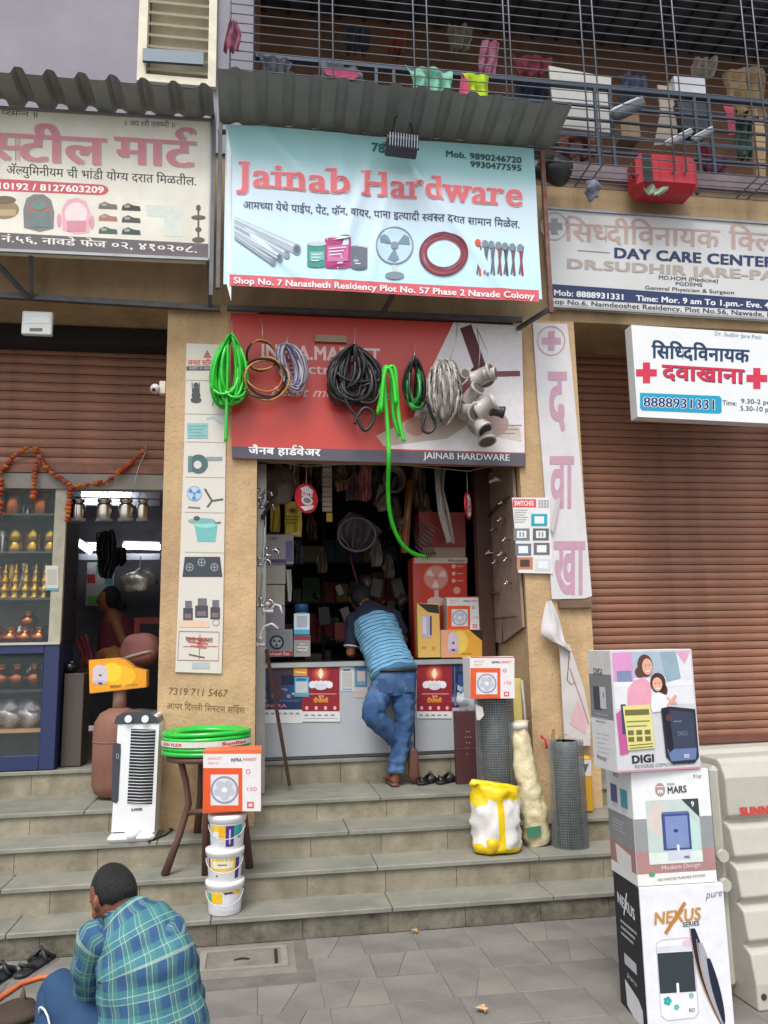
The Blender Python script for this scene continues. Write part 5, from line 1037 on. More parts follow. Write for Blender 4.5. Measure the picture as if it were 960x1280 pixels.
# brown panel box beside the counter
t = thing('metal_locker_panel', 'dark brown perforated panel standing at the right end of the counter', 'panel', W(585, 982, -.3))
b, r4 = pbox(570, 889, 601, 982, -.32, .06, M('4e2c2e', rough=.5, var=.1), .003); obj('panel', b, t); x0, x1, z0, z1 = r4
b = B(M('8d7678', rough=.5))
for k, (i, j) in enumerate(((0, 0), (1, 0), (-.5, 1), (.5, 1), (1.5, 1), (0, 2), (1, 2), (-.5, 3), (.5, 3), (0, 4))): b.lathe([(.006, 0), (.006, .002)], ((x0+x1)/2-.01+i*.02, -.3225, z1-.15-j*.04), 8, 'Y')
obj('holes', b, t, kind='stuff'); obj('rim_line', B(M('6a4444', rough=.5)).box(x0+.003, x1-.003, -.3235, -.3205, (z0+z1)/2-.006, (z0+z1)/2), t)
lump('plastic_wrap', 'crumpled clear plastic wrap on top of the brown panel', 'plastic', W(583, 878, -.28), (.08, .04, .09), M('b9bcc0', rough=.2, var=.25, sc=15, alpha=.7), .6, 14)
# yellow packet standing in the corner
b, r4 = pbox(722, 946, 741, 1016, -.84, .08, M('d09a24', rough=.45, var=.12, dirt=.2, dc='8a5a20'), .012); t = tag(obj('packet', b), 'upright yellow packet with pale label beside the free mesh roll', 'packet')
d = pixdec(-.8408); d.rect(723, 950, 739, 970, 'c9c4bc', 1); d.poly([(728, 956), (736, 954), (732, 966)], '54607a', 2); d.done(t)
# shoes in front of the counter
def sandal(label, a, b_, z, h='1e1b1c', w_=.05, name='sandal'):
    p, q = G(*a, z), G(*b_, z); d_ = (q-p); s = V((-d_.y, d_.x, 0)).normalized(); t = thing(name, label, 'sandal', p)
    bb = B(M(h, rough=.6, var=.2)); bb.loft([(p+d_*f+V((0, 0, .012)), s*w_*k, V((0, 0, .011))) for f, k in ((-.02, .4), (.05, .75), (.3, .8), (.6, 1), (.85, .95), (1, .5))], 12); obj('sole', bb, t)
    for f0, f1 in ((.5, .72), (.72, .55)):
        obj('strap', B(M(h, rough=.5, var=.2)).tube([p+d_*f0+s*w_*.95+V((0, 0, .02)), p+d_*((f0+f1)/2)+V((0, 0, .075)), p+d_*f1-s*w_*.95+V((0, 0, .02))], .011, 6), t)
    obj('heel_strap', B(M(h, rough=.5)).tube([p+d_*.3+s*w_*.8+V((0, 0, .02)), p+d_*.02+V((0, 0, .065)), p+d_*.3-s*w_*.8+V((0, 0, .02))], .008, 6), t)
    return t
sandal('left one of the two dark sandals below the right counter panel', (524, 982), (546, 976), .592)
sandal('right one of the two dark sandals, by the brown panel', (548, 981), (569, 975), .592)
sandal('black strappy sandal on the pavement near the squatting man, toe up the steps', (22, 1224), (66, 1192), .0, '28282a', .05)
sandal('black sandal half out of the frame at the left edge of the pavement', (-22, 1240), (14, 1212), .0, '1d2022', .055)
# ------------------------------------------------------------------ cooler
cz = .45; cY = -.80; t = thing('tower_cooler', 'white and dark grey tower air cooler standing on the steps', 'air cooler', W(168, 1044, cY))
def C(px, py): return W(px, py, cY-.14)
mw = M('dfe1e2', rough=.3, var=.02); mg = M('3d4249', rough=.35, var=.05); D_ = (0, .26, 0)
body = [(139, 1040), (148, 895), (152, 893), (196, 894), (199, 905), (193, 1040)]
obj('body', B(mw).prism([C(x, y) for x, y in body], D_), t)
b = B(mg); b.prism([C(x, y)+V((0, -.006, 0)) for x, y in ((143, 905), (145, 896), (153, 891), (168, 889.5), (187, 891), (197, 897), (199, 904))], (0, .272, 0)); obj('top_cap', b, t)
b = B(mg); b.prism([C(x, y)+V((0, -.004, 0)) for x, y in ((139.5, 1002), (141, 932), (144, 928), (151, 930), (151, 940), (148, 1000), (146, 1004))], (0, .1, 0)); obj('side_panel', b, t)
b = B(M('24272b', rough=.6)); b.prism([C(x, y)+V((0, -.002, 0)) for x, y in ((164, 911), (194.5, 912), (190, 1005), (159, 1004))], (0, .01, 0)); obj('grille_recess', b, t)
for k in range(24):
    f = (k+.5)/24; xl_ = 164-5*f; xr_ = 194.5-4.5*f; y = 911+93*f; obj('louvre', B(M('c9ccd0', rough=.35)).tube([C(xl_, y)+V((0, -.006, 0)), C((xl_+xr_)/2, y+.6)+V((0, -.012, 0)), C(xr_, y+.3)+V((0, -.006, 0))], .0032, 4), t)
for x in (161, 182): obj('knob', B(mw).lathe([(.022, -.02), (.024, 0), (.0, -.0)], C(x, 898.5)+V((0, -.01, 0)), 16, 'Y'), t)
b = B(mw); b.box(C(135, 1046).x, C(194, 1046).x, cY-.19, cY+.14, .452, .50, bev=.02); obj('base', b, t)
b = B(mw); b.lathe([(.05, .0), (.045, .05), (.0, .055)], (C(166, 1040).x, cY-.15, .47), 18); obj('base_hub', b, t)
d = Dec(lambda x, y: C(x, y), (0, -1, 0)); d.text('SUMMER', (164, 1014), (178, 1013), 3.4, '4a4c50', 2, .04); d.ring(147, 945, 1.4, 3, .7, '9aa0a6', 6); d.done(t)
tag(obj('power_cord', B(M('1b1b1d', rough=.5)).tube([G(136, 1047, .454), G(150, 1051, .456), G(172, 1058, .30)+V((0, 0, .03)), G(186, 1052, .454), G(206, 1044, .456), G(216, 1037, .458), G(200, 1033, .46), G(192, 1032, .475), G(184, 1036, .46), G(181, 1050, .456)], .0055, 6)), 'black power cord curling from the foot of the tower cooler', 'cord')
# gas cylinder
gx = W(140, 990, -.2).x; t = thing('gas_cylinder', 'rusty brown metal cylinder standing behind the tower cooler', 'cylinder', (gx+.02, -.2, .592))
mr = M('7c5446', rough=.7, var=.15, sc=5, dirt=.4, dc='8d6a58', ds=6, bump=.2); gz = W(140, 884, -.2).z
b = B(mr).lathe([(.0, .597), (.1, .60), (.15, .63), (.172, .69), (.175, gz-.16), (.165, gz-.1), (.13, gz-.04), (.07, gz-.008), (.0, gz)], (gx+.03, -.2, 0), 28); obj('tank', b, t)
obj('seam', B(mr).lathe([(.176, .98), (.179, .985), (.176, .99)], (gx+.03, -.2, 0), 28), t)
obj('neck', B(M('8d7266', rough=.6, var=.2)).lathe([(.05, gz-.02), (.045, gz+.16)], (gx+.03, -.2, 0), 14), t)
b = B(M('d4962c', rough=.45, var=.05)); b.prism([W(x, y, -.28) for x, y in ((111, 825), (147, 822), (158, 826), (168, 835), (183, 838), (183, 859), (112, 867))], (0, .14, 0)); t = tag(obj('heater_carton', b), 'yellow heater carton with a curved cut corner propped above the brown cylinder', 'box')
d = pixdec(-.2806); d.poly([(111.5, 825.5), (147, 822.5), (157, 826), (168, 836), (183, 839), (182.5, 858), (112, 866)], 'e29b28', 1); d.ell(150, 845, 20, 13, 'e8b430', 2); d.ell(140, 840, 12, 12, 'ecc83c', 2.5); d.ell(125, 838, 9, 7, 'c9bcc8', 3); d.rect(116, 838, 134, 853, 'c9bcc8', 3.1); d.ell(125, 853, 9, 3, 'b9acba', 3.2); d.ell(125.5, 844, 2, 1.3, '5a4a68', 4, 8); d.rect(123, 853, 128, 855.5, '4a3c6a', 4); d.text('INSTANT', (138, 860), (152, 859), 3.4, '7a5424', 3.5, .03); d.text('GEYSER', (157, 858), (172, 857), 2.6, 'b07a34', 3.5, .02); d.done(t)
tag(obj('handle_tube', B(M('6c5a50', rough=.4, metal=.4)).tube([W(150, 826, -.15), W(160, 822, -.15), W(178, 817, -.15), W(190, 814, -.15), W(192, 822, -.15)], .018, 8)), 'dull metal tube lying behind the yellow heater carton', 'tube')
# ------------------------------------------------------------------ stool with hose coil
t = thing('stool', 'brown wooden stool with curved legs on the steps carrying a green hose coil', 'stool', W(258, 1090, -1.07))
ms = M('5a3c34', rough=.6, var=.15, dirt=.2, dc='3a2620')
zt = W(262, 942, -1.05).z; sxm = W(258, 942, -1.05).x
obj('seat', B(ms).lathe([(.235, zt-.035), (.25, zt-.03), (.25, zt-.008), (.24, zt)], (sxm, -1.02, 0), 28), t)
for k, (pp, zl) in enumerate((([(224, 945, -1.16), (232, 975, -1.14), (236, 1005, -1.12), (224, 1045, -1.14), (206, 1083, -1.17)], .297), ([(256, 948, -1.2), (258, 1000, -1.2), (257, 1092, -1.215)], .297), ([(300, 945, -1.1), (303, 1000, -1.1), (312, 1075, -1.12)], .297), ([(252, 940, -.84), (250, 1000, -.82), (246, 1060, -.80)], .452))):
    pts = [W(*p) for p in pp]; pts[-1].z = zl; obj('leg', B(ms).tube(pts, [.021]*(len(pts)-1)+[.026], 6), t)
obj('stretcher', B(ms).tube([W(234, 1016, -1.12), W(257, 1014, -1.19), W(300, 1012, -1.11)], .018, 6), t)
t = thing('hose_coil', 'packed bright green hose coil with red and white label band lying on the stool', 'hose', (sxm, -1.02, zt)); rc = .262
mgr = M('22b53a', rough=.22, var=.08, sc=10, spec=.7)
for k in range(5):
    for j in range(3):
        rj = rc-.03*j; zk = zt+.016+k*.029-.004*j; obj('hose_turn', B(mgr).tube([(sxm+rj*math.cos(a)+rnd.uniform(-.002, .002), -1.02+rj*.92*math.sin(a), zk+.003*math.sin(a*2+k)) for a in [2*PI*q/36 for q in range(36)]], .0158, 7, True), t)
b = B(M('d2cdc6', rough=.4)); nn = 40; rb = rc+.018
b.add([V((sxm+rb*math.cos(a), -1.02+(rb*.92+.002)*math.sin(a), zt+z)) for z in (.062, .096) for a in [PI+PI*q/nn for q in range(nn+1)]], [[q, q+1, nn+2+q, nn+1+q] for q in range(nn)], True); obj('label_band', b, t)
def bandmap(x, y): a = PI+PI*x/100; return V((sxm+(rb+.001)*math.cos(a), -1.02+(rb*.92+.003)*math.sin(a), zt+.096-.034*y/10))
d = Dec(bandmap, (0, -1, 0), .0006); d.text('SUN FLEX', (14, 7.5), (34, 7.5), 5, 'c8444a', 1, .04); d.text('Sunflex', (62, 7.5), (84, 7.5), 5.5, 'c8444a', 1, .04); d.line([(36, 5), (60, 5)], 1, 'b0a8a0', 1); d.done(t)
# ------------------------------------------------------------------ paint buckets with carton
def bucket(label, cx, ptop, pbot, Y, lbl, z0):
    top = W(cx, ptop, Y).z; r = .104; x = W(cx, (ptop+pbot)/2, Y).x; t = thing('paint_bucket', label, 'bucket', (x, Y, z0)); h = top-z0
    obj('bucket_body', B(M('dcdcdf', rough=.3, var=.03, dirt=.08, dc='8a8680')).lathe([(r*.86, z0), (r*.88, z0+.004), (r*.97, z0+h*.72), (r*.97, z0+h*.8)], (x, Y, 0), 28), t)
    obj('lid', B(M('e4e4e6', rough=.3, var=.02)).lathe([(r*1.0, z0+h*.78), (r*1.04, z0+h*.79), (r*1.04, z0+h*.86), (r*1.07, z0+h*.88), (r*1.07, z0+h*.98), (r*1.0, z0+h), (0, z0+h)], (x, Y, 0), 28), t)
    obj('handle', B(M('b9b9bc', rough=.3)).tube([(x+r*1.0*math.cos(a), Y-r*.35+r*.98*math.sin(a)*.8, z0+h*.72-.07*math.sin(-a)) for a in [PI+PI*q/14 for q in range(15)]], .003, 5), t)
    def cm(px, py):
        a = R(270)+(px-50)/50*R(70); rr_ = r*(.875+.09*((1-py/100)))+.0012; return V((x+rr_*math.cos(a), Y+rr_*math.sin(a), z0+h*(.74-.68*py/100)))
    d = Dec(cm, (0, -1, 0), .0004)
    def seg(x0, y0, x1, y1, c, L):
        n = 8
        for k in range(n): d.rect(x0+(x1-x0)*k/n, y0, x0+(x1-x0)*(k+1)/n, y1, c, L)
    lbl(d, seg); d.done(t, 'printed_label'); return t
def lb1(d, s): s(8, 2, 92, 80, 'c9ccd0', 1); s(8, 4, 45, 40, 'd8b83c', 2); s(30, 4, 48, 60, 'dba820', 3); s(48, 4, 68, 95, '4a3378', 3.5); s(68, 4, 92, 50, '2f9a92', 3); s(12, 30, 30, 50, 'd8d8dc', 3.6); s(56, 20, 60, 84, 'b8b0d0', 4.4); s(78, 40, 86, 58, '5a3f8a', 4)
def lb2(d, s): s(6, 0, 94, 40, 'd9dadd', 1); s(14, 0, 80, 55, 'd8b43a', 1.5); s(22, 12, 72, 44, 'dcd8c8', 2); s(34, 24, 56, 31, '8a7a5a', 3); s(78, 0, 90, 96, '4a3378', 2.5); s(6, 0, 13, 45, '5a4a80', 2.5); s(30, 74, 34, 82, '3a3a40', 2)
def lb3(d, s): s(6, 0, 94, 8, 'd8b43a', 1.2); s(8, 2, 92, 90, 'd0d3d8', 1); s(4, 8, 20, 50, '4fa58a', 2); s(18, 8, 46, 52, 'dfb61c', 2.5); s(50, 3, 70, 12, '4a3a50', 3); d.lines(50, 20, 88, 9, 6.5, 2, 'a0a4b0', 2); s(70, 2, 92, 16, 'd8a828', 2.8)
z1 = W(282, 1098, -1.40).z; z2_ = W(283, 1062, -1.40).z
bucket('white paint bucket with yellow and green label, bottom of the stack of three', 281, 1098, 1140, -1.40, lb3, .142)
bucket('white paint bucket with wire handle, middle of the stack of three', 281, 1058, 1098, -1.40, lb2, W(281, 1098, -1.40).z)
bucket('white paint bucket with purple and teal label, top of the stack under the carton', 284, 1016, 1058, -1.40, lb1, W(281, 1058, -1.40).z)
t = carton('exhaust_fan_carton', 'large white and orange exhaust fan carton balanced on the paint buckets', 254, 937, 327, 1015, -1.50, .16, 'd8663a', p_exh(254, 940, 326, 1014), rough=.45, bev=.002)
MW[t.name] = MW[t.name]
# ------------------------------------------------------------------ water purifier cartons
def purbox(label, x0, x1, y0, y1, z0, z1, rz, base, side, front, sidef):
    c = V(((x0+x1)/2, (y0+y1)/2, z0)); t = thing('purifier_carton', label, 'box', c, rz); hw, hd, h = (x1-x0)/2, (y1-y0)/2, z1-z0
    obj('carton_body', B(base).box(-hw, hw, -hd, hd, 0, h, bev=.004), t, world=False)
    d = facedec((-hw+.001, -hd-.0006, h-.002), (2*hw-.002, 0, 0), (0, 0, -h+.004), 100, 100*h/(2*hw)); front(d, 100*h/(2*hw)); obj('front_print', d.b, t, world=False, fix=False)
    d = facedec((-hw-.0006, hd-.001, h-.002), (0, -2*hd+.002, 0), (0, 0, -h+.004), 60, 100*h/(2*hw)); sidef(d, 100*h/(2*hw)); obj('side_print', d.b, t, world=False, fix=False); return t
mc = M('cfd0d2', rough=.35, var=.03, dirt=.08, dc='8a8680', ds=4)
yf = -2.92; X0, X1 = 1.665, 2.045
zA = W(800, 1110, yf).z; zB = W(790, 966, yf-.02).z; zC = W(770, 813, yf-.02).z
def f_nex(d, H):
    d.rect(0, 0, 100, H, 'dcdce2', 1)
    d.text('NEXUS', (14, 40), (70, 37), 13, 'b98a4c', 3, .035, 0, .15); d.line([(27, 50), (53, 18)], 4, 'b07c3c', 3.6); d.text('SERIES', (48, 44), (68, 43), 5, '5c5a6c', 3, .03); d.text('pure', (78, 15), (98, 13), 8, '6a6c74', 3, 0, 0, .3)
    d.poly([(15, 60), (22, 56), (55, 55), (60, 60), (60, 135), (55, 140), (22, 141), (15, 136)], 'b9bac2', 1.6); d.poly([(16, 61), (22, 57.5), (54, 56.5), (58.5, 61), (58.5, 134), (54, 138.5), (22, 139.5), (16, 134)], 'e0e1e6', 2)
    d.rect(16, 70, 58, 112, '343c42', 3); d.rect(16, 63, 58, 69, 'cfd0d8', 2.6); d.ell(52, 61, 6, 4, 'd8b8d0', 2.9, 12); d.rect(35.5, 102, 38.5, 114, 'e4e6e8', 4)
    for x, y, r, c in ((24, 120, 4.5, '2aa0a0'), (34, 127, 3, '4ab4b4'), (52, 116, 3, '8ab0b0')):
        for k in range(5): a = k*PI*.4; d.ell(x+math.cos(a)*r*.6, y+math.sin(a)*r*.6, r*.5, r*.5, c, 3+k*.1, 8)
    d.text('RO', (48, 133), (55, 133), 4, '6a6c74', 3, .03); d.text('WATER PURIFIER', (20, 156), (58, 154), 4, '7a7c84', 3, .02); d.text('Purification', (38, 162), (60, 160), 5, '5a5c64', 3, 0, 0, .3)
    def sw(o, c, w0, L): 
        n = 14; a = [];e_ = []
        for k in range(n+1):
            f = k/n; y = 46+o*26+f*(H-48-o*26); x = 57+o*13+f*(27-o*10)*(.55+.45*f)-4*math.sin(f*PI)*(1-o*.5); x = min(x, 98); a.append((x, y)); e_.append((min(98.6, x+w0*max(0, math.sin(PI*(.08+.92*f)))**.7+.5), y))
        d.poly(a+e_[::-1], c, L)
    sw(0, '22263a', 13, 3); sw(-.12, 'b09478', 1.2, 3.6); sw(.6, '9c9ea8', 11, 3.2); sw(.45, 'b09478', 1, 3.9); sw(1.25, '22263a', 9, 4.2)
def s_nex(d, H):
    d.rect(0, 0, 60, H, '24242a', 1); d.text('NEXUS', (8, 34), (48, 40), 12, 'd0d0d4', 2, .04); d.line([(22, 44), (32, 16)], 2.5, 'd0d0d4', 2.6); d.lines(12, 52, 50, 3, 7, 3, '9a9aa0', 2); d.rect(16, 88, 44, 100, 'b4b4ba', 2); d.text('pure', (20, 112), (42, 114), 6, 'c0c0c4', 2)
    d.poly([(14, 118), (44, 126), (52, 134), (52, 160), (16, 146)], 'd0d0d4', 2); d.text('12 L+', (24, 163), (48, 168), 6, 'c0c0c4', 2, .03)
def f_mars(d, H):
    d.rect(0, 0, 100, H*.42, 'dfe1e2', 1); d.rect(0, H*.42, 100, H*.70, '8f9294', 1); d.rect(0, H*.70, 100, H*.90, 'a8807e', 1); d.rect(0, H*.90, 100, H, 'e0e0de', 1)
    d.ell(36, 22, 6.5, 8, 'a89090', 2); d.rect(31.5, 18, 40.5, 19, 'e4e4e4', 3); d.text('m', (32.5, 26), (39.5, 26), 5.5, 'e6e6e6', 3, .04); d.text('aqua', (45, 17), (55, 17), 4, '8a8c90', 3, .01); d.text('MARS', (45, 27), (70, 26), 8, '4a4c52', 3, .03); d.text('9 Ltr', (80, 10), (91, 10), 4.5, '7a7c80', 3, .02)
    d.rect(16, 34, 84, H*.82, 'b9c8c4', 2); d.ell(30, 55, 12, 20, 'cdc2bc', 2.4); d.ell(72, 80, 10, 25, 'b4d2cc', 2.4); d.rect(16, H*.72, 84, H*.82, 'd2dcd8', 2.6)
    d.rect(35, 50, 71, 92, '3f4f80', 3); d.rect(39, 53, 68, 90, '7a8ab8', 3.6); d.rect(36, 48, 70, 51, '5b6ba0', 4); d.rect(40, 93, 69, H*.79, 'c6cad8', 3.2); d.rect(52, 86, 55, 94, 'dfe4f2', 4.4); d.ell(52, 70, 3, 2, '2f3f70', 4.2, 10); d.text('MARS', (60, 102), (67, 102), 3, '3f4f70', 4, .03)
    d.poly([(62, 34), (84, 34), (84, 56)], '3c4248', 3); d.text('9', (74, 43), (78, 43), 6, 'e0e0e2', 4, .03); d.ell(18, 118, 4, 3, '5c9a74', 3.4, 10)
    d.text('Modern Design', (30, H*.875), (80, H*.86), 5.5, 'd4c2c0', 5, .02); d.text('RO WATER PURIFIER SYSTEM', (25, H*.965), (85, H*.95), 3, '8a8a88', 3, .02)
def s_mars(d, H):
    d.rect(0, 0, 60, H*.42, 'cfcfd0', 1); d.rect(0, H*.42, 60, H*.70, '848688', 1); d.rect(0, H*.70, 60, H*.9, '9a7472', 1); d.rect(0, H*.9, 60, H, 'cfcfcc', 1)
    d.rect(10, 22, 26, 44, '4f5a84', 2); d.rect(34, 24, 50, 46, '3f9098', 2); d.rect(12, 44, 24, 50, 'bfc0c4', 2); d.rect(36, 46, 48, 52, 'bfc0c4', 2); d.lines(10, 64, 40, 4, 4, 1.4, 'a8aaac', 2); d.poly([(14, H*.72), (50, H*.76), (50, H*.93), (16, H*.89)], 'd0cccb', 2); d.text('RO', (20, 12), (32, 12), 5, '9a8a86', 2, .03)
def f_dig(d, H):
    d.rect(0, 0, 100, H, 'c6c7cb', 1); d.poly([(2, 2), (98, 2), (98, 60), (70, 60), (40, 70), (2, 62)], 'd8d9dd', 1.4)
    d.rect(2, 2, 26, 34, 'cf92c0', 1.8); d.rect(26, 2, 70, 30, 'a3b4c2', 1.8); d.rect(6, 22, 24, 34, '7888a8', 2.2); d.poly([(60, 2), (80, 2), (84, 32), (66, 36)], '8fa6b4', 2.3); d.poly([(80, 2), (98, 2), (90, 16)], 'd8a0bc', 2.2); d.rect(2, 34, 98, 40, 'dde0e4', 2.1)
    d.ell(41, 17, 9.5, 12.5, '5a3d38', 3); d.ell(34, 24, 6, 6, '5a3d38', 3.1); d.ell(43.5, 18, 6.4, 9, 'd9a692', 3.6); d.line([(41, 23), (46, 23)], 1, 'f0e4e0', 4.4); d.ell(41.5, 16.5, .8, .6, '3a2624', 4.3, 8); d.ell(46, 16.5, .8, .6, '3a2624', 4.3, 8)
    d.poly([(16, 60), (18, 42), (26, 33), (38, 30), (46, 36), (46, 62)], 'dc9cb0', 2.8); d.ell(55, 36, 9.5, 11, '4a302c', 4.6); d.ell(62, 44, 4, 6, '4a302c', 4.6); d.ell(54, 37.5, 6, 7.5, 'dba892', 5); d.line([(51.5, 42), (56.5, 42)], 1, 'f2e6e2', 5.6); d.ell(51.8, 36.5, .7, .6, '3a2624', 5.5, 8); d.ell(56, 36.5, .7, .6, '3a2624', 5.5, 8)
    d.poly([(44, 62), (46, 50), (54, 46), (64, 50), (70, 56), (66, 66), (46, 68)], 'dfe2ea', 5.2); d.line([(64, 62), (72, 54), (76, 50)], 3, 'd8a090', 5.4); d.line([(64, 52), (70, 58), (76, 58)], 2.5, 'd8a090', 5.5)
    d.poly([(56, 64), (66, 62), (98, 66), (98, 118), (92, 124), (66, 124), (58, 116)], '2c2f3c', 6); d.poly([(66, 66), (95, 70), (95, 108), (68, 108)], '3c4256', 6.6); d.poly([(60, 108), (96, 108), (94, 120), (64, 121)], '6478a0', 6.6); d.poly([(58, 66), (65, 65), (68, 108), (62, 112)], '20222c', 6.8); d.text('DIGI', (74, 94), (86, 94), 5, '6a7290', 7.2, .02); d.text('RO', (80, 118), (86, 118), 4, 'd8dcea', 7.2, .04); d.ell(65, 74, 4, 4, '5a3a48', 7.2, 12); d.rect(70, 78, 80, 79, '7a82a0', 7.2)
    d.poly([(2, 68), (14, 60), (14, 110), (4, 112)], 'b85a94', 4.6); d.rect(8, 58, 14, 90, '3c4a60', 5)
    d.poly([(10, 60), (43, 59), (45, 106), (13, 107)], 'd6cf86', 8); d.rect(12, 64, 41, 70, '6f6a3c', 9)
    d.lines(13, 76, 41, 2, 5, 1.3, '8a8448', 9); 
    for i in range(3):
        for j in range(2): d.rect(14+i*10, 86+j*7, 21+i*10, 91+j*7, '6f6a44', 9)
    d.line([(14, 102), (43, 101)], .8, '55502c', 9); d.line([(15, 105), (43, 104)], .8, '55502c', 9)
    d.text('DIGI', (17, H*.93), (44, H*.925), 8, '33333c', 3, .05); d.text('REVERSE OSMOSIS SYSTEM', (20, H*.972), (92, H*.962), 3.6, '8a8c90', 3, .02); d.rect(0, H*.985, 100, H, 'c48aa0', 2)
def s_dig(d, H):
    d.rect(0, 0, 60, H*.2, 'cac9c6', 1); d.rect(0, H*.2, 60, H*.58, '7c7e82', 1); d.rect(0, H*.58, 60, H, 'cfcfd0', 1); d.text('DIGI', (14, 26), (38, 27), 7, '5f5e60', 2, .03); d.rect(10, 40, 30, 66, '45484e', 2); d.rect(28, 40, 44, 64, 'c0c2c6', 2.4); d.rect(37, 46, 39, 52, '3a3c44', 3); d.lines(12, 70, 48, 3, 4, 1.6, '9a9ca0', 2); d.lines(12, 92, 46, 6, 5, .8, 'b4b4b8', 2); d.text('RO+UV', (10, H-10), (34, H-8), 4, '5f5e60', 2, .03)
purbox('white purifier carton with black side, swooshes and gold lettering, bottom of the stack', X0-.035, X1-.035, yf, yf+.29, .001, zA, R(-3), mc, None, f_nex, s_nex)
purbox('white, grey and dusty pink purifier carton in the middle of the stack of three', X0-.042, X1-.056, yf+.01, yf+.28, zA+.001, zB, R(-1), mc, None, f_mars, s_mars)
purbox('purifier carton picturing a mother and daughter, top of the stack of three', X0-.125, X1-.10, yf-.01, yf+.21, zB+.001, zC, R(3), mc, None, f_dig, s_dig)
# ------------------------------------------------------------------ plastic road barriers
def barrier(label, x0, y0, rz, h=1.0, txt=True):
    t = thing('road_barrier', label, 'barrier', (x0, y0, 0), rz); mm = M('b9b6ac', rough=.45, var=.06, sc=3, dirt=.4, dc='8a7f6a', ds=3, bump=.1, bs=20)
    L = 1.25; D0, D1 = .23, .13
    # side profile: stepped slope
    prof = [(-D0, 0), (-D0, .09)]
    n = 4; zz_ = [.09+(h*.74-.09)*k/n for k in range(n+1)]
    for k in range(n):
        f0 = k/n; f1 = (k+1)/n; y0_ = -D0+(D0-D1)*f0; y1_ = -D0+(D0-D1)*f1; prof += [(y0_+.0, zz_[k]+.02), (y1_-.002, zz_[k+1]-.035), (y1_+.04, zz_[k+1]-.01), (y1_+.03, zz_[k+1]+.0)]
    prof += [(-D1, h*.76), (-D1, h*.92), (-D1+.03, h*.98), (-D1+.06, h), (D1-.06, h), (D1, h*.94), (D0, .09), (D0, 0)]
    b = B(mm); b.prism([V((0.0, y, z)) for y, z in prof], (L, 0, 0)); o = obj('barrier_body', b, t, world=False)
    bv = o.modifiers.new('bevel', 'BEVEL'); bv.width = .022; bv.segments = 3; bv.limit_method = 'ANGLE'
    b = B(mm); b.box(-.05, 0, -D1+.03, D1-.03, .05, h*.97, bev=.02); o = obj('end_tongue', b, t, world=False)
    for z in (.48, .60): obj('lug', B(mm).lathe([(.028, -.02), (.03, .01), (.0, .012)], (-.055, -D1+.0, z*h), 12, 'Y'), t, world=False)
    for x_, z in ((.03, .06), (.14, .05)): obj('bolt_hole', B(M('3a322c', rough=.8)).lathe([(.014, -.003), (.014, 0)], (x_, -D0-.0, z), 12, 'Y'), t, world=False)
    if txt:
        d = facedec((.06, -D1-.0012, h*.91), (1, 0, 0), (0, 0, -1), 100, 100); d.text('SUNNY', (0, 16), (19, 16), 3.6, 'c04a44', 1, .08); obj('printed_name', d.b, t, world=False, fix=False)
    return t
bx0 = W(905, 1272, -2.75); hB = W(925, 952, -2.80).z
barrier('cream stepped plastic road barrier with red lettering beside the purifier cartons', G(925, 1275, 0).x+.11, -2.60, R(3), hB)
barrier('cream plastic road barrier standing behind the lettered one', G(925, 1275, 0).x+.04, -2.12, R(6), hB-.03, False)
# leaves
for k, (x, y, s, lb) in enumerate(((519, 1166, .03, 'small dry leaf lying at the foot of the bottom riser'), (603, 1264, .045, 'curled dry leaf lying on the pavers near the photo bottom'))):
    s *= .7; p = G(x, y, .006); tag(obj('dry_leaf', B(M('c9a878', rough=.8)).sheet(lambda a, q: p+V(((a-.5)*s*1.4*math.sin(PI*min(.98, max(.02, q)))+.01*math.sin(q*9), (q-.5)*s*2, .012*abs(a-.5)*2+.004)), 4, 8, V((0, 0, .001)))), lb, 'leaf')
# orange hose
tag(obj('orange_hose', B(M('c8663c', rough=.45, var=.1)).tube([G(-60, 1290, .012), G(0, 1247, .012), G(25, 1230, .012), G(50, 1222, .012), G(80, 1219, .012), G(110, 1220, .012), G(140, 1226, .012)], .012, 8)), 'orange hose running along the pavement behind the squatting man', 'hose')
lump('dark_rag', 'dark rag and tools on the pavement at the bottom left corner', 'rag', G(8, 1268, .03), (.14, .1, .035), M('3b3028', rough=.9, var=.3), .6, 9)
tag(obj('iron_spike', B(M('54463a', rough=.8)).lathe([(.02, 0), (.012, .06), (.003, .1)], G(28, 1262, .03), 6)), 'small brown metal spike standing by the dark rag at bottom left', 'tool')
# ------------------------------------------------------------------ lamps on the frames
t = thing('floodlight', 'finned grey floodlight hanging over the top of the hardware banner', 'floodlight', W(503, 160, -1.3))
q = Matrix.Translation(W(502, 184, -1.26)) @ Matrix.Rotation(R(3), 4, 'Y') @ Matrix.Rotation(R(-35), 4, 'X')
mfl = M('474d58', rough=.5, metal=.4, var=.1)
obj('housing', B(mfl).box(-.115, .115, -.07, .07, -.02, .02, q, .008), t)
for k in range(11): obj('fin', B(M('7d8490', rough=.4, metal=.5)).box(-.10+k*.0195, -.094+k*.0195, -.085, -.0695, -.05, .05, Matrix.Translation(W(502, 184, -1.26)) @ Matrix.Rotation(R(3), 4, 'Y')), t)
obj('bracket', B(mfl).tube([q @ V((-.12, 0, 0)), q @ V((-.125, .02, .09)), q @ V((.125, .02, .09)), q @ V((.12, 0, 0))], .009, 5), t)
for s in (-.07, .0, .07): obj('stud', B(m_alum).tube([q @ V((s, .02, .0)), q @ V((s, .03, .13))], .006, 6), t)
obj('cable', B(m_black).tube([W(490, 165, -1.22), W(494, 148, -1.2), W(502, 137, -1.18), W(512, 148, -1.15), W(516, 168, -1.12)], .006, 6), t)
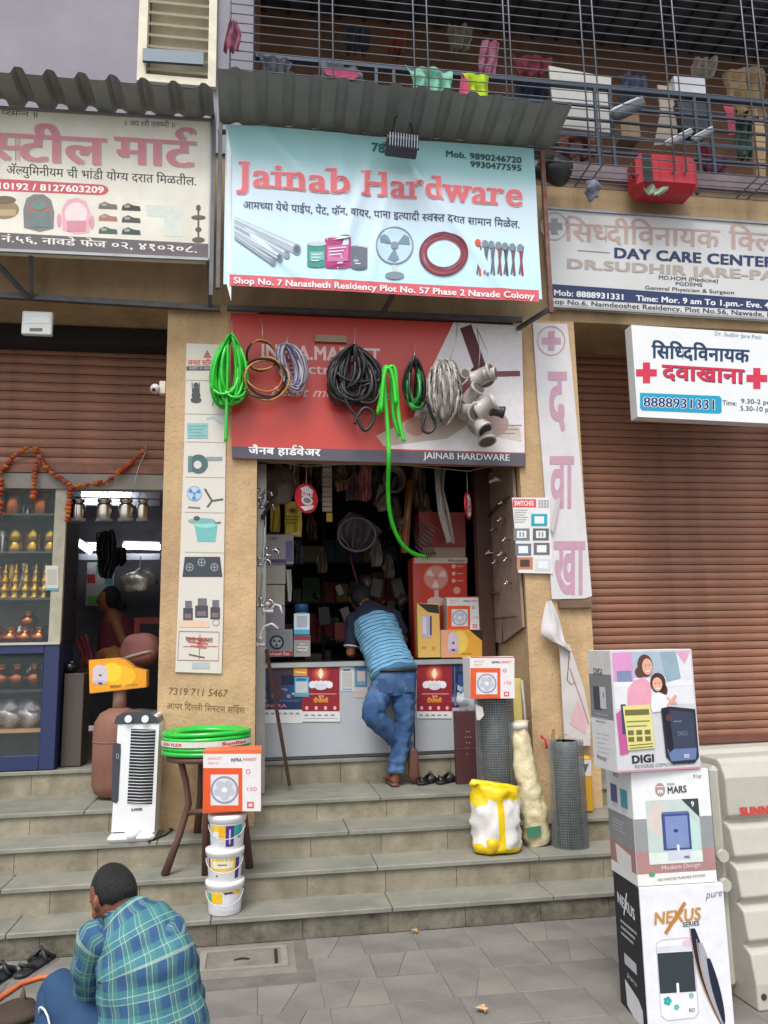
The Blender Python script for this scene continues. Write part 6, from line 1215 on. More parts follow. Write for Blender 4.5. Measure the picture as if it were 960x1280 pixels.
t = thing('floodlight', 'white rectangular floodlight under the steel mart sign frame', 'floodlight', W(45, 402, YP-.1))
b, r4 = pbox(27, 389, 65, 418, YP-.12, .04, M('c3c7c2', rough=.4, var=.05), .006); obj('housing', b, t)
d = pixdec(YP-.121); d.rect(30, 391, 62, 404, 'd0d4cf', 1); d.rect(37, 410, 53, 414, '6a6a66', 1); d.done(t)
t = thing('camera', 'small white security camera fixed to the left pillar edge', 'security camera', W(198, 486, YP+.1))
b, _q = pbox(199, 476, 207, 492, YP+.02, .06, M('cfc8b8', rough=.4), .004); obj('mount', b, t); obj('camera_head', B(M('c9c0bc', rough=.35)).ball(W(194, 486, YP-.02), .036, 14, 10), t); obj('lens', B(M('3a2a2c', rough=.2)).ball(W(192, 487, YP-.055), .014, 10, 8), t)
# ------------------------------------------------------------------ people
def uvmat(name, build, rough=.85, bump=.35, bs=28):
    mt = bpy.data.materials.new(name); mt.use_nodes = True; N = mt.node_tree.nodes; L = mt.node_tree.links; bs_ = N['Principled BSDF']; bs_.inputs['Roughness'].default_value = rough; bs_.inputs['Specular IOR Level'].default_value = .25
    uv = N.new('ShaderNodeUVMap'); sx = N.new('ShaderNodeSeparateXYZ'); L.new(uv.outputs[0], sx.inputs[0])
    def mth(op, a, b=0.):
        m_ = N.new('ShaderNodeMath'); m_.operation = op
        for i, v in enumerate((a, b)):
            if isinstance(v, (int, float)): m_.inputs[i].default_value = v
            else: L.new(v, m_.inputs[i])
        return m_.outputs[0]
    def band(src, k, lo, hi, off=0.):
        f = mth('FRACT', mth('ADD', mth('MULTIPLY', src, k), off)); return mth('MULTIPLY', mth('GREATER_THAN', f, lo), mth('LESS_THAN', f, hi))
    def mix(fac, a, b_, amt=1.):
        x = N.new('ShaderNodeMix'); x.data_type = 'RGBA'; L.new(mth('MULTIPLY', fac, amt), x.inputs[0])
        for i, c in ((6, a), (7, b_)):
            if isinstance(c, str): x.inputs[i].default_value = (*hexc(c), 1)
            else: L.new(c, x.inputs[i])
        return x.outputs[2]
    c = build(sx.outputs[0], sx.outputs[1], band, mix); 
    nz = N.new('ShaderNodeTexNoise'); nz.inputs['Scale'].default_value = 9; nz.inputs['Detail'].default_value = 4; tc = N.new('ShaderNodeTexCoord'); L.new(tc.outputs['Object'], nz.inputs[0])
    x = N.new('ShaderNodeMix'); x.data_type = 'RGBA'; x.blend_type = 'MULTIPLY'; x.inputs[0].default_value = .35; L.new(c, x.inputs[6])
    r_ = N.new('ShaderNodeMapRange'); r_.inputs[1].default_value = .3; r_.inputs[2].default_value = .7; r_.inputs[3].default_value = .6; r_.inputs[4].default_value = 1.3; L.new(nz.outputs[0], r_.inputs[0]); L.new(r_.outputs[0], x.inputs[7]); L.new(x.outputs[2], bs_.inputs['Base Color'])
    n3 = N.new('ShaderNodeTexNoise'); n3.inputs['Scale'].default_value = bs; n3.inputs['Detail'].default_value = 3; L.new(tc.outputs['Object'], n3.inputs[0]); bp = N.new('ShaderNodeBump'); bp.inputs['Strength'].default_value = bump; bp.inputs['Distance'].default_value = .02; L.new(n3.outputs[0], bp.inputs['Height']); L.new(bp.outputs[0], bs_.inputs['Normal'])
    return mt
def melt(name, b, parent, vox, sm=6):
    """joins the lofted limbs into one continuous skin"""
    o = obj('tmp', b, None, base=False); m1 = o.modifiers.new('r', 'REMESH'); m1.mode = 'VOXEL'; m1.voxel_size = vox; m2 = o.modifiers.new('s', 'SMOOTH'); m2.iterations = sm; m2.factor = .5
    dg = bpy.context.evaluated_depsgraph_get(); dg.update(); me = bpy.data.meshes.new_from_object(o.evaluated_get(dg)); me.name = name
    bpy.data.objects.remove(o); inv = MW[parent.name].inverted(); me.transform(inv)
    for p in me.polygons: p.use_smooth = True
    me.materials.clear(); me.materials.append(b.mats[0]); r = bpy.data.objects.new(name, me); col.objects.link(r); r.parent = parent; MW[r.name] = MW[parent.name].copy(); return r
m_skin = M('7a4c38', rough=.55, var=.08, sc=12, spec=.4); m_hair = M('0f0d0c', rough=.6, var=.5, sc=90, bump=.9, bs=240, stretch=(1, 1, .15))
def hairshape(b, c, r, axis_rot, cut):
    c = V(c); vs = []; nu, nv = 26, 16
    for j in range(nv+1):
        ph = PI*j/nv
        for i in range(nu):
            a = 2*PI*i/nu; p = V((r[0]*math.sin(ph)*math.cos(a), r[1]*math.sin(ph)*math.sin(a), r[2]*math.cos(ph))); p *= cut(p, ph, a)*(1+.03*noise.noise(p*14)); vs.append(axis_rot @ p+c)
    b.add(vs, [[j*nu+i, (j+1)*nu+i, (j+1)*nu+(i+1) % nu, j*nu+(i+1) % nu] for j in range(nv) for i in range(nu)], True)
# ---- the man leaning over the counter, seen from behind
t = thing('person', 'man in a blue striped polo shirt and jeans leaning over the counter with crossed legs', 'person', W(498, 980, -.2))
hL, hR = W(477, 858, -.20), W(503, 856, -.20); kL, kR = W(464, 893, -.30), W(506, 903, -.22)
aR = W(495, 962, -.24); aL = W(511, 940, -.16)
pel = W(492, 846, -.19); ch = W(470, 782, .08); nk = W(459, 757, .24); hd = W(449, 748, .36)
shL, shR = W(443, 776, .16), W(492, 772, .18)
eL = W(438, 803, .12); hndL = W(446, 812, .30); hndL.z = 1.55; eR = W(505, 800, .22); hndR = V((eR.x-.12, .42, 1.55)); eL.z = 1.56; eR.z = max(eR.z, 1.56)
b = B(m_skin)
limbpath(b, [(pel-V((0, 0, .05)), .13, .1), (pel, .145, .1), (pel.lerp(ch, .5), .125, .09), (ch, .15, .095), (ch.lerp(nk, .55), .12, .075), (nk, .055, .055), (nk.lerp(hd, .5), .05, .05)], 20)
b.ball(hd, (.075, .095, .11), 18, 14); b.ball(hd+V((-.05, .08, -.03)), (.02, .025, .02)); b.ball(hd+V((-.078, .0, -.01)), (.012, .02, .03))
for h_, k_, a_ in ((hL, kL, aL), (hR, kR, aR)): limbpath(b, [(h_, .08, .08), (h_.lerp(k_, .5), .068, .07), (k_, .052, .055), (k_.lerp(a_, .35), .05, .052), (a_, .034, .036)], 14)
def toes(b, base, fwd, side, n=5, r=.011, L=.045):
    for k in range(n): p = base+side*((k-2)*.019); b.tube([p, p+fwd*L*(1-.12*k)*.5, p+fwd*L*(1-.12*k)], [r, r*.95, r*.6], 6)
fR = V((aR.x-.035, aR.y+.14, .625)); b.tube([aR+V((0, -.02, -.02)), V((aR.x-.01, aR.y-.03, .635)), V((aR.x-.02, aR.y+.06, .645)), fR], [.036, .034, .038, .034], 10); toes(b, fR, V((0, 1, -.15)), V((1, 0, 0)))
fL = V((aL.x+.02, aL.y-.03, .66)); b.tube([aL, aL+V((.012, -.045, -.05)), fL+V((0, -.02, .06)), fL], [.032, .036, .04, .03], 10); toes(b, fL, V((0, -.2, -1)), V((1, 0, 0)), 5, .010, .03)
def hand(b, w_, d, side, up, s=1.):
    b.ball(w_+d*.045*s, (.042*s, .05*s, .02*s), 12, 8); rr = (.075, .085, .08, .062)
    for k in range(4): p = w_+d*.08*s+side*((k-1.5)*.02*s); l = rr[k]*s; b.tube([p, p+d*l*.4+up*.006, p+d*l*.75-up*.004, p+d*l-up*.016], [.0095*s, .009*s, .0085*s, .006*s], 7)
    p = w_+d*.03*s-side*.035*s; b.tube([p, p-side*.025*s+d*.02*s, p-side*.032*s+d*.048*s], [.012*s, .0105*s, .008*s], 7)
for s_, e_, h_ in ((shL, eL, hndL), (shR, eR, hndR)): limbpath(b, [(s_, .052, .052), (s_.lerp(e_, .5), .045, .045), (e_, .038, .038), (e_.lerp(h_, .4), .036, .036), (h_, .026, .024)], 12, ref=V((0, 1, 0)) if abs((e_-s_).normalized().y) < .8 else V((1, 0, 0))); hand(b, h_, (h_-e_).normalized(), V((0, 0, 1)).cross((h_-e_).normalized()).normalized(), V((0, 0, 1)))
melt('body', b, t, .0085, 4)
b = B(m_hair); hairshape(b, hd+V((.01, -.015, .012)), (.088, .105, .118), Matrix.Rotation(R(-35), 3, 'X'), lambda p, ph, a: 1 if not (math.sin(a) > .1 and ph > 1.1) else .8); obj('hair', b, t)
m_polo = uvmat('mat_polo', lambda u, v, band, mix: mix(band(v, 30, .0, .2), '6798b6', '222f50'), bs=22)
def shirt(b, pts, **k): return limbpath(b, pts, **k)
hem = W(493, 843, -.215)
dch = (ch-pel).normalized()
b = shirt(B(m_polo), [(hem, .187, .135), (hem.lerp(ch, .1), .186, .137), (hem.lerp(ch, .35), .172, .13), (hem.lerp(ch, .7), .178, .128), (ch, .183, .125), (ch.lerp(nk, .22), .18, .115)], n=48, fold=.02, sub=6, fs_=15); o = obj('polo_shirt', b, t)
m_navy = M('161d33', rough=.85, var=.15, bump=.3, bs=40)
b = shirt(B(m_navy), [(ch.lerp(nk, .22), .1805, .1155), (ch.lerp(nk, .5), .165, .10), (ch.lerp(nk, .78), .125, .085), (ch.lerp(nk, .98), .066, .066)], n=40, fold=.008, sub=4)
for s_, e_ in ((shL, eL), (shR, eR)):
    q = s_.lerp(e_, .78); limbpath(b, [(s_+V((.035 if s_ is shL else -.035, 0, .01)), .062, .066), (s_, .072, .074), (s_.lerp(q, .5), .067, .07), (q, .062, .066)], 18, .01, 5, 4)
obj('navy_yoke', b, t)
q = shL.lerp(eL, .78); d_ = (eL-shL).normalized(); b = B(M('c9ccd4', rough=.8)); limbpath(b, [(q-d_*.004, .0635, .0675), (q+d_*.004, .0635, .0675)], 18, sub=1); obj('sleeve_trim', b, t)
obj('collar', B(M('b9bcc8', rough=.8)).tube([nk+V((.062*math.cos(a), -.02+.05*math.sin(a), .01+.012*math.sin(a))) for a in [PI*1.0+PI*k/10 for k in range(11)]], .006, 6), t)
m_jean = M('2b4c78', rough=.85, var=.25, sc=7, bump=.5, bs=18, dirt=.55, dc='7494b4', ds=5, stretch=(1, 1, .45))
b = B(m_jean); w0 = pel+V((0, 0, .06))
limbpath(b, [(w0, .172, .12), (pel+V((0, 0, -.01)), .178, .128), (pel+V((0, .0, -.09)), .172, .125), (pel+V((0, 0, -.14)), .14, .11)], 30, .01, 2, 4)
limbpath(b, [(hL+V((.01, 0, .03)), .09, .10), (hL+V((-.01, 0, -.06)), .100, .105), (hL.lerp(kL, .6), .088, .092), (kL, .078, .08), (kL.lerp(aL, .3), .074, .078), (kL.lerp(aL, .75), .062, .064), (aL+V((-.01, 0, .03)), .058, .06)], 26, .018, 4, 6, fs_=17)
limbpath(b, [(hR+V((-.005, 0, .03)), .09, .10), (hR+V((.005, 0, -.08)), .098, .102), (hR.lerp(kR, .6), .084, .09), (kR, .074, .08), (kR.lerp(aR, .4), .07, .074), (kR.lerp(aR, .85), .062, .066), (aR+V((0, 0, .02)), .062, .064), (aR+V((0, 0, -.02)), .064, .066)], 26, .018, 8, 7, fs_=17)
obj('jeans', b, t)
obj('belt', B(m_black).tube([pel+V((.176*math.cos(a), .125*math.sin(a), .052)) for a in [2*PI*k/28 for k in range(28)]], .014, 6, True), t)
for k, (c_, s_) in enumerate(((V((pel.x-.08, pel.y-.127, pel.z-.06)), 1), (V((pel.x+.085, pel.y-.124, pel.z-.055)), 1))): obj('back_pocket', B(M('2f4d74', rough=.85, var=.2)).box(c_.x-.055, c_.x+.055, c_.y+.008, c_.y+.03, c_.z-.06, c_.z+.055, bev=.004), t)
ms_ = M('5c3a30', rough=.6, var=.15)
b = B(ms_); b.loft([(V((fR.x+.015, aR.y-.075+f*.27, .606)), V((.045*k, 0, 0)), V((0, 0, .013))) for f, k in ((0, .5), (.06, .8), (.4, .8), (.75, 1.05), (1, .55))], 14); b.tube([V((fR.x-.03, aR.y+.09, .62)), V((fR.x+.01, aR.y+.09, .672)), V((fR.x+.055, aR.y+.09, .62))], .011, 6); obj('sandal', b, t)
b = B(ms_); b.loft([(V((fL.x+.004, fL.y-.05+.02*abs(f-.5), .603+f*.25)), V((.042*k, 0, 0)), V((0, .011, 0))) for f, k in ((0, .55), (.2, 1.05), (.6, .8), (.94, .8), (1, .5))], 14); obj('sandal', b, t)
# ---- the squatting man in the checked shirt
t = thing('person', 'squatting man in a blue and green checked shirt seen from behind at bottom left', 'person', (G(180, 1330, 0).x, -3.2, 0))
Ys = -3.2; hd = W(141, 1118, -3.08)
b = B(m_skin)
P0, P1, P2, P3, P4 = W(195, 1335, Ys), W(190, 1270, Ys-.0), W(183, 1205, Ys+.01), W(168, 1158, Ys+.05), W(150, 1140, -3.1)
limbpath(b, [(P0, .14, .11), (P1, .13, .10), (P2, .14, .10), (P3, .13, .085), (P4, .05, .05), (hd+V((0, 0, -.06)), .048, .05)], 20)
q = Matrix.Rotation(R(46), 3, 'Z') @ Matrix.Rotation(R(-38), 3, 'X')
def hp(x, y, z): return hd+q @ V((x, y, z))
b.ball(hd, (.074, .09, .105), 20, 16, q.to_4x4())
b.ball(hp(0, .045, -.055), (.05, .05, .055), 14, 10)   # jaw
b.tube([hp(0, .072, .02), hp(0, .082, -.005), hp(0, .088, -.022), hp(0, .078, -.036)], [.012, .015, .019, .014], 10)   # nose
b.ball(hp(0, .086, -.058), (.022, .012, .010), 10, 6); b.ball(hp(0, .085, .02), (.045, .012, .01), 10, 6)
for s_ in (-1, 1): b.ball(hp(s_*.077, .002, -.012), (.010, .019, .030), 10, 8); b.ball(hp(s_*.03, .083, .004), (.012, .008, .008), 8, 6); b.ball(hp(s_*.05, .05, -.03), (.02, .03, .025), 8, 6)
sL, sR = W(116, 1172, Ys+.02), W(214, 1168, Ys+.02); eL = W(112, 1238, -3.02); hL_ = W(80, 1275, -2.85); eR = W(240, 1262, -3.0); hR_ = W(170, 1290, -2.8)
for s_, e_, h_ in ((sL, eL, hL_), (sR, eR, hR_)): limbpath(b, [(s_, .05, .05), (s_.lerp(e_, .5), .045, .045), (e_, .038, .038), (e_.lerp(h_, .4), .036, .036), (h_, .026, .024)], 12); hand(b, h_, (h_-e_).normalized(), V((0, 0, 1)).cross((h_-e_).normalized()).normalized(), V((0, 0, 1)), .95)
hipL, hipR = P0+V((-.09, 0, -.04)), P0+V((.09, 0, -.04)); kL = W(72, 1238, -2.93); kR = W(210, 1300, -2.78); anL = V((kL.x+.04, -3.1, .08)); anR = V((kR.x, -3.02, .08))
for h_, k_, a_ in ((hipL, kL, anL), (hipR, kR, anR)): limbpath(b, [(h_, .08, .08), (h_.lerp(k_, .5), .07, .07), (k_, .052, .052), (k_.lerp(a_, .4), .05, .05), (a_, .035, .035)], 14); b.tube([a_, a_+V((0, .04, -.035)), a_+V((0, .15, -.05))], [.036, .038, .032], 8); toes(b, a_+V((0, .15, -.05)), V((0, 1, -.1)), V((1, 0, 0)))
melt('body', b, t, .0065, 4)
b = B(m_hair)
def cut(p, ph, a):
    f = math.sin(a)*math.sin(ph)   # forward component
    return 1. if not (f > .08 and p.z < .048) and not (p.z < -.045 and f > -.25) and not (p.z < -.07) else .84
hairshape(b, hd+V((.004, -.006, .012)), (.076, .095, .102), q, cut); obj('hair', b, t)
def plaid(u, v, band, mix):
    c = mix(band(u, 15, .5, 1.), '35557a', '4a7a74', .6); c = mix(band(v, 12, .5, 1.), c, '4a8c86', .45)
    for src, k in ((u, 15), (v, 12)):
        for o_ in (.47, .72): c = mix(band(src, k, o_, o_+.04), c, 'a4b8a6', .55)
    return c
m_pl = uvmat('mat_plaid', plaid, bs=16, bump=.4)
b = B(m_pl)
limbpath(b, [(P0+V((0, 0, -.03)), .208, .15), (P0, .205, .15), (P1, .184, .138), (P1.lerp(P2, .5), .174, .132), (P2, .170, .128), (P2.lerp(P3, .5), .164, .118), (P3+V((0, 0, -.01)), .142, .100), (P3.lerp(P4, .45), .105, .084), (P3.lerp(P4, .8), .07, .072), (P4+V((0, 0, .012)), .062, .064)], 56, .016, 1, 6, fs_=9); obj('checked_shirt', b, t)
b = B(m_pl)
for s_, e_, sg in ((sL, eL, 1), (sR, eR, -1)):
    limbpath(b, [(s_+V((.045*sg, 0, .015)), .056, .06), (s_+V((.01*sg, 0, -.006)), .068, .072), (s_.lerp(e_, .35), .069, .073), (s_.lerp(e_, .7), .062, .066), (s_.lerp(e_, 1.05), .058, .06)], 30, .012, 3, 6)
for i, u in list(b.uv.items()): b.uv[i] = (u[0]*.42, u[1])
obj('shirt_sleeve', b, t)
obj('collar', B(m_pl).loft([(P4+V((0, .0, .0)), V((.068, 0, .0)), V((0, .07, -.01))), (P4+V((0, .005, .03)), V((.06, 0, 0)), V((0, .062, -.008))), (P4+V((0, .005, .012)), V((.07, 0, 0)), V((0, .072, -.008)))], 24, False), t)
m_tr = M('1d3f63', rough=.8, var=.12, sc=6, bump=.3, bs=20)
b = B(m_tr)
for h_, k_, a_, s_ in ((hipL, kL, anL, 1), (hipR, kR, anR, 2)): limbpath(b, [(h_, .12, .115), (h_.lerp(k_, .5), .105, .10), (h_.lerp(k_, .85), .088, .086), (k_+(k_-h_).normalized()*.035, .066, .066), (k_+(k_-h_).normalized()*.06, .03, .03)], 24, .012, s_, 5); limbpath(b, [(k_+V((0, 0, .0)), .072, .07), (k_.lerp(a_, .5), .072, .07), (a_+V((0, 0, .03)), .06, .06)], 20, .012, s_+4, 5)
limbpath(b, [(P0+V((0, 0, .1)), .16, .12), (P0, .18, .15), (P0+V((0, 0, -.1)), .17, .15), (P0+V((0, 0, -.15)), .12, .1)], 24, .01, 6, 3); obj('trousers', b, t)
dk = (kL-hipL).normalized(); pp = [W(x, y, -3.05) for x, y in ((38, 1272), (40, 1264), (46, 1261), (55, 1263), (64, 1269), (72, 1278), (76, 1290))]
def snap(p, k_, h_, r_):
    t_ = max(0, min(1, (p-h_).dot(k_-h_)/(k_-h_).length_squared)); a = h_.lerp(k_, t_); return a+(p-a).normalized()*r_
obj('white_piping', B(M('cfd6dc', rough=.6)).tube([snap(p, kL, hipL, .10) for p in pp], .004, 6), t)
# ---- woman sitting in the steel mart
t = thing('person', 'woman in a dark sari sitting in profile inside the steel mart', 'person', W(140, 830, 1.2)-V((0, 0, .2)))
hd = W(134, 750, 1.2); b = B(M('8a5238', rough=.6)); c_ = W(146, 785, 1.25); lw = W(148, 830, 1.25)
limbpath(b, [(lw, .14, .12), (c_, .15, .11), (c_.lerp(hd, .6), .06, .06), (hd+V((.02, 0, -.06)), .05, .05)], 16); b.ball(hd, (.085, .08, .105), 16, 12); b.ball(hd+V((-.085, 0, -.015)), (.02, .015, .018), 8, 6); b.ball(hd+V((-.045, -.0, -.07)), (.04, .045, .03), 8, 6)
sh1 = c_+V((.0, -.1, .06)); el = W(158, 812, 1.05); hn = W(128, 828, .95)
limbpath(b, [(sh1, .055, .055), (el, .045, .045), (hn, .03, .03)], 12); hand(b, hn, (hn-el).normalized(), V((0, 0, 1)), V((0, 1, 0)), .95)
melt('body', b, t, .012, 4)
b = B(m_hair); hairshape(b, hd+V((.03, .0, .02)), (.09, .09, .11), Matrix.Identity(3), lambda p, ph, a: 1 if p.x > -.045 or p.z > .06 else .8); b.ball(hd+V((.12, 0, -.05)), (.05, .05, .05)); obj('hair', b, t)
b = B(M('6a2430', rough=.8, var=.3)); limbpath(b, [(lw-V((0, 0, .05)), .19, .16), (lw, .18, .15), (c_+V((.01, .0, -.04)), .17, .13), (c_+V((.0, .0, .05)), .15, .115), (c_+V((-.01, 0, .1)), .09, .075)], 20, .015); obj('sari', b, t)
b = B(M('9c6a34', rough=.8, var=.3)); limbpath(b, [(W(122, 822, 1.05), .05, .05), (W(140, 818, 1.0), .09, .07), (W(158, 830, 1.0), .1, .07), (W(170, 845, 1.0), .09, .07)], 16, .02); obj('sari_skirt', b, t)
# ------------------------------------------------------------------ steel mart (left shop)
m_cop = M('b5683a', rough=.22, metal=1, var=.1); m_brs = M('b89440', rough=.22, metal=1, var=.1); m_stl = M('b9b2a8', rough=.18, metal=1, var=.08)
sx1 = -1.475; cz1 = W(60, 805, .02).z; ctz = 2.93
sc2 = thing('display_cabinet', 'glass display cabinet of brass and copper pots with a navy blue base', 'cabinet', (-2.3, .2, .772))
m_nb = M('232f58', rough=.45, var=.08, dirt=.2, dc='141a30', ds=6)
for x0, x1, z0, z1 in ((sx1-.11, sx1, .775, cz1), (-3.2, sx1-.11, .775, .88), (-3.2, sx1-.11, cz1-.07, cz1), (-2.5, -2.42, .88, cz1-.07)): obj('base_frame', B(m_nb).box(x0, x1, 0, .05, z0, z1, bev=.004), sc2)
obj('base_side', B(m_nb).box(sx1-.02, sx1, .05, .45, .775, cz1), sc2)
obj('cream_post', B(M('a9a492', rough=.6, var=.1, dirt=.4, dc='6a5c48', ds=9)).box(sx1-.085, sx1+.0, .0, .045, cz1+.002, ctz), sc2); obj('trim', B(M('b4aea4', rough=.4)).box(-3.2, sx1, -.012, .02, cz1-.004, cz1+.014), sc2)
obj('top_rail', B(M('a5a097', rough=.5)).box(-3.2, sx1, 0, .045, ctz-.04, ctz+.01), sc2)
obj('side_panel', B(M('22232a', rough=.7)).box(sx1-.012, sx1-.002, .05, .5, cz1+.002, ctz), sc2); obj('back_panel', B(M('6a625a', rough=.8)).box(-3.2, sx1-.02, .5, .51, .78, ctz), sc2); obj('floor_panel', B(m_dark).box(-3.2, sx1-.02, .05, .5, .775, .79), sc2)
sz = [W(30, y, .1).z for y in (643, 690, 748, 804)]; lz = [W(30, y, .1).z for y in (862, 912)]
for z in sz[:3]: obj('glass_shelf', B(M('5d6a6a', rough=.15, alpha=.6)).box(-3.2, sx1-.09, .06, .48, z-.012, z), sc2)
obj('floor_board', B(m_dark).box(-3.2, sx1-.02, .06, .48, cz1-.02, cz1+.0), sc2)
for z, c in zip(lz, ('2a2626', 'a3814c')): obj('wood_shelf', B(M(c, rough=.6)).box(-3.2, sx1-.1, .06, .48, z-.018, z), sc2)
gm_ = M('8fa0a4', rough=.06, var=.02, alpha=.07, spec=.8, key='glass')
obj('glass_pane', B(gm_).box(-3.2, sx1-.086, .018, .022, cz1+.015, ctz-.04), sc2); obj('glass_pane', B(gm_).box(-2.42, sx1-.11, .018, .022, .88, cz1-.07), sc2)
def pot(name, label, x, Y, z, r, h, mt, prof, grp):
    t = obj(name, B(mt).lathe([(r*a, z+h*q) for a, q in prof], (x, Y, 0), 20)); tag(t, label, 'pot', grp); return t
P_lota = ((.0, 0), (.45, .01), (.8, .12), (1, .38), (.9, .6), (.5, .76), (.45, .84), (.68, .98), (.66, 1), (.4, .86), (.0, .8)); P_can = ((.0, 0), (.95, 0), (1, .03), (1, .95), (.92, 1), (.0, 1)); P_lamp = ((0, 0), (.9, 0), (1, .05), (.4, .15), (.25, .3), (.5, .4), (.25, .5), (.25, .65), (.8, .8), (.85, .86), (.2, .84), (.3, 1), (0, 1))
P_stack = ((0, 0), (.9, 0), (1, .06), (.6, .12), (.9, .2), (.95, .3), (.5, .36), (.75, .44), (.8, .52), (.4, .6), (.6, .68), (.6, .75), (.3, .82), (.35, .9), (.1, 1), (0, 1))
P_cann = ((.0, 0), (.97, 0), (1, .03), (1, .62), (.93, .70), (.7, .76), (.68, .8), (.86, .82), (.86, .93), (.6, .96), (.2, .97), (.16, 1), (0, 1))
for x, w_, h_, m_ in ((17, 20, 36, m_cop), (53, 22, 30, m_cop), (-12, 22, 34, m_brs)):
    s_ = .0065; pot('copper_pot', ('nearly whole copper pot', 'rightmost tall copper pot', 'brass pot cut by the photo edge')[(17, 53, -12).index(x)]+' on the top shelf of the glass cabinet', W(x, 640, .25).x, .25, sz[0]+.001, w_*s_/2, h_*s_, m_, P_can, 'large pots on the top cabinet shelf')
for x in (20, 42, 64, -18):
    for k in range(2): pot('brass_tin', ('upper' if k else 'lower')+' brass tin of the '+{20: 'second', 42: 'third', 64: 'rightmost', -18: 'leftmost'}[x]+' pair on the second cabinet shelf', W(x, 690, .25).x, .25, sz[1]+.001+.095*k, .058, .09, m_brs, P_can, 'brass tins on the second cabinet shelf')
for x in (-8, 6, 19, 32, 44, 56): pot('brass_lamp', {-8: 'leftmost', 6: 'second', 19: 'third', 32: 'fourth', 44: 'fifth', 56: 'rightmost'}[x]+' slender brass lamp on the third shelf of the glass cabinet', W(x, 745, .22).x, .22, sz[2]+.001, .042, .29, m_brs, P_stack, 'brass lamps on the third cabinet shelf')
for x in (-4, 14, 32, 50): 
    pot('copper_lota', {-4: 'leftmost', 14: 'second', 32: 'third', 50: 'rightmost'}[x]+' round copper pot on the floor of the upper glass cabinet', W(x, 800, .22).x, .22, cz1+.001, .07, .13, m_cop, P_lota, 'copper pots on the upper cabinet floor')
pot('copper_lota', 'copper pot balanced on the row of round pots in the cabinet', W(36, 780, .22).x, .22, cz1+.132, .07, .12, m_cop, P_lota, None)
for x in (2, 22, 44): pot('copper_lota', {2: 'leftmost', 22: 'middle', 44: 'rightmost'}[x]+' copper pot on the upper shelf of the navy cabinet base', W(x, 855, .25).x, .25, lz[0]+.001, .075, .19, m_cop, P_lota, 'copper pots in the navy cabinet base')
for x in (10, 36): lump('wrapped_pot', {10: 'left', 36: 'right'}[x]+' plastic-wrapped pot on the wooden shelf of the navy cabinet base', 'pot', W(x, 892, .25), (.12, .09, .1), M('a09a98', rough=.25, metal=.5, var=.4, sc=14, bump=.6, bs=25), .5, 12)['group'] = 'wrapped pots in the navy cabinet base'
for zi, (z_, hh, mt_) in enumerate(((sz[0], .13, m_stl), (sz[1], .17, m_stl), (sz[2], .2, m_cop), (cz1, .15, m_stl), (lz[0], .14, m_stl))):
    for k in range(8):
        pot('steel_vessel', 'metal vessel, %s from left in back row of %s cabinet shelf' % (ordn[k], ('top', 'second', 'third', 'fourth', 'lower navy')[zi]), -2.13+.088*k, .4, z_+.001, .036+.006*((k+zi) % 2), hh*(1+.25*((k*3+zi) % 3)), (mt_, m_brs, m_stl)[(k+zi) % 3], (P_can, P_cann, P_lota)[(k*2+zi) % 3], 'vessels in the back rows of the cabinet')
s3 = cposter('notice', 'small white notice on the cream post of the glass cabinet', 57, 707, 73, 738, lambda d: (d.rect(59, 712, 71, 731, 'b0aca4', 1), d.rect(57, 735, 73, 738, '5aa0a8', 1)), 'c6c3bc', -.006)
# hanging steel cans
for k, (x, w_) in enumerate(((97, 17), (130, 19), (157, 18), (178, 14))):
    p = W(x, 650, .12); r = w_*.0065/2; t = thing('steel_can', ('leftmost hanging steel can, by the cabinet post', 'second hanging steel can from the cabinet post', 'third hanging steel can from the cabinet post', 'smallest hanging steel can, nearest the left pillar')[k], 'can', p)
    obj('can_body', B(m_stl).lathe([(r*a, p.z+.175*q) for a, q in P_cann], (p.x, .12, 0), 20), t); obj('wire_handle', B(m_alum).tube([p+V((r*.85*math.cos(a), 0, .14+.09*math.sin(a))) for a in [PI*k_/8 for k_ in range(9)]], .003, 5), t)
    obj('bottom_wrap', B(M('8a8a8c', rough=.3, var=.4, sc=20, alpha=.6)).lathe([(r*1.1, p.z-.02), (r*1.05, p.z+.01), (r*.6, p.z-.005)], (p.x, .12, 0), 14), t)
tag(obj('hanging_rail', B(M('75726e', rough=.4)).tube([W(84, 621, .12), W(200, 624, .12)], .006, 5)), 'thin rail carrying the hanging steel cans', 'rail')
for k, (a, c, Y) in enumerate((((88, 618), (163, 617), 1.0), ((97, 678), (114, 690), 2.2), ((104, 684), (130, 685), 2.9), ((154, 683), (200, 684), 2.9))):
    t = thing('tube_light', ('long lit tube light just behind the hanging steel cans', 'short slanting lit tube light deep in the steel mart', 'lit tube light at the back left of the steel mart', 'lit tube light at the back right of the steel mart')[k], 'light', W(*a, Y)); obj('tube', B(M('f4f6ff', emit=9)).tube([W(*a, Y), W(*c, Y)], .028 if k == 0 else .03, 8), t); obj('batten', B(m_white).tube([W(a[0], a[1]-6, Y+.02), W(c[0], c[1]-6, Y+.02)], .018, 4), t)
b, _q = pbox(84, 610, 200, 632, 1.1, .02, M('a8aab2', rough=.6), .002); tag(obj('ceiling_panel', b), 'pale ceiling panel lit by the long tube light', 'panel')
b, _q = pbox(96, 692, 200, 700, 3.0, .02, M('8a8c94', rough=.6), .002); tag(obj('shelf_edge', b), 'pale shelf edge below the back tube lights', 'shelf')
drape('dark_bags', 'dark bunch of hanging bags in the middle of the steel mart', 'bags', [(122, 665), (118, 690), (124, 722)], [(142, 662), (146, 690), (138, 724)], .9, M('24252a', rough=.4, var=.4), .06, 4)
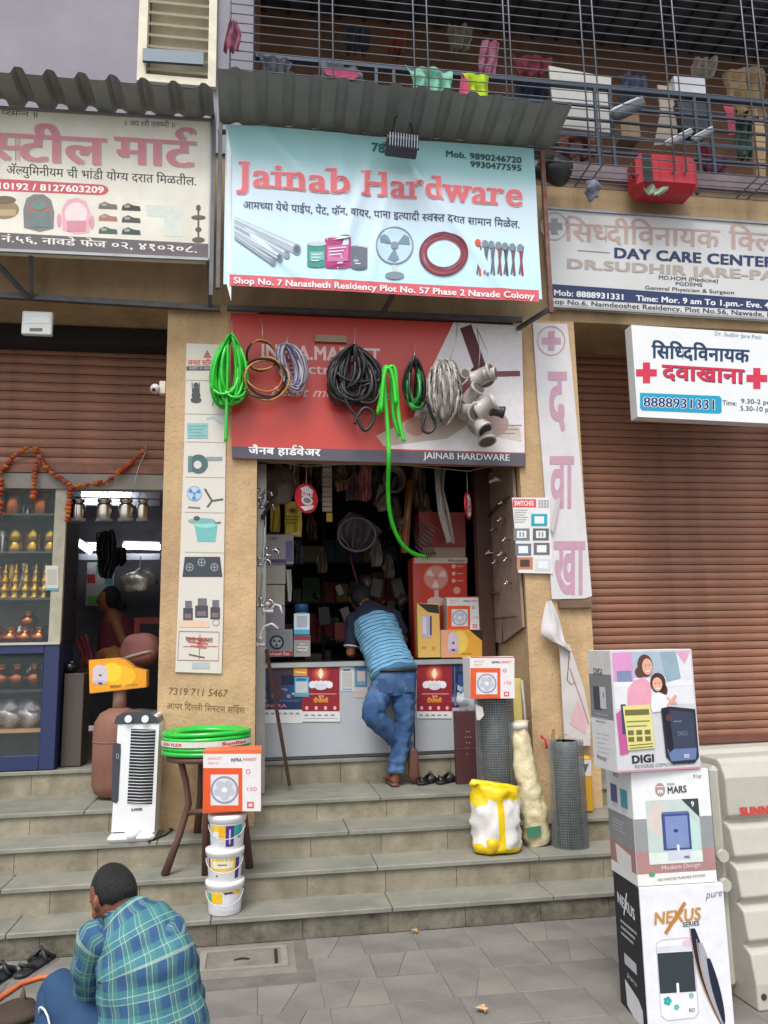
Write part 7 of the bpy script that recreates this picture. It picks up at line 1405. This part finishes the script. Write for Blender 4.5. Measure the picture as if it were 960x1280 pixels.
drape('dark_bags', 'second dark bag hanging right of the bunch in the steel mart', 'bags', [(134, 685), (134, 700), (138, 708)], [(157, 684), (158, 700), (152, 708)], 1.1, M('1d1c20', rough=.4, var=.4), .04, 3)
lump('wrapped_ball', 'bunch of steel rings in clear plastic hanging near the left pillar', 'bunch', W(174, 725, .5), (.13, .09, .1), M('a09e9a', rough=.2, metal=.6, var=.5, sc=14, bump=.8, bs=25), .5, 14)
tag(obj('hanging_string', B(m_alum).tube([W(176, 695, .5), W(174, 715, .5)], .004, 5)), 'short string above the bunch of wrapped steel rings', 'string')
bk = thing('wall_chart', 'coloured chart on the back wall of the steel mart behind the woman', 'chart', W(125, 755, 3.0)); b, _q = pbox(108, 703, 142, 757, 3.0, .02, M('9aa09c', rough=.6, emit=.0), .002); obj('sheet', b, bk); d = pixdec(2.999)
for k, (x, y, c) in enumerate(((109, 706, 'a8a4a0'), (120, 706, '5a8a80'), (131, 706, '7a9aa8'), (109, 718, '9a2830'), (120, 720, 'b0aca8'), (131, 720, '4a8a90'), (109, 732, 'a09890'), (131, 734, '8ab0a0'))): d.rect(x, y, x+10, y+11, c, 1)
d.rect(109, 745, 141, 756, '5a8a40', 1); d.done(bk)
tag(obj('red_table', B(M('8c2a24', rough=.6)).box(W(168, 772, .9).x, W(200, 772, .9).x, .9, .95, W(170, 780, .9).z, W(170, 772, .9).z).box(W(168, 772, .9).x, W(175, 772, .9).x, .9, .95, W(170, 800, .9).z, W(170, 780, .9).z)), 'dark red metal table inside the steel mart near the pillar', 'table')
lump('sack', 'dull pink sack behind the yellow heater carton', 'sack', W(178, 812, .5), (.17, .12, .13), M('8a5650', rough=.7, var=.2), .3, 8)
drape('cloth', 'dark maroon cloth hanging at the back left of the steel mart doorway', 'cloth', [(92, 800), (100, 815), (104, 835)], [(108, 792), (116, 812), (122, 835)], .6, cloth('6b2830'), .03, 3)
b, _q = pbox(78, 842, 103, 958, .12, .25, M('4d4440', rough=.5, var=.15, stretch=(4, 1, .2)), .004); tag(obj('dark_drum', b), 'tall dark grey-brown bin beside the navy cabinet base', 'bin')
lump('glass_bowl', 'shiny dark steel bowl on the tall bin', 'bowl', W(88, 834, .22), (.07, .07, .05), M('3a3a3e', rough=.1, metal=.8), .05, 4)
# garlands
def garland(label, pts, r=.026, seed=1, Y=-.06):
    rr = random.Random(seed); t = thing('marigold_garland', label, 'garland', W(*pts[0], Y)); P_ = [W(x, y, Y) for x, y in pts]; n = 0
    ba = [B(M(c, rough=.9, var=.2, sc=60, bump=.8, bs=120)) for c in ('b4502a', 'c06a2c', 'a0443a')]; L_ = 0
    for i in range(len(P_)-1):
        d_ = (P_[i+1]-P_[i]).length; k = max(1, int(d_/(r*.95)))
        for j in range(k):
            p = P_[i].lerp(P_[i+1], j/k)+V((rr.uniform(-.006, .006), rr.uniform(-.01, .01), rr.uniform(-.006, .006))); q = r*rr.uniform(.6, 1.05); bb = ba[rr.randrange(3)]; o = len(bb.v); bb.ball(p, (q, q, q*.7), 8, 5)
            for v_ in range(o, len(bb.v)): bb.v[v_] = p+(bb.v[v_]-p)*rr.uniform(.8, 1.2)
    for bb in ba:
        if bb.v: obj('flowers', bb, t, kind='stuff')
    obj('thread', B(M('5a4a2a')).tube(P_, .004, 5), t)
garland('marigold garland swagged from the left edge up to the first hook', [(-4, 592), (6, 583), (16, 572), (28, 564), (38, 558)], seed=1)
garland('marigold garland dropping from the first hook across the cabinet post', [(42, 558), (52, 577), (62, 588), (75, 598), (90, 608)], seed=2)
garland('faded pink and orange garland swagged up to the left pillar hook', [(92, 609), (105, 606), (120, 604), (135, 600), (148, 592), (160, 580), (172, 570), (184, 562)], seed=3)
garland('short garland hanging straight down before the copper pots', [(46, 578), (44, 592), (43, 606), (41, 620), (40, 630)], seed=4)
garland('short garland hanging down the cabinet post', [(87, 612), (86, 625), (85, 640), (84, 655)], seed=5)
garland('bright orange garland at the very left edge of the steel mart', [(0, 600), (1, 612), (0, 625), (-1, 645)], .032, 6)
tag(obj('hanging_wire', B(m_alum).tube([W(183, 546, -.07), W(182, 565, -.07), W(174, 582, -.07), W(169, 600, -.07), W(169, 616, -.07)], .003, 5)), 'thin pale wire hanging from the shutter near the left pillar', 'wire')
bpy.data.objects.remove(_fo); bpy.data.curves.remove(_fc)
